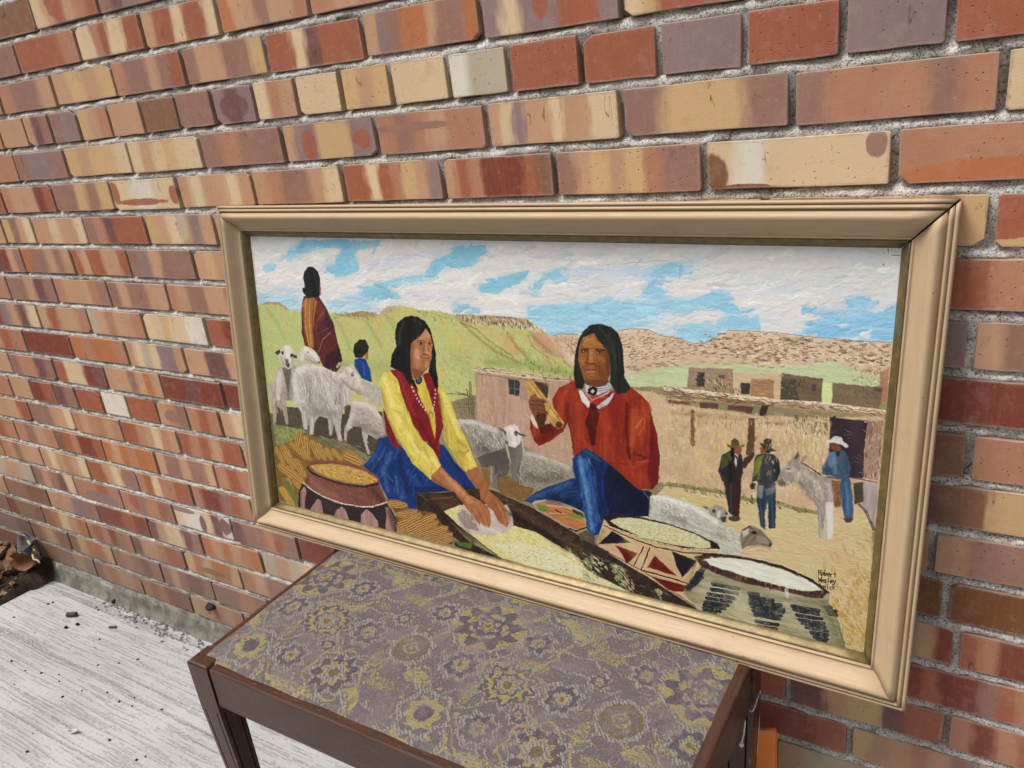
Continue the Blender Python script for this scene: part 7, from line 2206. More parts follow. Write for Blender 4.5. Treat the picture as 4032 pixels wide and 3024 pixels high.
('P',[3028,854,3048,855,3077,868,3106,890,3139,906,3182,903,3194,918,3196,992,3202,1027,3204,1165,3185,1169,3172,1041,3169,1173,3158,1175,3141,1043,3110,995,3083,960,3058,947,3035,960,3015,977,2991,977,2979,957,2991,909,3006,880],'a89d92','94897f','v',1.0),
('D',[2993,873,3061,862,3170,909,3193,1015,3148,1033,3075,953,3007,970],120,14.2,5.0,60,['b9aea2','958a80','c9beb2','857a71'],0.55),
('P',[2981,956,2997,944,3019,963,3007,981,2987,978],'6d625a','554b45','m',1.0),
('P',[3030,895,3030,896,3029,898,3027,899,3024,900,3021,901,3018,901,3015,901,3013,901,3012,900,3011,898,3011,897,3013,895,3015,894,3018,893,3021,892,3023,892,3026,892,3028,893,3030,894],'2e2826','2e2826','m',1.0),
('P',[3033,904,3033,906,3031,907,3029,908,3025,909,3022,910,3018,910,3014,910,3012,910,3010,909,3009,908,3010,907,3011,906,3014,905,3017,904,3021,903,3025,902,3028,902,3031,903,3033,903],'cfc6ba','cfc6ba','m',1.0),
('P',[3028,854,3043,834,3052,813,3065,835,3061,858],'8f847a','8f847a','m',1.0),
('P',[3040,852,3050,820,3058,840],'54483f','54483f','m',1.0),
('P',[3065,861,3071,838,3096,823,3084,849,3073,860],'9d9288','9d9288','m',1.0),
('S',[3069,861,3106,881,3143,901],6.6,'3f342e',0.8),
('P',[3144,1038,3172,1037,3177,1171,3156,1176],'b9b0a8','8d827a','v',1.0),
('P',[3170,1015,3201,1009,3206,1165,3187,1169],'d6cec6','c0b8b0','v',1.0),
('S',[3156,1045,3167,1137],5.9,'6f655e',0.6),
('P',[3295,900,3351,903,3359,982,3357,1026,3359,1095,3351,1088,3332,1031,3303,998,3288,953],'b3aaa4','9b928c','v',1.0),
('S',[3292,1000,3320,1025,3342,1064,3355,1092],12.0,'5f544d',0.8),
('P',[3266,914,3299,903,3306,984,3277,1003],'4a4034','5a4c3c','f',1.0),
('P',[3186,915,3224,913,3229,1021,3206,1030,3196,992],'7a5238','8f6a4c','f',1.0),
('P',[3223,887,3253,890,3266,957,3275,1030,3274,1069,3256,1082,3244,1067,3233,1020,3219,944],'4a6280','3a5270','v',1.0),
('P',[3240,1072,3274,1061,3271,1079,3253,1087],'5a3a32','5a3a32','m',1.0),
('P',[3168,814,3193,793,3223,788,3240,811,3254,856,3253,886,3217,910,3193,901,3146,896,3148,865,3158,846],'52647c','445870','v',1.0),
('P',[3167,801,3189,793,3200,839,3179,868,3166,845],'6888a6','587894','v',1.0),
('S',[3204,847,3223,887],5.6,'34465c',0.7),
('P',[3145,874,3179,864,3192,892,3162,897],'3f5066','3f5066','m',1.0),
('P',[3172,766,3198,762,3215,781,3204,793,3177,787],'7d4c38','7d4c38','m',1.0),
('P',[3193,797,3208,793,3206,816,3198,813],'33292c','33292c','m',1.0),
('P',[3144,760,3174,749,3178,740,3192,729,3211,731,3216,747,3236,761,3240,768,3229,776,3206,761,3171,762],'ddd9d6','cdc8c6','m',1.0),
('S',[3170,905,3209,907],8.1,'7a3c2c',0.8),
('S',[3246,891,3350,898],5.5,'6a3a34',0.7),
('P',[2205,1295,2758,1311,2744,1349,2664,1376,2649,1433,2628,1554,2592,1605,2536,1588,2403,1521,2164,1424],'cdb08a','c3a57e','h',1.0),
('P',[2201,1282,2237,1256,2327,1242,2501,1246,2627,1263,2741,1293,2758,1315,2711,1339,2597,1357,2461,1357,2329,1341,2238,1320],'2c2422','382c28','h',1.0),
('P',[2237,1293,2283,1265,2372,1251,2527,1254,2644,1272,2710,1296,2718,1320,2662,1337,2529,1346,2400,1344,2283,1315],'d3cfae','c6c090','f',1.0),
('D',[2237,1293,2372,1251,2644,1272,2718,1320,2529,1346,2283,1315],420,4.4,3.5,0,['b0a45c','ece8d0','9a8d48','e3dfc0','c9c088'],0.8),
('S',[2210,1321,2329,1341,2461,1354,2597,1357,2743,1327],14.0,'cdb48e',1.0),
('S',[2205,1322,2329,1355,2462,1375,2598,1372,2743,1344],6.1,'2c2420',1.0),
('P',[2178,1426,2247,1341,2343,1381],'24242c','24242c','m',1.0),
('P',[2261,1411,2379,1430,2322,1494,2298,1454],'6e2320','5d1c1c','m',1.0),
('P',[2424,1488,2458,1420,2568,1498],'6e2320','5d1c1c','m',1.0),
('P',[2539,1379,2656,1400,2593,1500,2566,1453],'24242c','24242c','m',1.0),
('S',[2405,1388,2358,1495],6.3,'2a2220',1.0),
('S',[2436,1385,2394,1505],6.3,'2a2220',1.0),
('S',[2394,1509,2534,1515,2627,1523],7.1,'2a2220',1.0),
('P',[2439,1530,2628,1536,2612,1567,2536,1579],'6e2320','5d1c1c','m',1.0),
('S',[2412,1519,2534,1524,2628,1532],5.3,'cdb08a',1.0),
('S',[2536,1579,2604,1588],7.0,'d9b08c',1.0),
('S',[2601,1498,2665,1420],10.3,'cdb28c',1.0),
('P',[2097,1425,2192,1451,2421,1535,2673,1641,2606,1642,2378,1648,2097,1636],'453630','382a26','d',1.0),
('D',[2116,1459,2421,1553,2639,1633,2378,1648,2097,1626],90,24.0,8.3,32,['6b5a4c','2e2420','8c7c68','504038'],0.6),
('P',[2097,1568,2155,1592,2378,1648,2287,1654,2097,1646],'dcd8b4','cfca98','f',1.0),
('D',[2097,1496,2183,1490,2230,1554,2155,1621,2097,1636],90,15.3,7.6,40,['c9cba4','9ea074','dfe0c0','b4b788','6c6a4c'],0.85),
('D',[2239,1515,2304,1513,2368,1595,2351,1641,2277,1618],110,14.8,7.4,50,['b3b582','8e9460','cfd0a4','6e6b4a','c2c492'],0.85),
('D',[2457,1585,2501,1588,2494,1636],30,10.8,5.4,60,['c3c49c','8f8c68'],0.85),
('S',[2097,1420,2403,1512,2673,1637],6.3,'5e4c40',0.8),
('P',[2594,1574,2671,1419,2662,1382,2762,1351,2988,1342,3144,1362,3210,1403,3214,1461,3257,1537,3298,1674,3229,1666,2964,1654,2679,1649],'b5ae90','969070','h',1.0),
('D',[2609,1562,3207,1448,3291,1662,2964,1654,2715,1638],170,64.9,8.7,14,['b5af92','8f8a6c','a39d7e','807b60','bdb89c'],0.6),
('P',[2657,1446,2691,1469,2631,1557,2609,1562],'2a2d36','2a2d36','m',1.0),
('S',[2732,1494,2845,1485],18.5,'2a2d36',0.97),
('S',[2726,1520,2839,1510],18.6,'2a2d36',0.97),
('S',[2712,1547,2826,1537],18.7,'2a2d36',0.97),
('S',[2706,1569,2813,1559],18.8,'2a2d36',0.97),
('S',[2699,1591,2800,1581],18.9,'2a2d36',0.97),
('S',[2696,1607,2786,1598],19.0,'2a2d36',0.97),
('S',[2693,1624,2766,1617],19.0,'2a2d36',0.97),
('S',[2692,1641,2745,1635],19.1,'2a2d36',0.97),
('S',[2891,1495,2928,1492],18.1,'2a2d36',0.97),
('S',[2895,1510,2990,1501],18.0,'2a2d36',0.97),
('S',[2896,1527,3024,1515],17.9,'2a2d36',0.97),
('S',[2898,1544,3035,1531],17.9,'2a2d36',0.97),
('S',[2904,1558,3036,1545],17.9,'2a2d36',0.97),
('S',[2912,1575,3027,1564],18.0,'2a2d36',0.97),
('S',[2920,1592,3021,1582],18.0,'2a2d36',0.97),
('S',[2925,1622,3016,1612],18.1,'2a2d36',0.97),
('S',[2936,1642,3011,1634],18.1,'2a2d36',0.97),
('S',[2951,1654,2998,1649],18.1,'2a2d36',0.97),
('S',[3070,1508,3173,1499],17.2,'2a2d36',0.97),
('S',[3081,1524,3174,1515],17.3,'2a2d36',0.97),
('S',[3092,1544,3188,1534],17.2,'2a2d36',0.97),
('S',[3103,1563,3195,1554],17.2,'2a2d36',0.97),
('S',[3117,1578,3203,1569],17.2,'2a2d36',0.97),
('S',[3134,1592,3213,1584],17.2,'2a2d36',0.97),
('S',[3154,1609,3215,1602],17.2,'2a2d36',0.97),
('S',[3165,1625,3216,1619],17.2,'2a2d36',0.97),
('S',[3179,1640,3211,1636],17.2,'2a2d36',0.97),
('S',[3199,1476,3221,1474],16.8,'2a2d36',0.97),
('S',[3207,1489,3241,1486],16.8,'2a2d36',0.97),
('S',[3217,1504,3245,1502],16.8,'2a2d36',0.97),
('P',[2648,1385,2690,1360,2761,1343,2866,1334,3014,1335,3132,1365,3204,1405,3187,1439,3118,1450,2987,1451,2851,1452,2729,1436,2671,1419],'5a3f36','4a332c','h',1.0),
('D',[2670,1404,2744,1432,2987,1447,3187,1431,3204,1405,2978,1404,2707,1410],110,12.8,8.6,95,['2a2224','7d5a4a','8f6a56','3a2c2c'],0.85),
('P',[2688,1384,2762,1354,2866,1341,3014,1346,3126,1374,3185,1406,3098,1429,2952,1426,2814,1415,2721,1407],'dfdfd0','d3d2c0','h',1.0),
('D',[2699,1385,2866,1345,3120,1375,3166,1407,2952,1418],40,63.5,11.3,14,['e6e6d8','d0cfbd'],0.5),
('S',[2648,1385,2690,1361,2761,1343,2866,1334,3014,1335,3132,1365,3204,1405],10.0,'33282a',1.0),
('S',[3042,1433,3047,1473],15.4,'d6d6cc',0.8),
('S',[3214,1461,3257,1537,3298,1674],6.7,'5f5b40',0.7),
('K',[1111,534,1168,486,1219,447,1254,490,1260,521,1252,576,1233,642,1188,677,1148,679,1104,655]),
('G',[1116,555,1109,660],20.7,'875440',0.75),
('G',[1155,672,1216,655],9.7,'915f46',0.6),
('G',[1180,501,1234,476],15.4,'cb9670',0.7),
('G',[1155,573,1160,606],15.7,'cf9a78',0.75),
('G',[1214,531,1220,568],6.0,'d8a482',0.8),
('G',[1199,537,1193,578],4.8,'93603f',0.7),
('G',[1165,527,1198,524],7.2,'8f5c42',0.7),
('G',[1231,520,1252,518],5.3,'8f5c42',0.7),
('G',[1180,593,1171,637],5.4,'a26d50',0.6),
('G',[1218,627,1203,651],9.6,'cd9a7a',0.7),
('G',[1244,550,1242,609],5.9,'c48e6c',0.6),
('K',[]),
('S',[1159,521,1174,514,1194,511,1208,514],3.0,'4a3024',1.0),
('S',[1232,513,1244,508,1255,511],2.4,'4a3024',1.0),
('P',[1194,528,1193,530,1191,532,1188,533,1183,534,1179,535,1174,535,1170,535,1167,534,1165,532,1165,531,1165,529,1168,527,1171,526,1175,525,1180,524,1184,524,1188,525,1191,526,1193,527],'d9c7b8','d9c7b8','m',1.0),
('P',[1190,529,1189,531,1188,532,1186,534,1184,535,1182,535,1179,535,1177,535,1175,533,1174,532,1174,530,1174,528,1176,526,1178,525,1180,524,1182,523,1185,524,1187,524,1189,525,1190,527],'1f1614','1f1614','m',1.0),
('P',[1247,524,1247,526,1245,527,1243,528,1240,529,1238,530,1235,530,1232,529,1230,528,1229,527,1229,526,1229,524,1231,523,1233,521,1235,520,1238,520,1241,520,1244,520,1246,521,1247,523],'d9c7b8','d9c7b8','m',1.0),
('P',[1245,524,1245,526,1244,527,1243,529,1241,530,1240,530,1238,530,1237,529,1235,528,1235,527,1235,525,1235,523,1236,522,1237,521,1239,520,1240,519,1242,519,1243,520,1244,521,1245,523],'1f1614','1f1614','m',1.0),
('S',[1164,528,1180,523,1197,526],3.0,'2d1d17',1.0),
('S',[1229,522,1251,520],2.4,'2d1d17',1.0),
('S',[1172,596,1185,604,1206,607,1224,603,1241,588],4.2,'733a32',1.0),
('G',[1147,588,1153,598],12.1,'d8a584',0.7),
('G',[1231,578,1235,585],7.1,'d8a584',0.6),
('S',[1191,611,1219,610],4.2,'bd7b68',1.0),
('S',[1196,581,1209,585,1225,580],3.0,'70432f',1.0),
('G',[1221,574,1222,576],5.4,'dfb090',0.8),
('K',[2084,454,2110,423,2151,403,2181,427,2216,457,2231,488,2237,573,2222,617,2177,641,2115,629,2094,592,2076,526]),
('G',[2115,437,2151,420],12.7,'bb8850',0.75),
('G',[2136,483,2141,530],4.9,'c08a56',0.85),
('G',[2125,488,2121,536],5.0,'6f4026',0.7),
('G',[2092,525,2099,548],8.0,'b97a44',0.75),
('G',[2181,512,2207,519],12.7,'b07444',0.8),
('G',[2221,480,2227,583],12.6,'63381f',0.7),
('G',[2187,563,2207,604],14.7,'6d3f26',0.6),
('G',[2105,615,2136,631,2187,630],11.0,'7a4a2e',0.7),
('G',[2161,542,2171,555],4.4,'6a3c24',0.7),
('G',[2100,481,2123,479],5.9,'5f3822',0.8),
('G',[2166,477,2201,477],6.8,'5f3822',0.8),
('G',[2136,559,2151,560],3.5,'a8703f',0.7),
('G',[2141,594,2156,595],4.5,'b07a4a',0.7),
('K',[]),
('P',[2118,486,2118,487,2116,488,2114,489,2112,490,2109,491,2106,491,2103,490,2101,490,2100,489,2100,488,2100,486,2101,485,2103,484,2106,483,2109,483,2112,483,2114,483,2116,484,2118,485],'c9b49c','c9b49c','m',1.0),
('P',[2117,486,2116,487,2116,489,2115,490,2113,490,2112,491,2111,491,2109,490,2108,489,2108,488,2107,487,2108,486,2108,484,2109,483,2111,483,2112,482,2113,482,2115,483,2116,484,2116,485],'15100e','15100e','m',1.0),
('P',[2191,485,2191,487,2189,488,2187,489,2184,490,2180,490,2177,491,2174,490,2171,489,2170,488,2169,487,2170,486,2171,484,2174,483,2177,482,2180,482,2184,482,2187,482,2189,483,2191,484],'c9b49c','c9b49c','m',1.0),
('P',[2188,485,2188,487,2187,488,2186,490,2184,490,2182,491,2181,491,2179,490,2178,489,2177,488,2177,486,2177,485,2178,484,2179,482,2181,482,2182,481,2184,481,2186,482,2187,483,2188,484],'15100e','15100e','m',1.0),
('S',[2087,483,2105,474,2127,474],3.0,'2a1a14',1.0),
('S',[2160,477,2184,470,2211,475],2.9,'2a1a14',1.0),
('S',[2098,485,2110,481,2122,484],2.0,'21140f',1.0),
('S',[2168,484,2181,480,2194,484],2.0,'21140f',1.0),
('S',[2116,540,2125,545,2141,546,2159,538],3.0,'4a2416',1.0),
('S',[2106,575,2125,571,2141,572,2170,568],3.0,'431c16',1.0),
('G',[2120,582,2159,580],4.0,'b87460',0.9),
('G',[1078,428,1047,484,1036,540],8.5,'44443f',0.6),
('G',[1147,407,1191,436],7.1,'4a4a44',0.6),
('G',[1254,575,1260,683],6.0,'3a3a36',0.6),
('G',[2186,375,2236,423,2256,486,2262,556],8.7,'44483f',0.5),
('G',[2125,384,2095,434],5.9,'44483f',0.5),
('G',[2073,550,2078,637],6.1,'3c4038',0.5),
('K',[890,768,916,714,967,697,1013,738,1034,820,1063,902,1105,988,1162,1061,1221,1098,1269,1182,1196,1276,1130,1235,1076,1203,1019,1117,954,1033,918,950,891,843]),
('G',[921,748,954,858,1008,979],25.7,'f0e394',0.75),
('G',[894,808,918,950,987,1075,1077,1191],15.6,'a8913f',0.7),
('G',[1027,821,1069,919,1156,1056],11.4,'b59d48',0.6),
('G',[1047,1031,1124,1119,1190,1160],21.7,'efe28e',0.7),
('G',[1100,1070,1138,1111],8.9,'a9923f',0.6),
('G',[1160,1096,1190,1149],8.8,'b39c46',0.7),
('G',[1124,1218,1170,1251],15.4,'b39c46',0.6),
('G',[1217,1156,1249,1191],13.8,'f0e596',0.7),
('G',[971,914,1012,926],7.7,'b8a24a',0.6),
('K',[1282,731,1313,760,1355,826,1394,931,1447,1029,1499,1149,1427,1189,1383,1157,1341,1090,1298,1029,1297,928,1276,836,1273,776]),
('G',[1312,788,1351,893,1397,997],16.8,'ece08c',0.75),
('G',[1284,818,1302,955,1317,1049],13.4,'a08a3a',0.7),
('G',[1389,1026,1433,1053],9.6,'a8913f',0.7),
('G',[1444,1091,1473,1142],14.4,'eee291',0.7),
('G',[1360,1098,1402,1154],13.4,'a8913f',0.6),
('G',[1387,1083,1418,1089,1451,1067],6.0,'8f7a34',0.6),
('K',[967,692,1031,680,1083,719,1130,731,1186,697,1220,677,1271,710,1282,742,1293,889,1295,962,1264,1045,1265,1136,1252,1144,1196,1067,1155,1062,1105,988,1032,849,998,751]),
('G',[1028,714,1062,817,1110,925],13.8,'a83a40',0.6),
('G',[1135,950,1197,1044,1246,1117],16.3,'5e161e',0.6),
('G',[1279,791,1284,930],8.5,'6a1a22',0.6),
('K',[847,1102,923,1067,985,1099,1032,1133,1076,1203,1196,1276,1100,1365,1086,1471,1036,1475,885,1449,839,1365,820,1325,719,1281,769,1229,819,1173]),
('G',[860,1118,816,1210,751,1257],16.3,'3d5f9a',0.6),
('G',[929,1167,868,1286,889,1393],17.5,'5576a6',0.6),
('G',[993,1175,1000,1275,1036,1377],17.1,'13264f',0.7),
('G',[836,1231,808,1297],13.6,'14285a',0.6),
('G',[1044,1256,1111,1315],15.7,'2f56a0',0.6),
('G',[1021,1380,1059,1452],17.3,'1a3068',0.6),
('G',[955,1301,963,1391],9.4,'6f8cb6',0.5),
('K',[]),
('K',[1198,1252,1269,1188,1320,1225,1383,1283,1433,1326,1517,1338,1515,1402,1443,1405,1392,1368,1335,1321,1249,1296,1203,1281]),
('G',[1217,1273,1316,1313,1411,1376],12.5,'7f4c33',0.7),
('G',[1274,1216,1357,1276,1433,1331],11.2,'d19a72',0.7),
('K',[]),
('K',[2052,631,2073,668,2104,675,2136,730,2258,662,2298,652,2337,634,2386,661,2420,699,2436,773,2456,827,2473,935,2466,1058,2438,1098,2374,1110,2312,1066,2230,1005,2157,966,2109,953,2050,1004,2034,898,2019,830,2008,862,1941,933,1861,979,1839,959,1814,899,1818,846,1857,883,1919,864,1953,803,1938,739,1977,674]),
('G',[2031,658,1987,733,1975,810],17.7,'b4543a',0.6),
('G',[2057,700,2072,822,2066,950],20.7,'ae4f32',0.5),
('G',[2198,746,2214,852,2209,943],25.2,'aa4a2c',0.5),
('G',[2268,723,2270,844,2291,965],19.9,'7a281e',0.55),
('G',[2318,717,2315,838,2331,958],9.8,'4f1714',0.7),
('G',[2353,736,2349,833,2340,893],14.6,'bd6038',0.7),
('G',[2386,694,2411,752],12.4,'b2512f',0.6),
('G',[2342,1006,2392,1047],17.9,'a63f2a',0.6),
('G',[2438,868,2451,1012],19.4,'5f1c1c',0.7),
('G',[2019,754,2024,854,2045,958],10.5,'6a241a',0.7),
('G',[1850,952,1919,915,1975,866],16.2,'64211a',0.7),
('G',[1840,885,1834,933],10.9,'b0503a',0.6),
('G',[2308,675,2347,666],14.5,'a4382c',0.6),
('G',[2364,812,2387,770],5.8,'d07c48',0.7),
('G',[2351,940,2410,950],4.9,'4f1714',0.7),
('G',[2361,978,2415,964],5.9,'c06640',0.6),
('K',[2083,957,2115,952,2157,966,2230,1005,2312,1066,2374,1110,2423,1111,2439,1173,2435,1229,2356,1246,2232,1261,2211,1281,2179,1372,2152,1394,2120,1364,2109,1297,2087,1206,2060,1121,2044,1072,2044,1020]),
('G',[2082,1004,2098,1099,2131,1250,2141,1354],11.7,'7ba0c8',0.7),
('G',[2152,1002,2178,1110,2189,1264],12.5,'14264c',0.7),
('G',[2061,1054,2076,1155],8.5,'1c3a6c',0.7),
('G',[2125,1068,2147,1194],8.4,'34588e',0.7),
('G',[2241,1048,2344,1131,2395,1197],35.4,'0f1626',0.7),
('G',[2115,968,2162,991],12.4,'2a5f7c',0.7),
('K',[1774,1282,1845,1219,1915,1179,2044,1114,2082,1117,2136,1291,2103,1282,1821,1290]),
('G',[1797,1272,1915,1201,2027,1143],14.4,'4a6c98',0.6),
('G',[1914,1244,2054,1233],21.9,'121f3a',0.6),
('K',[]),
('K',[220,822,262,749,340,717,452,719,574,748,650,746,683,801,671,838,681,896,672,893,647,920,605,949,567,1088,577,1149,545,1147,525,1045,500,1123,484,1132,479,1027,415,1023,370,1066,352,1145,323,1149,332,1040,310,1012,306,1113,280,1123,268,1017,225,966,214,854]),
('G',[267,769,418,723,543,735,610,757],30.5,'e6e0d4',0.8),
('G',[243,820,248,913,292,958],26.1,'ded8cc',0.7),
('G',[342,822,361,930,387,989],28.6,'8c857e',0.55),
('G',[486,824,522,929],25.0,'ded8cc',0.6),
('G',[604,811,577,922],20.5,'8c857e',0.6),
('G',[385,1008,546,993],24.0,'7d766f',0.6),
('G',[294,1014,294,1115],8.8,'e0dacf',0.7),
('G',[357,1037,341,1133],7.3,'ddd6ca',0.7),
('G',[573,1039,567,1125],8.4,'d6d0c4',0.7),
('G',[494,1037,492,1112],7.1,'cfc8bc',0.7),
('D',[251,758,575,725,672,893,311,937],150,27.9,6.3,78,['efe9de','a39b94','d9d2c6','857d76'],0.6),
('K',[]),
('K',[117,764,170,752,273,730,242,838,211,953,176,957,54,972,18,977,15,875,70,857,95,804]),
('G',[121,801,82,957],22.3,'ddd6ca',0.8),
('G',[190,794,178,945],22.0,'6d645a',0.7),
('K',[]),
('K',[196,621,229,621,258,652,258,689,238,746,202,765,173,758,132,719,135,669]),
('G',[201,645,203,694],18.7,'f0ebe0',0.8),
('G',[148,699,166,753],10.2,'a0968a',0.7),
('G',[244,696,229,746],8.6,'a0968a',0.7),
('K',[]),
('K',[290,662,318,629,353,614,392,617,430,637,461,676,453,710,413,710,350,698,308,714,289,735,266,718]),
('G',[350,632,427,661],16.7,'efe9de',0.8),
('G',[343,693,437,708],9.8,'958b80',0.7),
('K',[]),
('K',[590,741,655,705,701,688,734,732,760,775,778,814,768,845,730,849,671,838,615,797,594,776]),
('G',[676,714,724,756,756,811],15.9,'e6dfd3',0.7),
('G',[615,791,680,831,731,843],14.8,'8a8178',0.7),
('K',[]),
('K',[675,898,770,887,841,919,888,966,901,1064,840,1097,775,1083,764,1121,779,1197,760,1200,729,1089,734,1040,664,1050,621,1093,612,1150,593,1140,600,1071,646,998]),
('G',[693,908,784,903,867,957],22.6,'e4ded2',0.8),
('G',[696,1034,807,1054,871,1081],26.9,'7f776e',0.7),
('G',[672,977,633,1055],13.7,'d9d2c6',0.7),
('K',[]),
('K',[1367,913,1476,898,1556,903,1628,920,1675,951,1673,1016,1695,1088,1621,1145,1574,1242,1578,1141,1516,1140,1492,1105,1440,985]),
('G',[1379,922,1506,910,1616,938],19.9,'d9d3c6',0.8),
('G',[1532,1038,1592,1094,1671,1092],46.6,'57504a',0.7),
('G',[1578,1141,1584,1229],8.3,'a9a196',0.7),
('G',[1609,1130,1606,1214],7.0,'3f3934',0.7),
('D',[1380,917,1628,926,1673,1016,1501,1043],110,15.1,5.2,60,['ece6da','8f8880','cfc9bd','6f6860'],0.65),
('K',[]),
('K',[1774,1022,1838,1011,1906,1027,1973,1037,2044,1056,2055,1112,1915,1174,1845,1219,1764,1196,1747,1167]),
('G',[1791,1030,1889,1035,2017,1061],18.6,'cdc7b8',0.8),
('G',[1788,1154,1887,1152,1972,1116],24.4,'5f574d',0.7),
('D',[1774,1022,2028,1059,1915,1158,1771,1130],90,13.3,5.0,50,['dcd6c8','7d756a','a9a294'],0.6),
('K',[]),
('K',[1665,915,1713,890,1742,891,1753,913,1767,938,1757,981,1727,1013,1703,1011,1680,993,1669,952]),
('G',[1700,910,1723,949,1722,992],12.4,'f0ece4',0.8),
('G',[1675,951,1686,992],5.7,'8f8880',0.7),
('K',[]),
('K',[2433,1129,2492,1108,2593,1128,2535,1115,2606,1125,2690,1148,2760,1196,2833,1224,2861,1251,2647,1371,2598,1374,2460,1326,2425,1226]),
('G',[2453,1130,2516,1128,2588,1148],14.6,'e9e8de',0.8),
('G',[2494,1202,2542,1212,2596,1221],19.5,'8f8f84',0.7),
('G',[2535,1134,2630,1145,2733,1192],12.4,'e4e3d8',0.8),
('G',[2537,1218,2679,1233,2772,1261],14.3,'8a8a7e',0.7),
('G',[2609,1218,2726,1242],8.6,'d9d8cc',0.7),
('D',[2443,1132,2593,1133,2596,1206,2470,1207],120,12.7,4.9,30,['f2f1e8','9c9c90','c9c8bc'],0.6),
('K',[]),
('G',[3006,884,3052,908,3066,941],12.7,'c9bfb4',0.6),
('G',[3083,902,3133,938,3157,1000],12.5,'cfc6bb',0.6),
('G',[3070,949,3110,1009],9.3,'6d635b',0.7),
('G',[3172,931,3192,993],10.7,'c9c0b6',0.6),
('G',[2995,918,2989,946],7.7,'7a7068',0.6),
('G',[2783,908,2787,982],9.0,'1d191b',0.7),
('G',[2939,864,2948,949],11.2,'54565a',0.6),
('G',[2907,888,2902,961],6.1,'8a8c44',0.6),
('G',[3187,824,3199,882],8.1,'7c90aa',0.5),
('G',[3232,812,3244,874],7.2,'34445a',0.7),
('G',[3240,918,3257,1046],5.7,'6d87a6',0.6),
('K',[276,1363,287,1406,237,1468,325,1511,488,1539,648,1537,766,1517,876,1463,843,1408,830,1342,738,1396,581,1412,372,1398]),
('G',[301,1437,370,1490,491,1513],29.8,'a57064',0.6),
('G',[775,1414,838,1464],34.6,'532e2c',0.75),
('G',[273,1389,255,1465],10.6,'5a3430',0.6),
('G',[420,1416,659,1417],11.6,'5f3834',0.6),
('K',[]),
('K',[219,1478,187,1524,163,1650,911,1676,948,1580,916,1524,875,1470,726,1531,486,1553,325,1518]),
('G',[186,1538,171,1649],14.0,'1c1818',0.6),
('G',[893,1529,923,1623],27.5,'221c1c',0.6),
('G',[401,1583,446,1620],29.9,'5a4c4a',0.4),
('K',[]),
('K',[2205,1295,2758,1311,2744,1349,2664,1376,2649,1433,2628,1554,2592,1605,2536,1588,2403,1521,2164,1424]),
('G',[2201,1355,2178,1416],11.2,'8f744e',0.6),
('G',[2664,1385,2628,1545],22.2,'8f744e',0.6),
('G',[2329,1382,2402,1475],27.1,'e2c8a2',0.5),
('K',[]),
('K',[2594,1574,2671,1419,2662,1382,2762,1351,2988,1342,3144,1362,3210,1403,3214,1461,3257,1537,3298,1674,3229,1666,2964,1654,2679,1649]),
('G',[2616,1560,2672,1458],23.0,'6f6b50',0.6),
('G',[3202,1464,3247,1570,3285,1664],33.8,'6d6a50',0.7),
('G',[2832,1503,2872,1602,2910,1662],44.2,'c6c2a0',0.55),
('G',[2746,1479,2955,1486,3183,1469],14.2,'77735a',0.5),
('K',[]),
('S',[2616,1544,2659,1493],23.1,'2a2d36',0.9),
('S',[2637,1507,2676,1457],22.9,'2a2d36',0.9),
('S',[2661,1469,2689,1423],22.7,'2a2d36',0.9),
('G',[1331,1388,1461,1415],18.7,'2a1e18',0.0),
('G',[1624,1291,1773,1356,1947,1425,2115,1496],22.8,'6a5546',0.45),
('G',[1682,1369,1831,1417,2004,1489],17.2,'1e1512',0.6),
('G',[1180,1418,1325,1502,1454,1569],15.3,'1e1512',0.5),
('G',[1380,1461,1423,1522],16.3,'8f8680',0.6),
('G',[1522,1483,1617,1492],15.8,'e6dbd4',0.6),
('G',[1670,1372,1687,1437],11.8,'b3a49c',0.6),
('G',[2524,724,2834,710],11.7,'a3895f',0.5),
('G',[2919,734,3119,723],24.9,'dcc9a4',0.6),
('G',[2644,884,2693,970],27.6,'d9c486',0.5),
('G',[2975,989,3099,1011],21.3,'d3b49c',0.5),
('G',[2530,950,2602,1010],23.7,'b5ab86',0.5),
('D',[2524,728,3154,684,3158,734,2525,770],120,14.7,3.5,85,['8a6f4e','d9c08a','6f5840','b89a6c'],0.7),
('D',[2910,717,3149,718,3157,1000,2933,997],130,16.8,5.0,85,['e3d3b2','b79c78','d9c890','a8906c'],0.55),
('M',[-35,-34,3377,-18,3381,1670,-51,1688],2500,10.3,3.1,20,0.35),
('S',[3316,0,3318,15],1.8,'2b2f33',1.0),
('S',[3330,25,3355,24],1.8,'2b2f33',1.0),
('P',[3307,58,3307,58,3307,59,3306,59,3306,60,3305,60,3304,60,3304,59,3303,59,3303,58,3303,58,3303,57,3303,56,3303,56,3304,56,3305,55,3305,56,3306,56,3306,56,3307,57],'3a3f44','3a3f44','m',1.0),
('P',[3306,17,3306,17,3305,18,3305,18,3305,19,3304,19,3304,19,3303,18,3303,18,3302,18,3302,17,3302,16,3303,16,3303,15,3303,15,3304,15,3304,15,3305,15,3305,16,3306,16],'3a3f44','3a3f44','m',1.0),
('S',[3163,1316,3164,1338],3.8,'3a2b22',1.0),
('S',[3163,1316,3172,1316,3173,1323,3163,1327],3.7,'3a2b22',1.0),
('S',[3167,1326,3175,1336],3.7,'3a2b22',1.0),
('S',[3176,1327,3183,1324,3185,1332,3178,1336,3176,1327],3.7,'3a2b22',1.0),
('S',[3187,1313,3188,1335],3.7,'3a2b22',1.0),
('S',[3188,1326,3195,1324,3196,1330,3188,1335],3.7,'3a2b22',1.0),
('S',[3199,1328,3207,1326,3206,1321,3199,1326,3201,1334,3208,1331],3.7,'3a2b22',1.0),
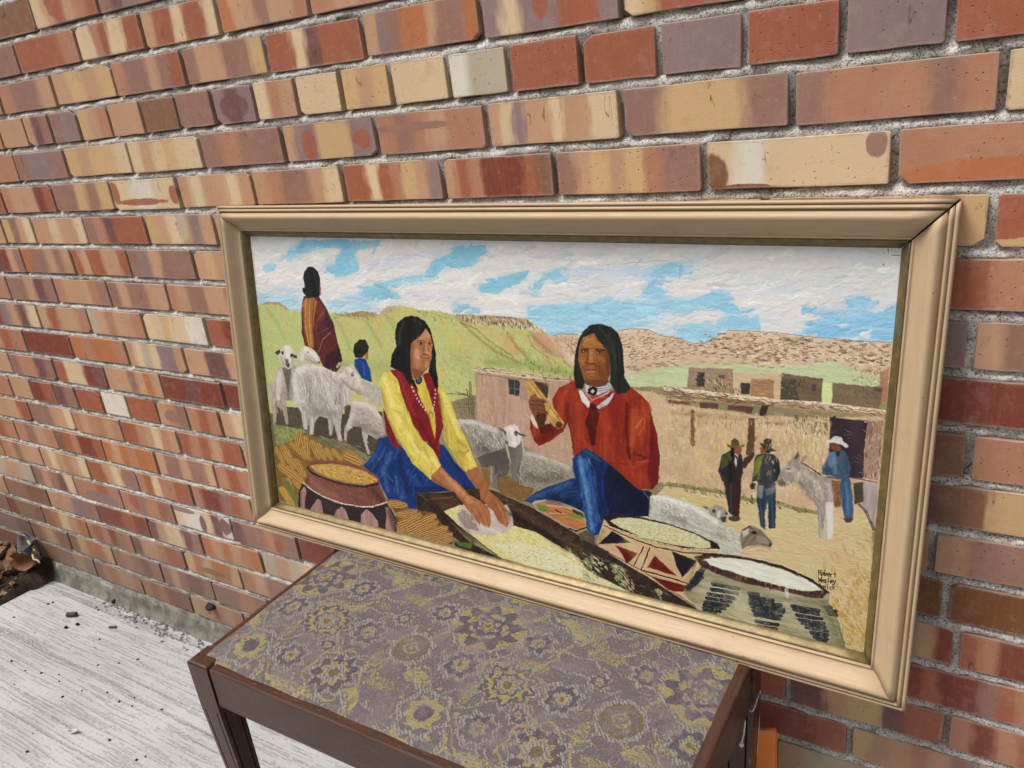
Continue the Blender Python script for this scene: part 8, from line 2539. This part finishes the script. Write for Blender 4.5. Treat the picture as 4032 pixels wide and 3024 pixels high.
('S',[3210,1322,3211,1333],3.7,'3a2b22',1.0),
('S',[3211,1325,3217,1320],3.7,'3a2b22',1.0),
('S',[3225,1312,3227,1331],3.7,'3a2b22',1.0),
('S',[3222,1319,3231,1317],3.7,'3a2b22',1.0),
('S',[3163,1345,3167,1367,3170,1352,3175,1365,3176,1342],3.8,'3a2b22',1.0),
('S',[3177,1359,3185,1357,3183,1353,3177,1358,3179,1365,3185,1362],3.7,'3a2b22',1.0),
('S',[3196,1351,3189,1353,3190,1358,3196,1358,3195,1363,3189,1364],3.7,'3a2b22',1.0),
('S',[3203,1340,3204,1362],3.7,'3a2b22',1.0),
('S',[3211,1355,3219,1353,3217,1349,3211,1354,3213,1361,3219,1358],3.7,'3a2b22',1.0),
('S',[3222,1348,3227,1356],3.7,'3a2b22',1.0),
('S',[3231,1346,3226,1366],3.7,'3a2b22',1.0),
('S',[3168,1395,3172,1372,3179,1392],3.8,'3a2b22',1.0),
('S',[3170,1386,3177,1385],3.8,'3a2b22',1.0),
('S',[3182,1393,3181,1382,3187,1382,3187,1392],3.8,'3a2b22',1.0),
('S',[3187,1382,3192,1379,3193,1390],3.8,'3a2b22',1.0),
('S',[3200,1377,3201,1390],3.7,'3a2b22',1.0),
('S',[3199,1371,3200,1372],3.7,'3a2b22',1.0),
('S',[3218,1376,3211,1379,3212,1387,3218,1387],3.7,'3a2b22',1.0),
('S',[3222,1365,3224,1387],3.7,'3a2b22',1.0),
('S',[3231,1372,3225,1380,3233,1384],3.7,'3a2b22',1.0)]
pi, ph = paint_canvas(OPS)
MAT_PAINT = image_mat("oil_paint", pi, ph, KA * 1.12, .5, .32, .0012, .22)
SI = .0525
nx, ny = 24, 14
V, UV = [], []
for j in range(ny):
    for i in range(nx):
        a = -.006 + (i / (nx - 1)) * (FW_ - 2 * SI + .012); b_ = -.006 + (j / (ny - 1)) * (FH_ - 2 * SI + .012)
        V.append((a + SI - FW_ / 2, .0222, b_ + SI)); UV.append((a / (FW_ - 2 * SI), b_ / (FH_ - 2 * SI)))
me = mesh("canvas", V, grid_faces(ny, nx), True)
uvl = me.uv_layers.new(name="UVMap")
uvl.data.foreach_set('uv', np.array([UV[lp.vertex_index] for lp in me.loops], np.float32).ravel())
link("canvas", me, fr, MAT_PAINT)

# ------------------------------------------------------------------ orange tag and strings on the stool's back leg
MAT_TAG = plain_mat("orange_card", (1.0, .30, .08), .6, .05, 40, .93)
MAT_STRING = plain_mat("white_cotton_string", (.74, .72, .72), .8, .4, 900, .75)
TG = {'hang': (-0.234, -0.07, 0.4261), 'front': [(-0.2422, -0.045, 0.3274), (-0.2196, -0.045, 0.3373), (-0.2186, -0.045, 0.313), (-0.2197, -0.045, 0.2631), (-0.2203, -0.045, 0.2302), (-0.2488, -0.045, 0.2167), (-0.2457, -0.045, 0.2801)], 'back': [(-0.2425, -0.039, 0.3201), (-0.2215, -0.039, 0.3297), (-0.2204, -0.039, 0.3206), (-0.2175, -0.039, 0.3215), (-0.2194, -0.039, 0.3036), (-0.2197, -0.039, 0.2244), (-0.2483, -0.039, 0.2108)], 'string': [(-0.2392, -0.115, 0.4285), (-0.2347, -0.118, 0.4308), (-0.232, -0.118, 0.4311), (-0.2307, -0.117, 0.4324), (-0.2302, -0.112, 0.4341), (-0.2297, -0.1, 0.4388), (-0.234, -0.07, 0.4261), (-0.2373, -0.058, 0.4067), (-0.24, -0.052, 0.3823), (-0.2421, -0.048, 0.3372), (-0.2442, -0.047, 0.304), (-0.2447, -0.047, 0.2789)], 'loose': [(-0.2401, -0.125, 0.4227), (-0.2392, -0.126, 0.4153), (-0.2411, -0.126, 0.3953), (-0.2432, -0.126, 0.3831), (-0.2444, -0.126, 0.3753)]}
tg = empty("price_tag", "folded bright orange card tag hanging by white string from the stool leg", "tag", TG['hang'])
def card(name, pts, dy, parent, th=.0006):
    off = -Vector(TG['hang'])
    n = len(pts)
    V = [Vector((x, y + dy, z)) + off for x, y, z in pts] + [Vector((x, y + dy + th, z)) + off for x, y, z in pts]
    F = [tuple(range(n)), tuple(range(n, 2 * n))[::-1]] + [(i, n + i, n + (i + 1) % n, (i + 1) % n) for i in range(n)]
    return link(name, mesh(name, V, F), parent, MAT_TAG)
card("card_leaf", TG['front'], 0, tg)
card("card_leaf", TG['back'], .006, tg)
tube("string", [Vector(p) - Vector(TG['hang']) for p in TG['string']], .0009, MAT_STRING, tg, 6)
s = tube("string", TG['loose'], .0010, MAT_STRING, None, 7)
tag(s, "loose white string end with a frayed knot on the dark stool leg", "string")
k = lump("knot", .006, .005, .008, MAT_STRING, 3, .15, s); k.location = TG['loose'][-1]
